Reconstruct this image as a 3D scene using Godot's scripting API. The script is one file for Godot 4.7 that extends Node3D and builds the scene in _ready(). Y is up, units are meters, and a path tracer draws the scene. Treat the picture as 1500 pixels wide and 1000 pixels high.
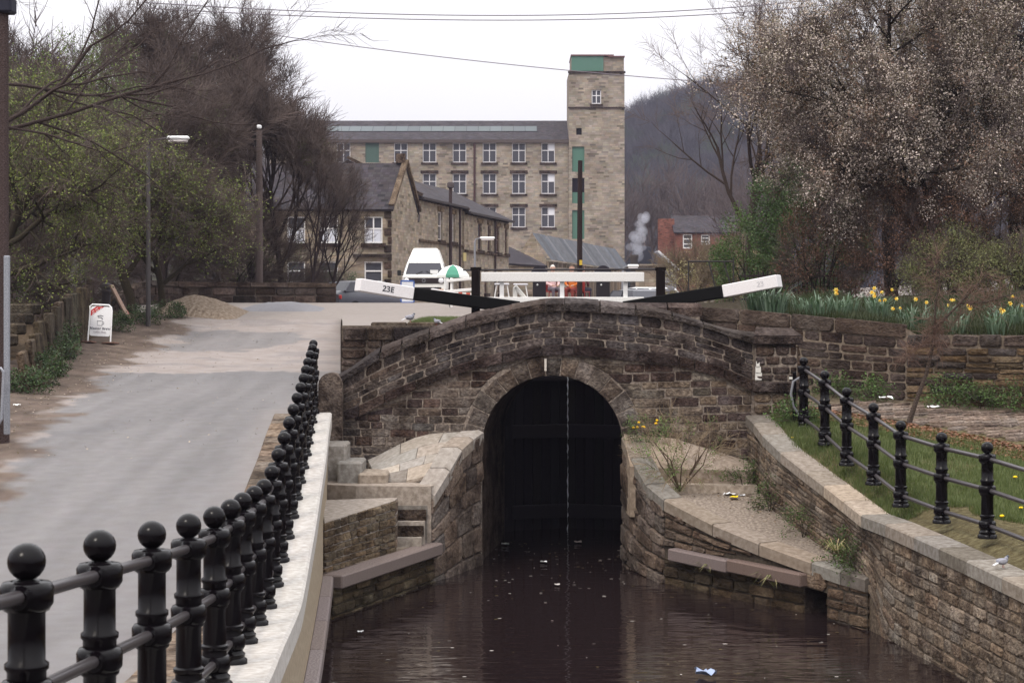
extends Node3D
# A narrow canal with a stone bridge, a lock behind it, a mill and a terrace beyond. Metres; x right, y up from the water, d = distance away (z = -d).

class MB:
	var v := PackedVector3Array()
	var n := PackedVector3Array()
	var c := PackedColorArray()
	var uv := PackedVector2Array()
	var i := PackedInt32Array()
	var col := Color(1, 1, 1)
	func vert(p: Vector3, nn: Vector3, t := Vector2.ZERO) -> int:
		v.append(p); n.append(nn); c.append(col); uv.append(t)
		return v.size() - 1
	func tri(a: Vector3, b: Vector3, d: Vector3) -> void:      # counter-clockwise seen from outside
		var nn := (b - a).cross(d - a).normalized()
		var k := v.size()
		vert(a, nn); vert(b, nn); vert(d, nn)
		i.append(k); i.append(k + 2); i.append(k + 1)
	func quad(a: Vector3, b: Vector3, d: Vector3, e: Vector3, t := []) -> void:
		var nn := (d - a).cross(e - b).normalized()
		var k := v.size()
		if t.size() == 4:
			vert(a, nn, t[0]); vert(b, nn, t[1]); vert(d, nn, t[2]); vert(e, nn, t[3])
		else:
			vert(a, nn); vert(b, nn); vert(d, nn); vert(e, nn)
		for q in [0, 2, 1, 0, 3, 2]: i.append(k + q)
	func box(o: Vector3, s: Vector3, bev := 0.0, b := Basis()) -> void:
		var h := s / 2
		var bb := minf(bev, minf(h.x, minf(h.y, h.z)) * 0.8)
		var ax := [Vector3(1, 0, 0), Vector3(0, 1, 0), Vector3(0, 0, 1)]
		for a in 3:
			for sg in [-1.0, 1.0]:
				var u: Vector3 = ax[(a + 1) % 3]
				var w: Vector3 = ax[(a + 2) % 3]
				var hu := h[(a + 1) % 3] - bb
				var hw := h[(a + 2) % 3] - bb
				var m: Vector3 = ax[a] * h[a] * sg
				var q := [m - u * hu - w * hw, m + u * hu - w * hw, m + u * hu + w * hw, m - u * hu + w * hw]
				if sg < 0: q.reverse()
				quad(o + b * q[0], o + b * q[1], o + b * q[2], o + b * q[3])
		if bb > 0:
			for a in 3:
				for s1 in [-1.0, 1.0]:
					for s2 in [-1.0, 1.0]:
						var l: Vector3 = ax[a] * (h[a] - bb)
						var u: Vector3 = ax[(a + 1) % 3] * s1
						var w: Vector3 = ax[(a + 2) % 3] * s2
						var hu := h[(a + 1) % 3]
						var hw := h[(a + 2) % 3]
						var p1 := u * hu + w * (hw - bb)
						var p2 := u * (hu - bb) + w * hw
						var q := [p1 - l, p1 + l, p2 + l, p2 - l]
						if s1 * s2 > 0: q.reverse()
						quad(o + b * q[0], o + b * q[1], o + b * q[2], o + b * q[3])
			for s1 in [-1.0, 1.0]:
				for s2 in [-1.0, 1.0]:
					for s3 in [-1.0, 1.0]:
						var e := Vector3(s1, s2, s3)
						var q := [Vector3(h.x, h.y - bb, h.z - bb) * e, Vector3(h.x - bb, h.y, h.z - bb) * e, Vector3(h.x - bb, h.y - bb, h.z) * e]
						if s1 * s2 * s3 < 0: q.reverse()
						tri(o + b * q[0], o + b * q[1], o + b * q[2])
	func bar(a: Vector3, b: Vector3, w: float, h: float, bev := 0.0) -> void:   # a beam from a to b, w across, h high
		var f := (b - a).normalized()
		var r := f.cross(Vector3.UP)
		r = Vector3.RIGHT if r.length() < 0.01 else r.normalized()
		box((a + b) / 2, Vector3(w, h, a.distance_to(b)), bev, Basis(r, r.cross(f), -f))
	func tube(p: Array, r: Array, sides: int, cap := true) -> void:
		var x := Vector3.ZERO
		var first := v.size()
		for k in p.size():
			var f: Vector3 = (p[mini(k + 1, p.size() - 1)] - p[maxi(k - 1, 0)]).normalized()
			if k == 0:
				x = f.cross(Vector3(0.31, 0.2, 0.93)).normalized()
			x = (x - f * f.dot(x)).normalized()
			var y := f.cross(x)
			for s in sides:
				var a := TAU * s / sides
				var o := x * cos(a) + y * sin(a)
				vert(p[k] + o * r[k], o, Vector2(float(s) / sides, k))
		for k in p.size() - 1:
			for s in sides:
				var a := first + k * sides + s
				var b := first + k * sides + (s + 1) % sides
				for q in [a, b + sides, b, a, a + sides, b + sides]: i.append(q)
		if cap:
			for e in [0, p.size() - 1]:
				var f: Vector3 = (p[0] - p[1]).normalized() if e == 0 else (p[e] - p[e - 1]).normalized()
				if r[e] < 0.004: continue
				var k := vert(p[e], f)
				var ring := []
				for s in sides: ring.append(vert(v[first + e * sides + s], f))
				for s in sides:
					var a: int = ring[s]
					var b: int = ring[(s + 1) % sides]
					for q in ([k, a, b] if e == 0 else [k, b, a]): i.append(q)
	func lathe(prof: Array, o: Vector3, sides: int, b := Basis()) -> void:
		var nor := []
		for k in prof.size() - 1:
			var e: Vector2 = prof[k + 1] - prof[k]
			nor.append(Vector2(e.y, -e.x).normalized())
		for k in prof.size() - 1:
			var na: Vector2 = nor[k]
			var nb: Vector2 = nor[k]
			if k > 0 and na.dot(nor[k - 1]) > 0.6: na = (na + nor[k - 1]).normalized()
			if k < nor.size() - 1 and nb.dot(nor[k + 1]) > 0.6: nb = (nb + nor[k + 1]).normalized()
			var st := v.size()
			for s in sides + 1:
				var a := TAU * s / sides
				var d := Vector3(cos(a), 0, -sin(a))
				vert(o + b * (d * prof[k].x + Vector3.UP * prof[k].y), b * (d * na.x + Vector3.UP * na.y))
				vert(o + b * (d * prof[k + 1].x + Vector3.UP * prof[k + 1].y), b * (d * nb.x + Vector3.UP * nb.y))
			for s in sides:
				var q := st + s * 2
				for z in [q, q + 1, q + 2, q + 2, q + 1, q + 3]: i.append(z)
	func ball(o: Vector3, r: Vector3, rings := 8, sides := 12) -> void:
		var st := v.size()
		for a in rings + 1:
			var t := PI * a / rings
			for s in sides:
				var q := TAU * s / sides
				var d := Vector3(sin(t) * cos(q), cos(t), sin(t) * sin(q))
				vert(o + d * r, (d / r).normalized())
		for a in rings:
			for s in sides:
				var p := st + a * sides + s
				var p2 := st + a * sides + (s + 1) % sides
				for z in [p, p2 + sides, p2, p, p + sides, p2 + sides]: i.append(z)
	func sheet(rows: Array, flip := false) -> void:            # rows of points; smooth; faces up when rows go away and points go right
		var st := v.size()
		var w: int = rows[0].size()
		for y in rows.size():
			for x in w:
				var a: Vector3 = rows[y][mini(x + 1, w - 1)] - rows[y][maxi(x - 1, 0)]
				var b: Vector3 = rows[mini(y + 1, rows.size() - 1)][x] - rows[maxi(y - 1, 0)][x]
				var nn := a.cross(b).normalized()
				vert(rows[y][x], -nn if flip else nn, Vector2(rows[y][x].x, rows[y][x].z))
		for y in rows.size() - 1:
			for x in w - 1:
				var p := st + y * w + x
				var q := [p, p + w, p + 1, p + 1, p + w, p + w + 1]
				if flip: q.reverse()
				for z in q: i.append(z)
	func prism(poly: Array, tops: Array, y0: float) -> void:   # poly of Vector2(x, d), counter-clockwise from above (x right, away up)
		var flat := PackedVector2Array()
		for p in poly: flat.append(p)
		var t := Geometry2D.triangulate_polygon(flat)
		var up := func(k: int) -> Vector3: return Vector3(poly[k].x, tops[k], -poly[k].y)
		for k in range(0, t.size(), 3):
			var a: Vector3 = up.call(t[k])
			var b: Vector3 = up.call(t[k + 1])
			var d: Vector3 = up.call(t[k + 2])
			if (b - a).cross(d - a).y < 0: tri(a, d, b)
			else: tri(a, b, d)
		for k in poly.size():
			var j := (k + 1) % poly.size()
			var a: Vector3 = up.call(k)
			var b: Vector3 = up.call(j)
			quad(Vector3(a.x, y0, a.z), Vector3(b.x, y0, b.z), b, a)
	func extrude(poly: Array, back: float, o: Vector3, b := Basis()) -> void:   # poly in x, y counter-clockwise seen from +z; the front stands at o
		var flat := PackedVector2Array()
		for p in poly: flat.append(p)
		var t := Geometry2D.triangulate_polygon(flat)
		for k in range(0, t.size(), 3):
			var p := []
			for z in 3: p.append(Vector3(poly[t[k + z]].x, poly[t[k + z]].y, 0))
			if (p[1] - p[0]).cross(p[2] - p[0]).z < 0: p.reverse()
			tri(o + b * p[0], o + b * p[1], o + b * p[2])
			var q := Vector3(0, 0, -back)
			tri(o + b * (p[0] + q), o + b * (p[2] + q), o + b * (p[1] + q))
		for k in poly.size():
			var a := Vector3(poly[k].x, poly[k].y, 0)
			var e := Vector3(poly[(k + 1) % poly.size()].x, poly[(k + 1) % poly.size()].y, 0)
			var q := Vector3(0, 0, -back)
			quad(o + b * (a + q), o + b * (e + q), o + b * e, o + b * a)
	func wall(o: Vector3, ux: Vector3, w: float, h: float, holes: Array, depth: float) -> void:   # a wall with openings (Rect2 in metres from o) and their reveals
		var nn := ux.cross(Vector3.UP).normalized()
		var xs := [0.0, w]
		var ys := [0.0, h]
		for r in holes:
			xs.append_array([r.position.x, r.end.x]); ys.append_array([r.position.y, r.end.y])
		xs.sort(); ys.sort()
		for a in xs.size() - 1:
			for e in ys.size() - 1:
				if xs[a + 1] - xs[a] < 0.001 or ys[e + 1] - ys[e] < 0.001: continue
				var mid := Vector2((xs[a] + xs[a + 1]) / 2, (ys[e] + ys[e + 1]) / 2)
				if holes.any(func(r): return r.has_point(mid)): continue
				var q := []
				var t := []
				for z in [[0, 0], [1, 0], [1, 1], [0, 1]]:
					q.append(o + ux * xs[a + z[0]] + Vector3.UP * ys[e + z[1]])
					t.append(Vector2(xs[a + z[0]], ys[e + z[1]]))
				quad(q[0], q[1], q[2], q[3], t)
		for r in holes:
			var q := [o + ux * r.position.x + Vector3.UP * r.position.y, o + ux * r.end.x + Vector3.UP * r.position.y, o + ux * r.end.x + Vector3.UP * r.end.y, o + ux * r.position.x + Vector3.UP * r.end.y]
			for k in 4:
				var a: Vector3 = q[k]
				var b: Vector3 = q[(k + 1) % 4]
				quad(a, b, b - nn * depth, a - nn * depth, [Vector2(0, 0), Vector2(a.distance_to(b), 0), Vector2(a.distance_to(b), depth), Vector2(0, depth)])
	func join(m: MB) -> void:
		var k := v.size()
		v.append_array(m.v); n.append_array(m.n); c.append_array(m.c); uv.append_array(m.uv)
		for z in m.i: i.append(z + k)
	func put(m: MB, t: Transform3D) -> void:
		var k := v.size()
		for z in m.v.size():
			v.append(t * m.v[z]); n.append((t.basis * m.n[z]).normalized()); c.append(m.c[z]); uv.append(m.uv[z])
		for z in m.i: i.append(z + k)
	func mesh() -> ArrayMesh:
		var a := []
		a.resize(Mesh.ARRAY_MAX)
		a[Mesh.ARRAY_VERTEX] = v; a[Mesh.ARRAY_NORMAL] = n; a[Mesh.ARRAY_COLOR] = c; a[Mesh.ARRAY_TEX_UV] = uv; a[Mesh.ARRAY_INDEX] = i
		var m := ArrayMesh.new()
		m.add_surface_from_arrays(Mesh.PRIMITIVE_TRIANGLES, a)
		return m

var R := RandomNumberGenerator.new()
var used := {}
var M := {}
const EYE := Vector3(0, 4.3, 0)

func V(x: float, y: float, d: float) -> Vector3: return Vector3(x, y, -d)
func rf(a: float, b: float) -> float: return R.randf_range(a, b)

func lin(p: Array, x: float) -> float:                         # a curve through points (x, y)
	if x <= p[0].x: return p[0].y
	for k in p.size() - 1:
		if x <= p[k + 1].x:
			var t: float = (x - p[k].x) / (p[k + 1].x - p[k].x)
			var m0: float = (p[k + 1].y - p[maxi(k - 1, 0)].y) / (p[k + 1].x - p[maxi(k - 1, 0)].x)
			var m1: float = (p[mini(k + 2, p.size() - 1)].y - p[k].y) / (p[mini(k + 2, p.size() - 1)].x - p[k].x)
			var w: float = p[k + 1].x - p[k].x
			var t2 := t * t
			var t3 := t2 * t
			return (2 * t3 - 3 * t2 + 1) * p[k].y + (t3 - 2 * t2 + t) * m0 * w + (-2 * t3 + 3 * t2) * p[k + 1].y + (t3 - t2) * m1 * w
	return p[-1].y

func numbered(s: String) -> String:
	used[s] = used.get(s, -1) + 1
	return s if used[s] == 0 else "%s_%03d" % [s, used[s]]

func tag(o: Node3D, label := "", category := "", group := "", kind := "") -> Node3D:
	if label: o.set_meta("label", label)
	if category: o.set_meta("category", category)
	if group: o.set_meta("group", group)
	if kind: o.set_meta("kind", kind)
	return o

func thing(called: String, label: String, category: String, group := "", at := Vector3.ZERO, turn := 0.0) -> Node3D:
	var o := Node3D.new()
	o.name = numbered(called)
	o.position = at
	o.rotation.y = turn
	add_child(o)
	return tag(o, label, category, group)

func part(parent: Node, called: String, m, material: Material, at := Vector3.ZERO) -> MeshInstance3D:
	var o := MeshInstance3D.new()
	o.name = called
	o.mesh = m.mesh() if m is MB else m
	o.material_override = material
	o.position = at
	parent.add_child(o, true)
	return o

func single(called: String, m, material: Material, label: String, category: String, group := "", kind := "", at := Vector3.ZERO) -> MeshInstance3D:
	var o := MeshInstance3D.new()
	o.name = numbered(called)
	o.mesh = m.mesh() if m is MB else m
	o.material_override = material
	o.position = at
	add_child(o)
	tag(o, label, category, group, kind)
	return o

func nth(k: int) -> String:
	var small := ["first", "second", "third", "fourth", "fifth", "sixth", "seventh", "eighth", "ninth", "tenth", "eleventh", "twelfth", "thirteenth", "fourteenth", "fifteenth", "sixteenth", "seventeenth", "eighteenth", "nineteenth"]
	if k < 19: return small[k]
	var tens := ["twentieth", "thirtieth", "fortieth", "fiftieth"]
	if (k + 1) % 10 == 0: return tens[(k + 1) / 10 - 2]
	return ["twenty", "thirty", "forty", "fifty"][(k + 1) / 10 - 2] + "-" + small[(k + 1) % 10 - 1]

func dup(o: Node3D, label := "", at := Vector3.INF) -> Node3D:
	var r: Node3D = o.duplicate()
	r.name = numbered(str(o.name).rstrip("0123456789").rstrip("_"))
	add_child(r)
	if label: r.set_meta("label", label)
	if at != Vector3.INF: r.position = at
	return r

func multi(parent: Node, called: String, m: Mesh, material: Material, where: Array, tints := []) -> MultiMeshInstance3D:
	var mm := MultiMesh.new()
	mm.transform_format = MultiMesh.TRANSFORM_3D
	mm.use_colors = tints.size() > 0
	mm.mesh = m
	mm.instance_count = where.size()
	for k in where.size():
		mm.set_instance_transform(k, where[k])
		if tints.size(): mm.set_instance_color(k, tints[k])
	var o := MultiMeshInstance3D.new()
	o.name = called if parent != self else numbered(called)
	o.multimesh = mm
	o.material_override = material
	o.set_meta("kind", "stuff")
	parent.add_child(o, true)
	return o

# ---------- materials
func noise_tex(freq: float, oct: int, lo: Color, hi: Color, sd: int, size := 512, mid := Color(0, 0, 0, 0), kind := FastNoiseLite.TYPE_SIMPLEX_SMOOTH) -> NoiseTexture2D:
	var f := FastNoiseLite.new()
	f.noise_type = kind
	f.seed = sd
	f.frequency = freq
	f.fractal_octaves = oct
	f.fractal_gain = 0.6
	var t := NoiseTexture2D.new()
	t.width = size; t.height = size
	t.seamless = true
	t.noise = f
	var g := Gradient.new()
	g.set_color(0, lo); g.set_color(1, hi)
	g.set_offset(0, 0.15); g.set_offset(1, 0.85)
	if mid.a > 0: g.add_point(0.5, mid)
	t.color_ramp = g
	return t

func mat(called: String, albedo: Color, rough: float, tex: Texture2D = null, scale := 1.0, bump: Texture2D = null, cm := 0.0) -> StandardMaterial3D:
	var m := StandardMaterial3D.new()
	m.resource_name = called
	m.albedo_color = albedo.linear_to_srgb()
	m.roughness = rough
	m.metallic_specular = 0.18 if rough > 0.6 else 0.4
	m.vertex_color_use_as_albedo = true
	if tex or bump:
		m.albedo_texture = tex
		m.uv1_triplanar = true
		m.uv1_world_triplanar = true
		m.uv1_scale = Vector3(scale, scale, scale)
		if bump:
			m.heightmap_enabled = true
			m.heightmap_texture = bump
			m.heightmap_scale = cm
	M[called] = m
	return m

func masonry(sd: int, course: float, long_lo: float, long_hi: float, base: Color, vary: float, joint: Color, gap: int) -> ImageTexture:
	# coursed stone for buildings too far off to tell the stones apart; the picture covers 8 m
	var r := RandomNumberGenerator.new()
	r.seed = sd
	var im := Image.create(1024, 1024, false, Image.FORMAT_RGB8)
	im.fill(joint.linear_to_srgb())
	var rows := int(round(8.0 / course))
	for y in rows:
		var y0 := int(1024.0 * y / rows)
		var y1 := int(1024.0 * (y + 1) / rows)
		var x := r.randf() * -0.5
		while x < 8.0:
			var l := r.randf_range(long_lo, long_hi)
			var k := 1.0 + r.randf_range(-vary, vary)
			if r.randf() < 0.08: k *= 0.6
			var cc := Color(base.r * k * r.randf_range(0.94, 1.06), base.g * k, base.b * k * r.randf_range(0.92, 1.08)).linear_to_srgb()
			im.fill_rect(Rect2i(int(x * 128), y0, int(l * 128) - gap, y1 - y0 - gap), cc)
			x += l
	return ImageTexture.create_from_image(im)

func uvmat(called: String, tex: Texture2D, per: float, rough := 0.95, stain: Texture2D = null, stain_scale := 0.07) -> StandardMaterial3D:
	var m := mat(called, Color(1, 1, 1), rough)
	m.albedo_texture = tex
	m.uv1_scale = Vector3(1.0 / per, 1.0 / per, 1)
	if stain:
		m.detail_enabled = true
		m.detail_blend_mode = BaseMaterial3D.BLEND_MODE_MUL
		m.detail_albedo = stain
		m.detail_uv_layer = BaseMaterial3D.DETAIL_UV_2
		m.uv2_triplanar = true
		m.uv2_world_triplanar = true
		m.uv2_scale = Vector3.ONE * stain_scale
	return m

func make_materials() -> void:
	var mottle := noise_tex(0.02, 5, Color(0.62, 0.6, 0.6), Color(1, 0.99, 0.97), 1)
	var stains := noise_tex(0.012, 4, Color(0.5, 0.47, 0.46), Color(1, 1, 1), 2, 512, Color(0.88, 0.85, 0.83))
	var soot := noise_tex(0.012, 4, Color(0.82, 0.81, 0.8), Color(1, 1, 1), 17)
	var rough := noise_tex(0.035, 5, Color.BLACK, Color.WHITE, 3)
	var grain := noise_tex(0.2, 3, Color(0.8, 0.795, 0.795), Color(1, 1, 1), 4)
	var grit := noise_tex(0.2, 3, Color.BLACK, Color.WHITE, 5)
	mat("stone", Color(1, 1, 1), 0.92, mottle, 0.9, rough, 2.2)
	M.stone.detail_enabled = true
	M.stone.detail_blend_mode = BaseMaterial3D.BLEND_MODE_MUL
	M.stone.detail_albedo = stains
	M.stone.detail_uv_layer = BaseMaterial3D.DETAIL_UV_2
	M.stone.uv2_triplanar = true
	M.stone.uv2_world_triplanar = true
	M.stone.uv2_scale = Vector3.ONE * 0.23
	mat("pale_stone", Color(1, 1, 1), 0.92, noise_tex(0.025, 5, Color(0.77, 0.75, 0.73), Color(1, 1, 1), 18), 0.6, grit, 0.5)
	mat("mortar", Color(1, 1, 1), 0.97, mottle, 1.3, grit, 0.8)
	mat("gravel", Color(1, 1, 1), 0.97, noise_tex(0.02, 5, Color(0.95, 0.94, 0.935), Color(1, 1, 1), 6), 0.25, grit, 0.3)
	M.gravel.detail_enabled = true
	M.gravel.detail_blend_mode = BaseMaterial3D.BLEND_MODE_MUL
	M.gravel.detail_albedo = grain
	M.gravel.detail_uv_layer = BaseMaterial3D.DETAIL_UV_2
	M.gravel.uv2_triplanar = true
	M.gravel.uv2_world_triplanar = true
	M.gravel.uv2_scale = Vector3(2.3, 2.3, 0.9)
	mat("tarmac", Color(1, 1, 1), 0.9, noise_tex(0.01, 5, Color(0.8, 0.79, 0.8), Color(1, 1, 1), 7), 0.16, grit, 0.4)
	M.tarmac.detail_enabled = true
	M.tarmac.detail_blend_mode = BaseMaterial3D.BLEND_MODE_MUL
	M.tarmac.detail_albedo = grain
	M.tarmac.detail_uv_layer = BaseMaterial3D.DETAIL_UV_2
	M.tarmac.uv2_triplanar = true
	M.tarmac.uv2_world_triplanar = true
	M.tarmac.uv2_scale = Vector3(0.9, 0.9, 0.12)
	mat("earth", Color(1, 1, 1), 0.98, noise_tex(0.03, 5, Color(0.6, 0.56, 0.54), Color(1, 1, 1), 8), 0.5, grit, 1.5)
	mat("concrete", Color(1, 1, 1), 0.85, noise_tex(0.03, 5, Color(0.84, 0.82, 0.8), Color(1, 1, 1), 9), 0.6, grit, 0.25)
	mat("iron", Color(0.005, 0.0035, 0.005), 0.22, noise_tex(0.05, 4, Color(0.6, 0.6, 0.6), Color(1, 1, 1), 10), 3.0, grit, 0.015)
	M.iron.metallic_specular = 0.27
	mat("paint", Color(1, 1, 1), 0.5, noise_tex(0.05, 4, Color(0.9, 0.89, 0.88), Color(1, 1, 1), 11), 1.5, grit, 0.1)
	mat("wood", Color(1, 1, 1), 0.75, noise_tex(0.04, 4, Color(0.65, 0.63, 0.62), Color(1, 1, 1), 12), 2.0, grit, 0.3)
	M.wood.uv1_scale = Vector3(1.6, 8.0, 1.6)
	mat("bark", Color(1, 1, 1), 0.95, noise_tex(0.05, 4, Color(0.55, 0.53, 0.52), Color(1, 1, 1), 13), 2.0, rough, 2.0)
	mat("twig", Color(1, 1, 1), 0.9)
	mat("leaf", Color(1, 1, 1), 0.6)
	M.leaf.backlight_enabled = true
	M.leaf.backlight = Color(0.55, 0.6, 0.4)
	mat("plain", Color(1, 1, 1), 0.7)
	mat("cloth", Color(1, 1, 1), 0.95)
	mat("gloss", Color(1, 1, 1), 0.28)
	mat("metal", Color(0.45, 0.46, 0.48), 0.5, noise_tex(0.04, 4, Color(0.75, 0.75, 0.76), Color(1, 1, 1), 14), 2.0)
	M.metal.metallic = 0.5
	mat("glass", Color(0.06, 0.06, 0.072), 0.2)
	M.glass.metallic_specular = 0.3
	var water := mat("water", Color(0.014, 0.0088, 0.009), 0.04, null, 1.0, noise_tex(0.012, 3, Color.BLACK, Color.WHITE, 15, 1024), 0.5)
	water.uv1_scale = Vector3(0.07, 0.07, 0.22)
	M.water.metallic_specular = 0.6
	uvmat("mill_stone", masonry(21, 0.2, 0.3, 0.75, Color(0.3, 0.258, 0.214), 0.2, Color(0.225, 0.185, 0.15), 2), 8.0, 0.95, soot, 0.05)
	uvmat("house_stone", masonry(22, 0.16, 0.25, 0.55, Color(0.31, 0.26, 0.206), 0.18, Color(0.23, 0.182, 0.14), 2), 8.0, 0.95, soot, 0.11)
	uvmat("red_brick", masonry(23, 0.1, 0.22, 0.3, Color(0.19, 0.075, 0.055), 0.2, Color(0.17, 0.12, 0.1), 1), 8.0, 0.95, soot, 0.1)
	uvmat("slate", masonry(24, 0.22, 0.25, 0.4, Color(0.058, 0.051, 0.058), 0.22, Color(0.034, 0.03, 0.035), 2), 8.0, 0.8, soot, 0.1)
	mat("corrugated", Color(0.3, 0.31, 0.34), 0.55, mottle, 0.2)
	mat("hill", Color(1, 1, 1), 1.0, noise_tex(0.03, 5, Color(0.5, 0.48, 0.5), Color(1, 1, 1), 16), 0.02)
	mat("lead", Color(1, 1, 1), 0.5)

# ---------- laid stone
var bag := []

func stone(q: Array, nn: Vector3, gap: float, proud: float, tone: Color, soft := 1.0) -> void:   # q: four corners, counter-clockwise from bottom left as seen from outside
	var ex: Vector3 = (q[1] - q[0]).normalized()
	var ey: Vector3 = (q[3] - q[0]).normalized()
	var g := gap / 2
	var k := [q[0] + ex * g + ey * g, q[1] - ex * g + ey * g, q[2] - ex * g - ey * g, q[3] + ex * g - ey * g]
	var hh: float = minf(k[0].distance_to(k[3]), k[1].distance_to(k[2]))
	var ll: float = minf(k[0].distance_to(k[1]), k[3].distance_to(k[2]))
	if hh < 0.025 or ll < 0.03: return
	var mid: Vector3 = (k[0] + k[1] + k[2] + k[3]) / 4
	for z in 4:
		k[z] += ex * rf(-gap, gap) * 0.45 + ey * rf(-gap, gap) * 0.45
	var bev := minf(0.022, hh * 0.16) * minf(1.0, 0.5 + soft * 0.5)
	var pr := proud * rf(0.45, 1.25)
	var m := MB.new()
	m.col = tone
	var ring := []
	for z in 4:
		var a: Vector3 = k[z]
		var b: Vector3 = k[(z + 1) % 4]
		var c := minf(rf(0.08, 0.3) * hh, 0.06) * soft
		ring.append(a + (b - a).normalized() * c * rf(0.6, 1.4))
		ring.append(b - (b - a).normalized() * c * rf(0.6, 1.4))
	var o := []
	var inn := []
	for p in ring:
		o.append(p + nn * (pr - bev))
		inn.append(p + (mid - p).normalized() * bev * 1.3 + nn * (pr + rf(-0.2, 0.2) * proud))
	var top := mid + nn * (pr + rf(-0.1, 0.35) * proud)
	for z in 8:
		var y := (z + 1) % 8
		m.tri(top, inn[z], inn[y])
		m.quad(o[z], o[y], inn[y], inn[z])
		m.quad(ring[z] - nn * 0.07, ring[y] - nn * 0.07, o[y], o[z])
	bag.append([m, mid.distance_squared_to(EYE)])

func flush(parent: Node, called: String, m: Material, most := 290) -> void:
	bag.sort_custom(func(a, b): return a[1] < b[1])
	var rest := MB.new()
	for k in bag.size():
		if k < most: part(parent, called, bag[k][0], m)
		else: rest.join(bag[k][0])
	if rest.v.size():
		part(parent, "small_" + called + "s", rest, m).set_meta("kind", "stuff")
	bag = []

func tint(base: Color, vary: float) -> Color:
	var k := 1.0 + rf(-vary, vary)
	if R.randf() < 0.12: k *= 0.65
	elif R.randf() < 0.1: k *= 1.35
	var w := rf(-0.07, 0.07)
	return Color(base.r * k * (1 + w), base.g * k, base.b * k * (1 - w))

func course(P: Callable, N: Callable, s0: float, s1: float, lo: Callable, hi: Callable, l0: float, l1: float, gap: float, proud: float, base: Callable, vary: float, min_h := 0.05) -> void:
	var s := s0
	while s < s1 - 0.01:
		var l := rf(l0, l1)
		if s1 - s - l < l0 * 0.6: l = s1 - s
		var e := s + l
		var h0: float = hi.call(s) - lo.call(s)
		var h1: float = hi.call(e) - lo.call(e)
		if h0 > min_h or h1 > min_h:
			var q := [P.call(s, lo.call(s)), P.call(e, lo.call(e)), P.call(e, maxf(hi.call(e), lo.call(e) + 0.02)), P.call(s, maxf(hi.call(s), lo.call(s) + 0.02))]
			stone(q, N.call((s + e) / 2), gap, proud, tint(base.call((s + e) / 2), vary))
		s = e

func poly_len(p: Array) -> float:
	var t := 0.0
	for k in p.size() - 1: t += p[k].distance_to(p[k + 1])
	return t

func poly_at(p: Array, s: float) -> Array:
	for k in p.size() - 1:
		var l: float = p[k].distance_to(p[k + 1])
		if s <= l or k == p.size() - 2:
			return [p[k].lerp(p[k + 1], s / l), (p[k + 1] - p[k]).normalized()]
		s -= l
	return []

func lay_wall(p: Array, lo: Callable, hi: Callable, rows: int, l0: float, l1: float, base: Callable, vary: float, gap := 0.025, proud := 0.03, level := 0.0) -> void:
	# courses between lo(s) and hi(s) along a plan line p of Vector2(x, d), whose left end comes first as seen from outside; with level > 0 they lie level, so high each
	var P := func(s, y):
		var a: Vector2 = poly_at(p, s)[0]
		return V(a.x, y, a.y)
	var N := func(s):
		var t: Vector2 = poly_at(p, s)[1]
		return Vector3(t.y, 0, t.x).normalized()
	var total := poly_len(p)
	if level > 0:
		var y := 1e9
		var top := -1e9
		for k in 21:
			y = minf(y, lo.call(total * k / 20)); top = maxf(top, hi.call(total * k / 20))
		while y < top:
			var y1 := y + level * rf(0.8, 1.25)
			var ya := y
			course(P, N, 0, total, func(s): return minf(maxf(ya, lo.call(s)), hi.call(s)), func(s): return minf(y1, hi.call(s)), l0, l1, gap, proud, base, vary)
			y = y1
		return
	var cuts := [0.0]
	for k in rows: cuts.append(cuts[-1] + rf(0.75, 1.25))
	for k in rows:
		var a: float = cuts[k] / cuts[-1]
		var b: float = cuts[k + 1] / cuts[-1]
		var w := rf(0, 9)
		course(P, N, 0, total, func(s): return lerpf(lo.call(s), hi.call(s), a), func(s): return lerpf(lo.call(s), hi.call(s), b), l0, l1, gap, proud, base, vary)

func backing(p: Array, lo: Callable, hi: Callable, steps: int, tone: Color, inset := 0.0) -> MB:
	var m := MB.new()
	m.col = tone
	var total := poly_len(p)
	for k in steps:
		var s := total * k / steps
		var e := total * (k + 1) / steps
		var a := poly_at(p, s)
		var b := poly_at(p, e)
		var na := Vector2(a[1].y, -a[1].x) * inset
		var nb := Vector2(b[1].y, -b[1].x) * inset
		m.quad(V(a[0].x - na.x, lo.call(s), a[0].y - na.y), V(b[0].x - nb.x, lo.call(e), b[0].y - nb.y), V(b[0].x - nb.x, hi.call(e), b[0].y - nb.y), V(a[0].x - na.x, hi.call(s), a[0].y - na.y))
	return m

# ---------- levels
const RB := [Vector2(-6, 2.5), Vector2(4, 2.45), Vector2(7.2, 2.24), Vector2(12, 1.88), Vector2(16.8, 1.62), Vector2(18, 1.64), Vector2(20.4, 1.8), Vector2(24, 2.06), Vector2(28.8, 2.37), Vector2(32.4, 2.6), Vector2(36, 2.72), Vector2(40, 2.93), Vector2(45, 3.15), Vector2(50, 3.45), Vector2(56, 3.95), Vector2(62, 4.4), Vector2(66, 4.47), Vector2(90, 4.45), Vector2(400, 4.6)]
const PX := [Vector2(-6, -2.0), Vector2(0, -1.95), Vector2(7.2, -1.85), Vector2(9.6, -1.83), Vector2(12, -1.89), Vector2(14.4, -2.05), Vector2(16.8, -2.2), Vector2(19.2, -2.37), Vector2(21.6, -2.54), Vector2(24, -2.72), Vector2(26.4, -2.9), Vector2(28.8, -3.1), Vector2(31.2, -3.28), Vector2(32.4, -3.39)]
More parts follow.
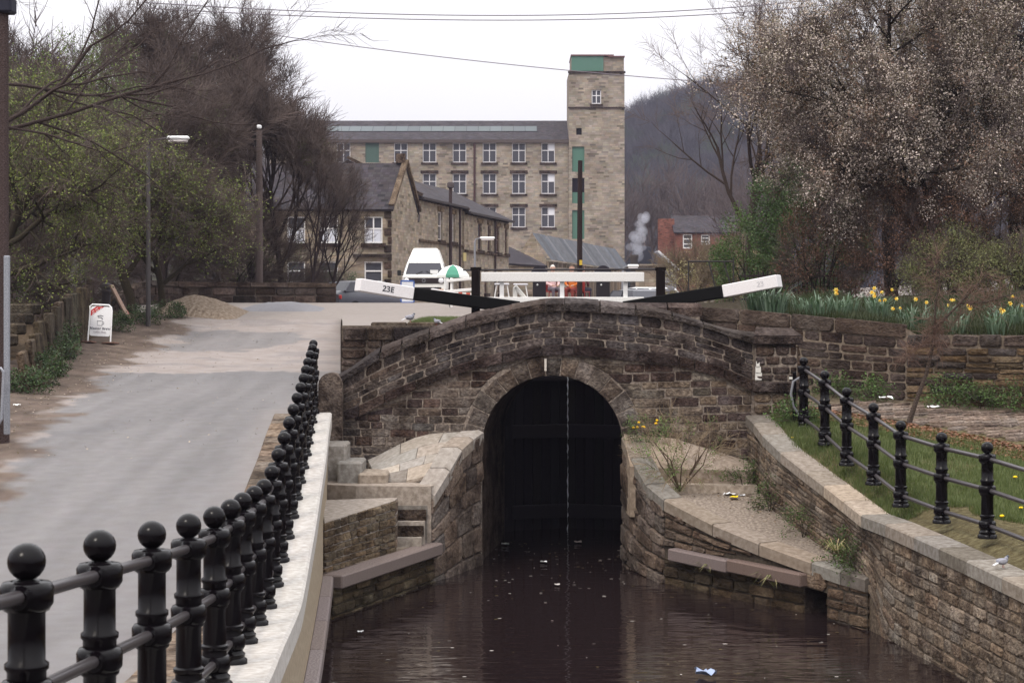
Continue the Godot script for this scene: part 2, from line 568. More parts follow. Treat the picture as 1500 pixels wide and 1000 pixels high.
const GR := [Vector2(4, 1.1), Vector2(14, 1.3), Vector2(21, 1.5), Vector2(22.7, 1.58), Vector2(24, 1.6), Vector2(25.3, 1.68), Vector2(26.6, 1.86), Vector2(27.9, 2.01), Vector2(29.3, 2.21), Vector2(30.7, 2.38), Vector2(33, 2.6), Vector2(36, 2.85)]
const CW := [Vector2(4, 0.9), Vector2(13, 1.1), Vector2(20, 1.33), Vector2(22, 1.41), Vector2(24.7, 1.5), Vector2(26.1, 1.54), Vector2(28.2, 1.86), Vector2(29.5, 2.12), Vector2(31, 2.4), Vector2(31.9, 2.5)]
const WALL := [Vector2(3.95, 31.9), Vector2(4.05, 29.8), Vector2(4.29, 28.8), Vector2(4.65, 26.9), Vector2(4.76, 25.5), Vector2(4.92, 24.5), Vector2(5.24, 22), Vector2(5.5, 20), Vector2(5.75, 17), Vector2(6, 12), Vector2(6.2, 4)]
const GARDEN := [Vector2(3.4, 36.3), Vector2(5.5, 34.6), Vector2(6.94, 33.6), Vector2(8.8, 32.5), Vector2(14, 30), Vector2(24, 26)]

func rb(d: float) -> float: return lin(RB, d)
func px(d: float) -> float: return lin(PX, d)
func gr(d: float) -> float: return lin(GR, d)
func cw(d: float) -> float: return lin(CW, d)
func wall_x(d: float) -> float:
	for k in WALL.size() - 1:
		if d <= WALL[k].y and d >= WALL[k + 1].y:
			return lerpf(WALL[k].x, WALL[k + 1].x, (WALL[k].y - d) / (WALL[k].y - WALL[k + 1].y))
	return WALL[0].x
func garden_d(x: float) -> float:
	for k in GARDEN.size() - 1:
		if x <= GARDEN[k + 1].x:
			return lerpf(GARDEN[k].y, GARDEN[k + 1].y, (x - GARDEN[k].x) / (GARDEN[k + 1].x - GARDEN[k].x))
	return GARDEN[-1].y
func garden_top(x: float) -> float:
	return 4.33 if x < 3.6 else (lerpf(4.33, 4.02, clampf((x - 3.6) / 3.3, 0, 1)) if x < 6.95 else 3.86)
func bank(x: float, d: float) -> float:                       # the garden above the wall and the ground behind it
	var b := garden_top(x) - 0.06 + 0.075 * clampf(d - garden_d(x), 0, 8) * smoothstep(4.0, 7.0, x) + 0.05 * clampf(x - 6, 0, 30) * smoothstep(0, 8, d - garden_d(x))
	return lerpf(b, maxf(rb(d), 4.4) + 0.06 * maxf(0, x - 9), smoothstep(44, 58, d))
func left_y(x: float, d: float) -> float:
	var y := rb(d)
	if x < -8.5: y += 0.09 * minf(-8.5 - x, 8) * smoothstep(18, 34, d)
	return y

func band(d0: float, d1: float, nd: int, xa: Callable, xb: Callable, nx: int, y: Callable, tone: Color, wob := 0.0) -> MB:
	var rows := []
	for k in nd + 1:
		var d := lerpf(d0, d1, float(k) / nd)
		var row := []
		for j in nx + 1:
			var x := lerpf(xa.call(d), xb.call(d), float(j) / nx)
			row.append(V(x, y.call(x, d) + rf(-wob, wob), d))
		rows.append(row)
	var m := MB.new()
	m.col = tone
	m.sheet(rows)
	return m

func build_ground() -> void:
	var gravel := Color(0.3, 0.262, 0.243)
	var ax := func(d): return lin([Vector2(0, -4.0), Vector2(13, -4.6), Vector2(22, -6.2), Vector2(27, -7.0), Vector2(32, -7.65), Vector2(36, -8.1), Vector2(40.4, -8.7)], d) + 0.07 * sin(d * 3.1) + 0.05 * sin(d * 7.7)
	var nz := FastNoiseLite.new()
	nz.seed = 5
	nz.frequency = 0.35
	nz.fractal_octaves = 4
	var g := band(-6, 56, 90, func(d): return -60.0, func(d): return -10.6, 20, left_y, Color(0.13, 0.1, 0.07), 0.02)
	single("verge", g, M.earth, "", "", "", "structure")
	var edge := func(d): return px(d) - 0.2 if d < 32.2 else (-3.3 if d < 36.4 else -0.0893 * d)
	# the road: tarmac at the near end, pale gravel on the rise, bare dirt along the fence; each has its own colour in the sheet
	g = MB.new()
	var rows := []
	for k in 301:
		var d := -6.0 + 62.0 * pow(k / 300.0, 0.8)
		var row := []
		for j in 81:
			var x := lerpf(-10.7, edge.call(d), j / 80.0)
			row.append(V(x, left_y(x, d) + 0.015 * nz.get_noise_2d(x * 0.4, d * 0.4), d))
		rows.append(row)
	g.sheet(rows)
	for k in g.v.size():
		var p := g.v[k]
		var d := -p.z
		var w := nz.get_noise_2d(p.x, d)
		var w2 := nz.get_noise_2d(p.x * 3 + 40, d * 3)
		var fine := nz.get_noise_2d(p.x * 9, d * 4 + 90)
		var c := gravel.lerp(Color(0.335, 0.3, 0.285), clampf(0.5 + w2 * 1.2, 0, 1))
		c = c.lerp(Color(0.24, 0.22, 0.218), smoothstep(0.12, 0.3, w) * 0.6)
		var tar := smoothstep(-0.08, 0.08, 40.3 + w * 1.2 + fine * 0.3 - d) * smoothstep(-0.06, 0.06, p.x - ax.call(d) + w * 0.5 + w2 * 0.2)
		var pat := smoothstep(-0.05, 0.1, 1.0 - pow((p.x + 7.3) / 1.75, 2) - pow((d - 49.5) / 3.3, 2) + w * 0.9 + w2 * 0.4)
		tar = maxf(tar, pat * 0.8)
		var streak := nz.get_noise_2d(p.x * 4, d * 0.25 + 30)
		c = c.lerp(Color(0.205, 0.197, 0.199) * (1.0 + 0.2 * streak + 0.03 * fine), tar)
		c = c.lerp(Color(0.32, 0.29, 0.275), tar * 0.5 * smoothstep(0.9, 0.2, edge.call(d) - p.x))
		var dirt := smoothstep(-0.2, 0.2, 0.1 + ax.call(minf(d, 44.0)) - 0.05 * maxf(0, d - 42) - p.x + w * 0.7 + w2 * 0.35)
		c = c.lerp(Color(0.135, 0.104, 0.086) * (1.0 + 0.5 * w2 + 0.3 * fine), dirt)
		g.c[k] = c
	single("road", g, M.gravel, "", "", "", "structure")
	g = band(56, 420, 70, func(d): return -300.0, func(d): return 300.0, 60, func(x, d): return (rb(d) - 0.012 if x < 3 else bank(x, d) - 0.02) - 0.9 * smoothstep(67, 72, d) * smoothstep(96, 84, d) * (smoothstep(-5.1, -5.6, x) + smoothstep(3.4, 4.2, x)), Color(0.3, 0.268, 0.25), 0.0)
	single("far_ground", g, M.gravel, "", "", "", "structure")
	# the raised ground beside the lock
	g = band(36.6, 56.2, 30, func(d): return -0.0893 * d + 0.02, func(d): return -1.15 if d > 37.2 else -0.6, 10, func(x, d): return lerpf(3.93, maxf(4.1, rb(d)), smoothstep(37, 58, d)), Color(0.3, 0.268, 0.25), 0.004)
	single("lock_side", g, M.gravel, "", "", "", "structure")
	g = band(37.6, 44, 24, func(d): return -1.95 + 0.1 * sin(d * 3), func(d): return -1.2 + 0.1 * sin(d * 2), 10, func(x, d): return lerpf(3.93, maxf(4.1, rb(d)), smoothstep(37, 58, d)) + 0.012, Color(0.12, 0.115, 0.06), 0.015)
	single("grass_strip", g, M.earth, "", "", "", "structure")
	g = band(36.6, 56.2, 40, func(d): return 2.3, func(d): return 44.0, 60, bank, Color(0.075, 0.065, 0.045), 0.03)
	single("garden_ground", g, M.earth, "", "", "", "structure")
	rows = []
	for k in 61:                                             # the strip of garden between the wall and the line d = 36.6
		var x := lerpf(3.0, 44.0, k / 60.0)
		var row := []
		for j in 7:
			var d := lerpf(garden_d(x) + 0.16, 36.61, j / 6.0) if garden_d(x) + 0.16 < 36.6 else 36.61 + j * 0.001
			row.append(V(x, bank(x, d) + rf(-0.02, 0.02), d))
		rows.append(row)
	g = MB.new()
	g.col = Color(0.075, 0.065, 0.045)
	g.sheet(rows, true)
	single("flower_bed", g, M.earth, "", "", "", "structure")
	# the bank between the canal wall and the garden wall
	rows = []
	for k in 71:
		var d := lerpf(4.0, 32.2, k / 70.0)
		var row := []
		for j in 31:
			var t := j / 30.0
			var x := wall_x(d) + 0.3 + (0.6 * t * 6 if t < 0.166 else 0.6 + (t - 0.166) * 24.0)
			row.append(V(x, lerpf(cw(d) - 0.02, gr(d), smoothstep(0.0, 0.5, x - wall_x(d) - 0.35)) + rf(-0.015, 0.015), d))
		rows.append(row)
	g = MB.new()
	g.col = Color(0.16, 0.14, 0.075)
	g.sheet(rows)
	single("grass_bank", g, M.earth, "", "", "", "structure")
	g = band(32.2, 36.4, 10, func(d): return 4.5, func(d): return 26.0, 20, func(x, d): return gr(d), Color(0.2, 0.17, 0.12), 0.015)
	single("towpath_verge", g, M.earth, "", "", "", "structure")
	# water of the canal
	g = MB.new()
	g.col = Color(1, 1, 1)
	g.quad(V(-4, 0, 2), V(8, 0, 2), V(8, 0, 37.2), V(-4, 0, 37.2))
	single("canal_water", g, M.water, "", "", "", "structure")
	g = MB.new()
	g.quad(V(-1.2, 2.9, 37.3), V(2.6, 2.9, 37.3), V(2.6, 2.9, 60), V(-1.2, 2.9, 60))
	single("lock_water", g, M.water, "", "", "", "structure")

# ---------- the bridge
const COP_TOP := [Vector2(-2.96, 3.092), Vector2(-2.71, 3.240), Vector2(-2.26, 3.537), Vector2(-1.83, 3.719), Vector2(-1.39, 3.878), Vector2(-0.76, 4.095), Vector2(-0.14, 4.243), Vector2(0.57, 4.368), Vector2(0.87, 4.380), Vector2(1.48, 4.346), Vector2(2.05, 4.289), Vector2(2.60, 4.197), Vector2(3.19, 4.038), Vector2(3.65, 3.901), Vector2(4.12, 3.810), Vector2(4.8, 3.81)]
const COP_BOT := [Vector2(-2.97, 2.99), Vector2(-2.77, 3.11), Vector2(-2.24, 3.421), Vector2(-1.83, 3.603), Vector2(-1.38, 3.763), Vector2(-0.74, 3.969), Vector2(-0.02, 4.129), Vector2(0.57, 4.243), Vector2(0.87, 4.243), Vector2(2.03, 4.174), Vector2(2.63, 4.094), Vector2(3.18, 3.980), Vector2(4.11, 3.683), Vector2(4.8, 3.67)]
const STR_TOP := [Vector2(-2.86, 2.551), Vector2(-2.54, 2.677), Vector2(-2.15, 2.860), Vector2(-1.58, 3.089), Vector2(-1.03, 3.294), Vector2(-0.16, 3.546), Vector2(0.50, 3.660), Vector2(1.03, 3.671), Vector2(1.83, 3.591), Vector2(2.63, 3.511), Vector2(3.52, 3.294), Vector2(4.09, 3.077), Vector2(4.8, 3.06)]
const STR_BOT := [Vector2(-2.86, 2.391), Vector2(-2.54, 2.494), Vector2(-2.13, 2.711), Vector2(-1.55, 2.951), Vector2(-1.01, 3.157), Vector2(-0.14, 3.374), Vector2(0.50, 3.489), Vector2(1.03, 3.500), Vector2(1.83, 3.420), Vector2(2.61, 3.340), Vector2(3.52, 3.123), Vector2(4.09, 2.883), Vector2(4.8, 2.88)]
const ARCH := Vector2(0.686, 1.97)

func strip(lo: Callable, hi: Callable, cuts: Array, prof: Array, d: float, gap: float, tone: Color, vary: float, parent: Node, called: String, m: Material) -> void:
	# stones of a shaped section laid along a curve; prof: Vector2(share of the height from lo to hi, metres in front of d), bottom front first
	for k in cuts.size() - 1:
		var b := MB.new()
		b.col = tint(tone, vary)
		var n := 4
		var ring := []
		var dy := rf(-0.008, 0.008)
		for z in n + 1:
			var x: float = lerpf(cuts[k] + gap / 2, cuts[k + 1] - gap / 2, float(z) / n)
			var row := []
			for p in prof:
				row.append(V(x, lerpf(lo.call(x), hi.call(x), p.x) + dy, d - p.y - rf(-0.006, 0.006)))
			ring.append(row)
		for z in n:
			for p in prof.size():
				var p2 := (p + 1) % prof.size()
				b.quad(ring[z][p], ring[z + 1][p], ring[z + 1][p2], ring[z][p2])
		for e in [0, n]:
			var c := Vector3.ZERO
			for q in ring[e]: c += q / prof.size()
			for p in prof.size():
				if e == 0: b.tri(c, ring[e][p], ring[e][(p + 1) % prof.size()])
				else: b.tri(c, ring[e][(p + 1) % prof.size()], ring[e][p])
		part(parent, called, b, m)

func ring_x(y: float, side: int, r: float) -> float:
	var h := y - ARCH.y
	return ARCH.x + side * (sqrt(maxf(0, r * r - h * h)) if h > 0 else r)

func build_bridge() -> void:
	var o := thing("stone_bridge", "hump-backed dark stone bridge with one round arch over the canal", "bridge")
	var ct := func(x): return lin(COP_TOP, x)
	var cb := func(x): return lin(COP_BOT, x)
	var st := func(x): return lin(STR_TOP, x)
	var sb := func(x): return lin(STR_BOT, x)
	var mortar := Color(0.33, 0.28, 0.24)
	for face in 2:                                           # the two faces, the nearer first
		var poly := []
		var sh := 0.36 * face
		poly.append(Vector2(-2.92, -0.6))
		poly.append(Vector2(ARCH.x - 1.19 + sh, -0.6))
		for k in 25:
			var a := PI - PI * k / 24
			poly.append(Vector2(ARCH.x + sh + 1.19 * cos(a), ARCH.y + 1.19 * sin(a)))
		poly.append(Vector2(ARCH.x + 1.19 + sh, -0.6))
		poly.append(Vector2(4.72, -0.6))
		for k in 33:
			var x := lerpf(4.72, -2.92, k / 32.0)
			poly.append(Vector2(x, ct.call(x) - 0.03))
		var b := MB.new()
		b.col = mortar
		b.extrude(poly, 0.4, V(0, 0, 32.0 if face == 0 else 35.6))
		part(o, "mortar_core", b, M.mortar)
	var b := MB.new()
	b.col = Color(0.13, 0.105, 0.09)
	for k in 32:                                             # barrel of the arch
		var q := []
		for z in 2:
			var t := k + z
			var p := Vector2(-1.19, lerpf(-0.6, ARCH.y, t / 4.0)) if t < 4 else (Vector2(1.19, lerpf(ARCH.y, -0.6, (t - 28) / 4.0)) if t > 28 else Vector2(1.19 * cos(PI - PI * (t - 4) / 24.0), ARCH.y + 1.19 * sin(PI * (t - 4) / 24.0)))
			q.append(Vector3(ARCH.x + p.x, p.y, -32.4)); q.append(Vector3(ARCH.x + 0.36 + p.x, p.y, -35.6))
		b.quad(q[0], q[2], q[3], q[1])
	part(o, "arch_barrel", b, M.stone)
	b = band(32.3, 35.7, 2, func(d): return -2.9, func(d): return 4.7, 30, func(x, d): return st.call(x) - 0.1, Color(0.25, 0.22, 0.2))
	part(o, "deck", b, M.gravel)
	var dark := Color(0.15, 0.133, 0.133)
	# copings of both parapets
	var cuts := [-3.0, -2.2, -1.84, -1.38, -0.77, -0.02, 0.57, 0.87, 1.47, 2.07, 2.68, 3.2, 4.1, 4.8]
	var prof := [Vector2(0, 0.1), Vector2(0.9, 0.1), Vector2(1.0, 0.075), Vector2(1.55, -0.12), Vector2(1.6, -0.3), Vector2(1.0, -0.46), Vector2(0, -0.46)]
	strip(cb, ct, cuts, prof, 32.0, 0.03, Color(0.13, 0.114, 0.112), 0.13, o, "coping_stone", M.stone)
	var prof2 := [Vector2(0, 0.06), Vector2(1.0, 0.06), Vector2(1.6, -0.12), Vector2(1.6, -0.3), Vector2(1.0, -0.46), Vector2(0, -0.46)]
	var c2 := func(x): return lin(COP_TOP, x) if x < 2.0 else lerpf(4.3, 4.28, (x - 2) / 2)
	strip(func(x): return c2.call(x) - 0.15, c2, [-2.2, -1.3, -0.4, 0.5, 1.4, 2.1, 2.9, 3.55], prof2, 35.6, 0.03, Color(0.15, 0.125, 0.12), 0.15, o, "coping_stone", M.stone)
	b = MB.new()
	b.col = mortar
	b.extrude([Vector2(1.9, 3.4), Vector2(3.5, 3.2), Vector2(3.5, 4.14), Vector2(1.9, 4.15)], 0.36, V(0, 0, 35.56))
	part(o, "mortar_core", b, M.mortar)
	# the string course
	strip(sb, st, [-2.9, -2.56, -2.13, -1.6, -1.03, -0.16, 0.5, 1.03, 1.75, 2.1, 2.79, 3.05, 3.55, 4.06, 4.45, 4.8], [Vector2(0, 0.085), Vector2(0.9, 0.1), Vector2(1, 0.07), Vector2(1, -0.1), Vector2(0, -0.1)], 32.0, 0.018, Color(0.1, 0.08, 0.078), 0.22, o, "string_stone", M.stone)
	# parapet courses
	var P := func(s, y): return V(s, y, 32.0)
	var N := func(s): return Vector3(0, 0, 1)
	var fr := [0.0, 0.225, 0.39, 0.53, 0.69, 1.0]
	for k in 5:
		var a: float = fr[k]
		var e: float = fr[k + 1]
		course(P, N, -2.88, 4.04, func(s): return lerpf(st.call(s), cb.call(s), a), func(s): return lerpf(st.call(s), cb.call(s), e), 0.22 if k < 4 else 0.28, 0.5, 0.011, 0.013, func(s): return dark.lerp(Color(0.17, 0.148, 0.138), clampf((-0.6 - s) / 2.0, 0, 1)), 0.26)
	flush(o, "parapet_stone", M.stone)
	# voussoirs
	for k in 17:
		var a0 := PI + 0.14 - (PI + 0.28) * k / 17.0
		var a1 := PI + 0.14 - (PI + 0.28) * (k + 1) / 17.0
		var pt := func(a: float, r: float): return V(ARCH.x + r * cos(a), ARCH.y + r * sin(a), 32.0)
		var r1 := 1.5 + rf(-0.02, 0.05)
		stone([pt.call(a0, 1.185), pt.call(a1, 1.185), pt.call(a1, r1), pt.call(a0, r1)], Vector3(0, 0, 1), 0.012, 0.016, tint(Color(0.23, 0.2, 0.178), 0.24), 0.25)
	flush(o, "arch_stone", M.stone)
	# the courses under the string, beside the arch
	var y := 1.0
	while y < 3.45:
		var h := rf(0.11, 0.17)
		var ya := y
		var yb := y + h
		for side in [-1, 1]:
			var s := -2.88 if side < 0 else ring_x((ya + yb) / 2, 1, 1.53)
			var s1 := ring_x((ya + yb) / 2, -1, 1.53) if side < 0 else 4.02
			while s < s1 - 0.02:
				var e := s + rf(0.2, 0.5)
				if s1 - e < 0.15: e = s1
				var slope := 0.03 * sin(s * 1.7 + ya * 3)
				var ta: float = minf(yb + slope, sb.call(s) - 0.005)
				var tb: float = minf(yb + slope, sb.call(e) - 0.005)
				if maxf(ta, tb) - ya - slope > 0.06:
					var xa := s if side < 0 or s > s1 - 5 and s > ring_x(ya, 1, 1.53) + 0.2 else ring_x(ya, 1, 1.53)
					var x2 := e if e < s1 or side > 0 else ring_x(ya, -1, 1.53)
					var x3 := e if e < s1 or side > 0 else ring_x(yb, -1, 1.53)
					var x4 := s if xa == s else ring_x(yb, 1, 1.53)
					var tone := Color(0.235, 0.208, 0.19) if side < 0 else Color(0.285, 0.245, 0.203)
					if R.randf() < 0.25: tone = Color(0.13, 0.1, 0.095)
					stone([V(xa, ya + slope, 32), V(x2, ya + slope, 32), V(x3, maxf(tb, ya + slope + 0.03), 32), V(x4, maxf(ta, ya + slope + 0.03), 32)], Vector3(0, 0, 1), 0.012, 0.016, tint(tone, 0.22), 0.6)
				s = e
		y = yb
	flush(o, "wall_stone", M.stone)
	# the end pier at the right, and the round-topped pillar at the left
	b = MB.new()
	b.col = mortar
	b.box(V(4.41, 2.15, 32.05), Vector3(0.7, 2.95, 0.36))
	part(o, "mortar_core", b, M.mortar)
	lay_wall([Vector2(4.06, 31.87), Vector2(4.77, 31.87)], func(s): return 3.07, func(s): return 3.66, 4, 0.16, 0.34, func(s): return Color(0.14, 0.11, 0.1), 0.25, 0.03, 0.03)
	lay_wall([Vector2(4.04, 31.87), Vector2(4.77, 31.87)], func(s): return 1.3, func(s): return 2.87, 10, 0.18, 0.36, func(s): return Color(0.27, 0.21, 0.155), 0.25, 0.022, 0.03)
	lay_wall([Vector2(4.77, 31.87), Vector2(4.77, 32.3)], func(s): return 2.4, func(s): return 3.66, 8, 0.16, 0.3, func(s): return Color(0.2, 0.16, 0.13), 0.25, 0.025, 0.02)
	flush(o, "pier_stone", M.stone)
	for z in [[0.1, 3.68, 3.83, 0.1], [0.0, 2.88, 3.06, 0.09]]:
		b = MB.new()
		b.col = Color(0.12, 0.1, 0.097)
		b.box(V(4.43, (z[1] + z[2]) / 2, 31.98), Vector3(0.82, z[2] - z[1], 0.42), 0.02)
		if z[0] > 0:
			b.quad(V(4.02, 3.83, 31.77), V(4.84, 3.83, 31.77), V(4.7, 3.95, 32.1), V(4.1, 3.97, 32.1))
			b.tri(V(4.84, 3.83, 31.77), V(4.84, 3.83, 32.19), V(4.7, 3.95, 32.1))
		part(o, "pier_cap" if z[0] > 0 else "string_stone", b, M.stone)
	b = MB.new()
	b.col = Color(0.62, 0.6, 0.56)
	for z in [[4.07, 4.13, 3.3, 3.4], [4.06, 4.15, 3.2, 3.31], [4.055, 4.165, 3.09, 3.21], [4.62, 4.72, 3.1, 3.14]]:
		b.box(V((z[0] + z[1]) / 2, (z[2] + z[3]) / 2, 31.841), Vector3(z[1] - z[0], z[3] - z[2], 0.008), 0.0, Basis(Vector3(0, 0, 1), rf(-0.06, 0.06)))
	part(o, "white_paint", b, M.paint)
	b = MB.new()
	b.col = Color(0.27, 0.235, 0.21)
	var pillar := [Vector2(-0.2, -1.4), Vector2(0.2, -1.4), Vector2(0.2, 0.62)]
	for k in 9: pillar.append(Vector2(0.2 * cos(PI * k / 8), 0.66 + 0.2 * sin(PI * k / 8)))
	pillar.append(Vector2(-0.2, 0.62))
	b.extrude(pillar, 0.5, V(-3.02, 2.35, 31.72))
	for k in 8:                                              # a rounded front edge
		pass
	part(o, "end_pillar", b, M.stone)
	# a rusty streak-stained gauge and an iron bracket over the crown
	b = MB.new()
	b.col = Color(0.55, 0.5, 0.45)
	b.box(V(0.56, 3.34, 31.93), Vector3(0.035, 0.2, 0.02))
	part(o, "iron_strap", b, M.paint)

# ---------- walls and ledges beside the water
func build_left_ledge() -> void:
	var o := thing("landing_steps", "pale stone landing with broken steps between white kerb and arch", "landing")
	var pale := func(s): return Color(0.33, 0.275, 0.225)
	var olive := func(s): return Color(0.26, 0.215, 0.155)
	var slab := Color(0.365, 0.325, 0.288)
	# solid bodies
	var b := MB.new()
	b.col = slab
	b.prism([Vector2(-2.64, 26.9), Vector2(-1.8, 29.28), Vector2(-1.78, 29.75), Vector2(-2.95, 29.75)], [1.27, 1.34, 1.34, 1.3], -0.6)
	part(o, "lower_landing", b, M.pale_stone)
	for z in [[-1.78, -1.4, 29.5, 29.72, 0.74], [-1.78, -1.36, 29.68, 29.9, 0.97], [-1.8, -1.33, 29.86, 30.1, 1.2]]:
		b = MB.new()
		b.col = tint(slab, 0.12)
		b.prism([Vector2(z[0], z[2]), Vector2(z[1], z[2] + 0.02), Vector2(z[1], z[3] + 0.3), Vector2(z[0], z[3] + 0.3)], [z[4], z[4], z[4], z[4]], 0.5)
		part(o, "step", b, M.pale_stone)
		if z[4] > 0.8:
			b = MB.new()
			b.col = Color(0.125, 0.1, 0.085)  # dark plate on the riser: shade and damp stain put into its colour
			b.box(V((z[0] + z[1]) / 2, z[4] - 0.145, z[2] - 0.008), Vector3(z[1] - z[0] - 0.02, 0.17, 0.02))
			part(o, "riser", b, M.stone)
	b = MB.new()
	b.col = Color(0.3, 0.25, 0.2)
	b.prism([Vector2(-1.8, 29.2), Vector2(-1.26, 29.97), Vector2(-1.26, 30.2), Vector2(-1.8, 30.2)], [0.6, 0.6, 0.6, 0.6], -0.6)
	part(o, "foot_slab", b, M.pale_stone)
	b = MB.new()
	b.col = tint(slab, 0.1)
	b.prism([Vector2(-2.45, 29.98), Vector2(-1.27, 29.9), Vector2(-1.2, 30.3), Vector2(-1.2, 31.2), Vector2(-2.95, 31.2), Vector2(-2.95, 30.3)], [1.5, 1.5, 1.5, 1.52, 1.52, 1.49], 0.6)
	part(o, "step", b, M.pale_stone)
	for z in [[-2.45, -1.98, 30.4, 31.3, 1.66], [-2.8, -2.4, 30.5, 31.5, 1.83], [-3.1, -2.68, 30.8, 31.7, 2.09]]:
		b = MB.new()
		b.col = tint(slab, 0.12)
		b.box(V((z[0] + z[1]) / 2, z[4] - 0.4, (z[2] + z[3]) / 2), Vector3(z[1] - z[0], 0.8, z[3] - z[2]), 0.03)
		part(o, "step_block", b, M.pale_stone)
	# the sloping paved top, in worn slabs
	var top := func(t: float, w: float) -> Vector3:         # t across from left to right, w from the front back to the bridge
		var fx := lerpf(-2.15, -1.0, t)
		var bx := lerpf(-2.42, -0.53, t)
		var fd := lerpf(30.55, 30.45, t) + (0.0 if t < 0.9 else 0.25)
		var fy := lin([Vector2(0, 1.5), Vector2(0.4, 1.53), Vector2(1, 1.74)], t)
		var by := lin([Vector2(0, 1.74), Vector2(0.5, 2.16), Vector2(1, 2.22)], t)
		var ridge := 0.05 * sin(PI * w) * (0.4 + t)
		return V(lerpf(fx, bx, w), lerpf(fy, by, w) + ridge, lerpf(fd, 31.99, w))
	var rows := []
	for k in 9:
		var row := []
		for j in 9: row.append(top.call(j / 8.0, k / 8.0) - Vector3(0, 0.045, 0))
		rows.append(row)
	b = MB.new()
	b.col = Color(0.26, 0.215, 0.18)
	b.sheet(rows)
	part(o, "slab_bed", b, M.mortar)
	var ys := [0.0, 0.24, 0.42, 0.68, 1.0]
	for k in 4:
		var x := 0.0
		while x < 0.99:
			var e := minf(1.0, x + rf(0.28, 0.5))
			if 1.0 - e < 0.15: e = 1.0
			var m := MB.new()
			m.col = tint(slab, 0.1)
			var g := 0.003
			var rr := []
			for w in 4:
				var row := []
				for t in 4:
					row.append(top.call(lerpf(x + g, e - g, t / 3.0), lerpf(ys[k] + g, ys[k + 1] - g, w / 3.0)) + Vector3(0, rf(-0.007, 0.007), 0))
				rr.append(row)
			m.sheet(rr)
			for w in [0, 3]:
				for t in 3:
					var p: Vector3 = rr[w][t]
					var q: Vector3 = rr[w][t + 1]
					m.quad(p - Vector3(0, 0.06, 0), q - Vector3(0, 0.06, 0), q, p)
			for t in [0, 3]:
				for w in 3:
					var p: Vector3 = rr[w][t]
					var q: Vector3 = rr[w + 1][t]
					m.quad(p - Vector3(0, 0.06, 0), q - Vector3(0, 0.06, 0), q, p)
			part(o, "paving_slab", m, M.pale_stone)
			x = e
	# the body under the sloping top and the big rough stones of the wing beside the arch
	var wing := [Vector2(-1.28, 29.92), Vector2(-1.02, 30.5), Vector2(-0.53, 32.02)]
	var wtop := func(s): return lin([Vector2(0, 1.32), Vector2(0.35, 1.55), Vector2(0.64, 1.72), Vector2(1.2, 2.0), Vector2(2.25, 2.2)], s)
	part(o, "mortar_core", backing(wing, func(s): return -0.6, wtop, 10, Color(0.14, 0.115, 0.1), 0.0), M.mortar)
	b = MB.new()
	b.col = Color(0.3, 0.25, 0.21)
	b.prism([Vector2(-2.4, 30.9), Vector2(-1.1, 30.5), Vector2(-0.56, 32.0), Vector2(-2.4, 32.0)], [1.4, 1.62, 2.1, 1.6], -0.5)
	part(o, "stone_core", b, M.stone)
	lay_wall(wing, func(s): return -0.25, wtop, 6, 0.4, 0.85, func(s): return Color(0.25, 0.213, 0.188), 0.3, 0.022, 0.055)
	flush(o, "wing_stone", M.stone)
	# coping stones on the wing's edge
	for k in 4:
		var s0 := 0.03 + k * 0.56
		var m := MB.new()
		m.col = tint(Color(0.34, 0.3, 0.265), 0.09)
		var q := []
		for s in [s0, s0 + 0.53]:
			var a := poly_at(wing, s)
			var nn := Vector2(a[1].y, -a[1].x)
			var y: float = wtop.call(s)
			q.append([V(a[0].x + nn.x * 0.06, y - 0.16, a[0].y + nn.y * 0.06), V(a[0].x + nn.x * 0.06, y + 0.01, a[0].y + nn.y * 0.06), V(a[0].x - nn.x * 0.02, y + 0.06, a[0].y - nn.y * 0.02), V(a[0].x - nn.x * 0.3, y + 0.05, a[0].y - nn.y * 0.3), V(a[0].x - nn.x * 0.3, y - 0.2, a[0].y - nn.y * 0.3)])
		for z in 5:
			m.quad(q[0][z], q[1][z], q[1][(z + 1) % 5], q[0][(z + 1) % 5])
		for z in 3:
			m.tri(q[0][0], q[0][z + 1], q[0][z + 2])
			m.tri(q[1][0], q[1][z + 2], q[1][z + 1])
		part(o, "coping_stone", m, M.pale_stone)
	# the rubble face of the landing, above the timber
	var face := [Vector2(-2.64, 26.88), Vector2(-1.79, 29.26)]
	lay_wall(face, func(s): return 0.55, func(s): return lerpf(1.27, 1.34, s / 2.5), 7, 0.16, 0.38, olive, 0.2, 0.018, 0.022)
	lay_wall([Vector2(-1.79, 29.26), Vector2(-1.79, 29.7)], func(s): return 0.6, func(s): return 1.34, 4, 0.2, 0.4, pale, 0.12, 0.018, 0.02)
	# and the wall below it that stands in the water
	var low := [Vector2(-2.5, 26.4), Vector2(-1.24, 29.95)]
	part(o, "mortar_core", backing(low, func(s): return -0.6, func(s): return 0.58, 4, Color(0.09, 0.075, 0.06)), M.mortar)
	lay_wall(low, func(s): return -0.3, func(s): return 0.42, 6, 0.2, 0.5, func(s): return Color(0.15, 0.125, 0.085), 0.3, 0.02, 0.04)
	flush(o, "rubble_stone", M.stone)
	b = MB.new()
	b.col = Color(0.25, 0.2, 0.185)
	b.bar(V(-2.49, 0.5, 26.45), V(-1.22, 0.52, 29.98), 0.3, 0.19, 0.02)
	part(o, "timber_fender", b, M.wood)
	b = MB.new()
	b.col = slab
	b.prism([Vector2(-2.75, 26.0), Vector2(-2.5, 26.42), Vector2(-1.26, 29.95), Vector2(-1.5, 30.2), Vector2(-3, 30.2)], [0.57, 0.57, 0.57, 0.57, 0.57], -0.6)
	part(o, "stone_core", b, M.stone)

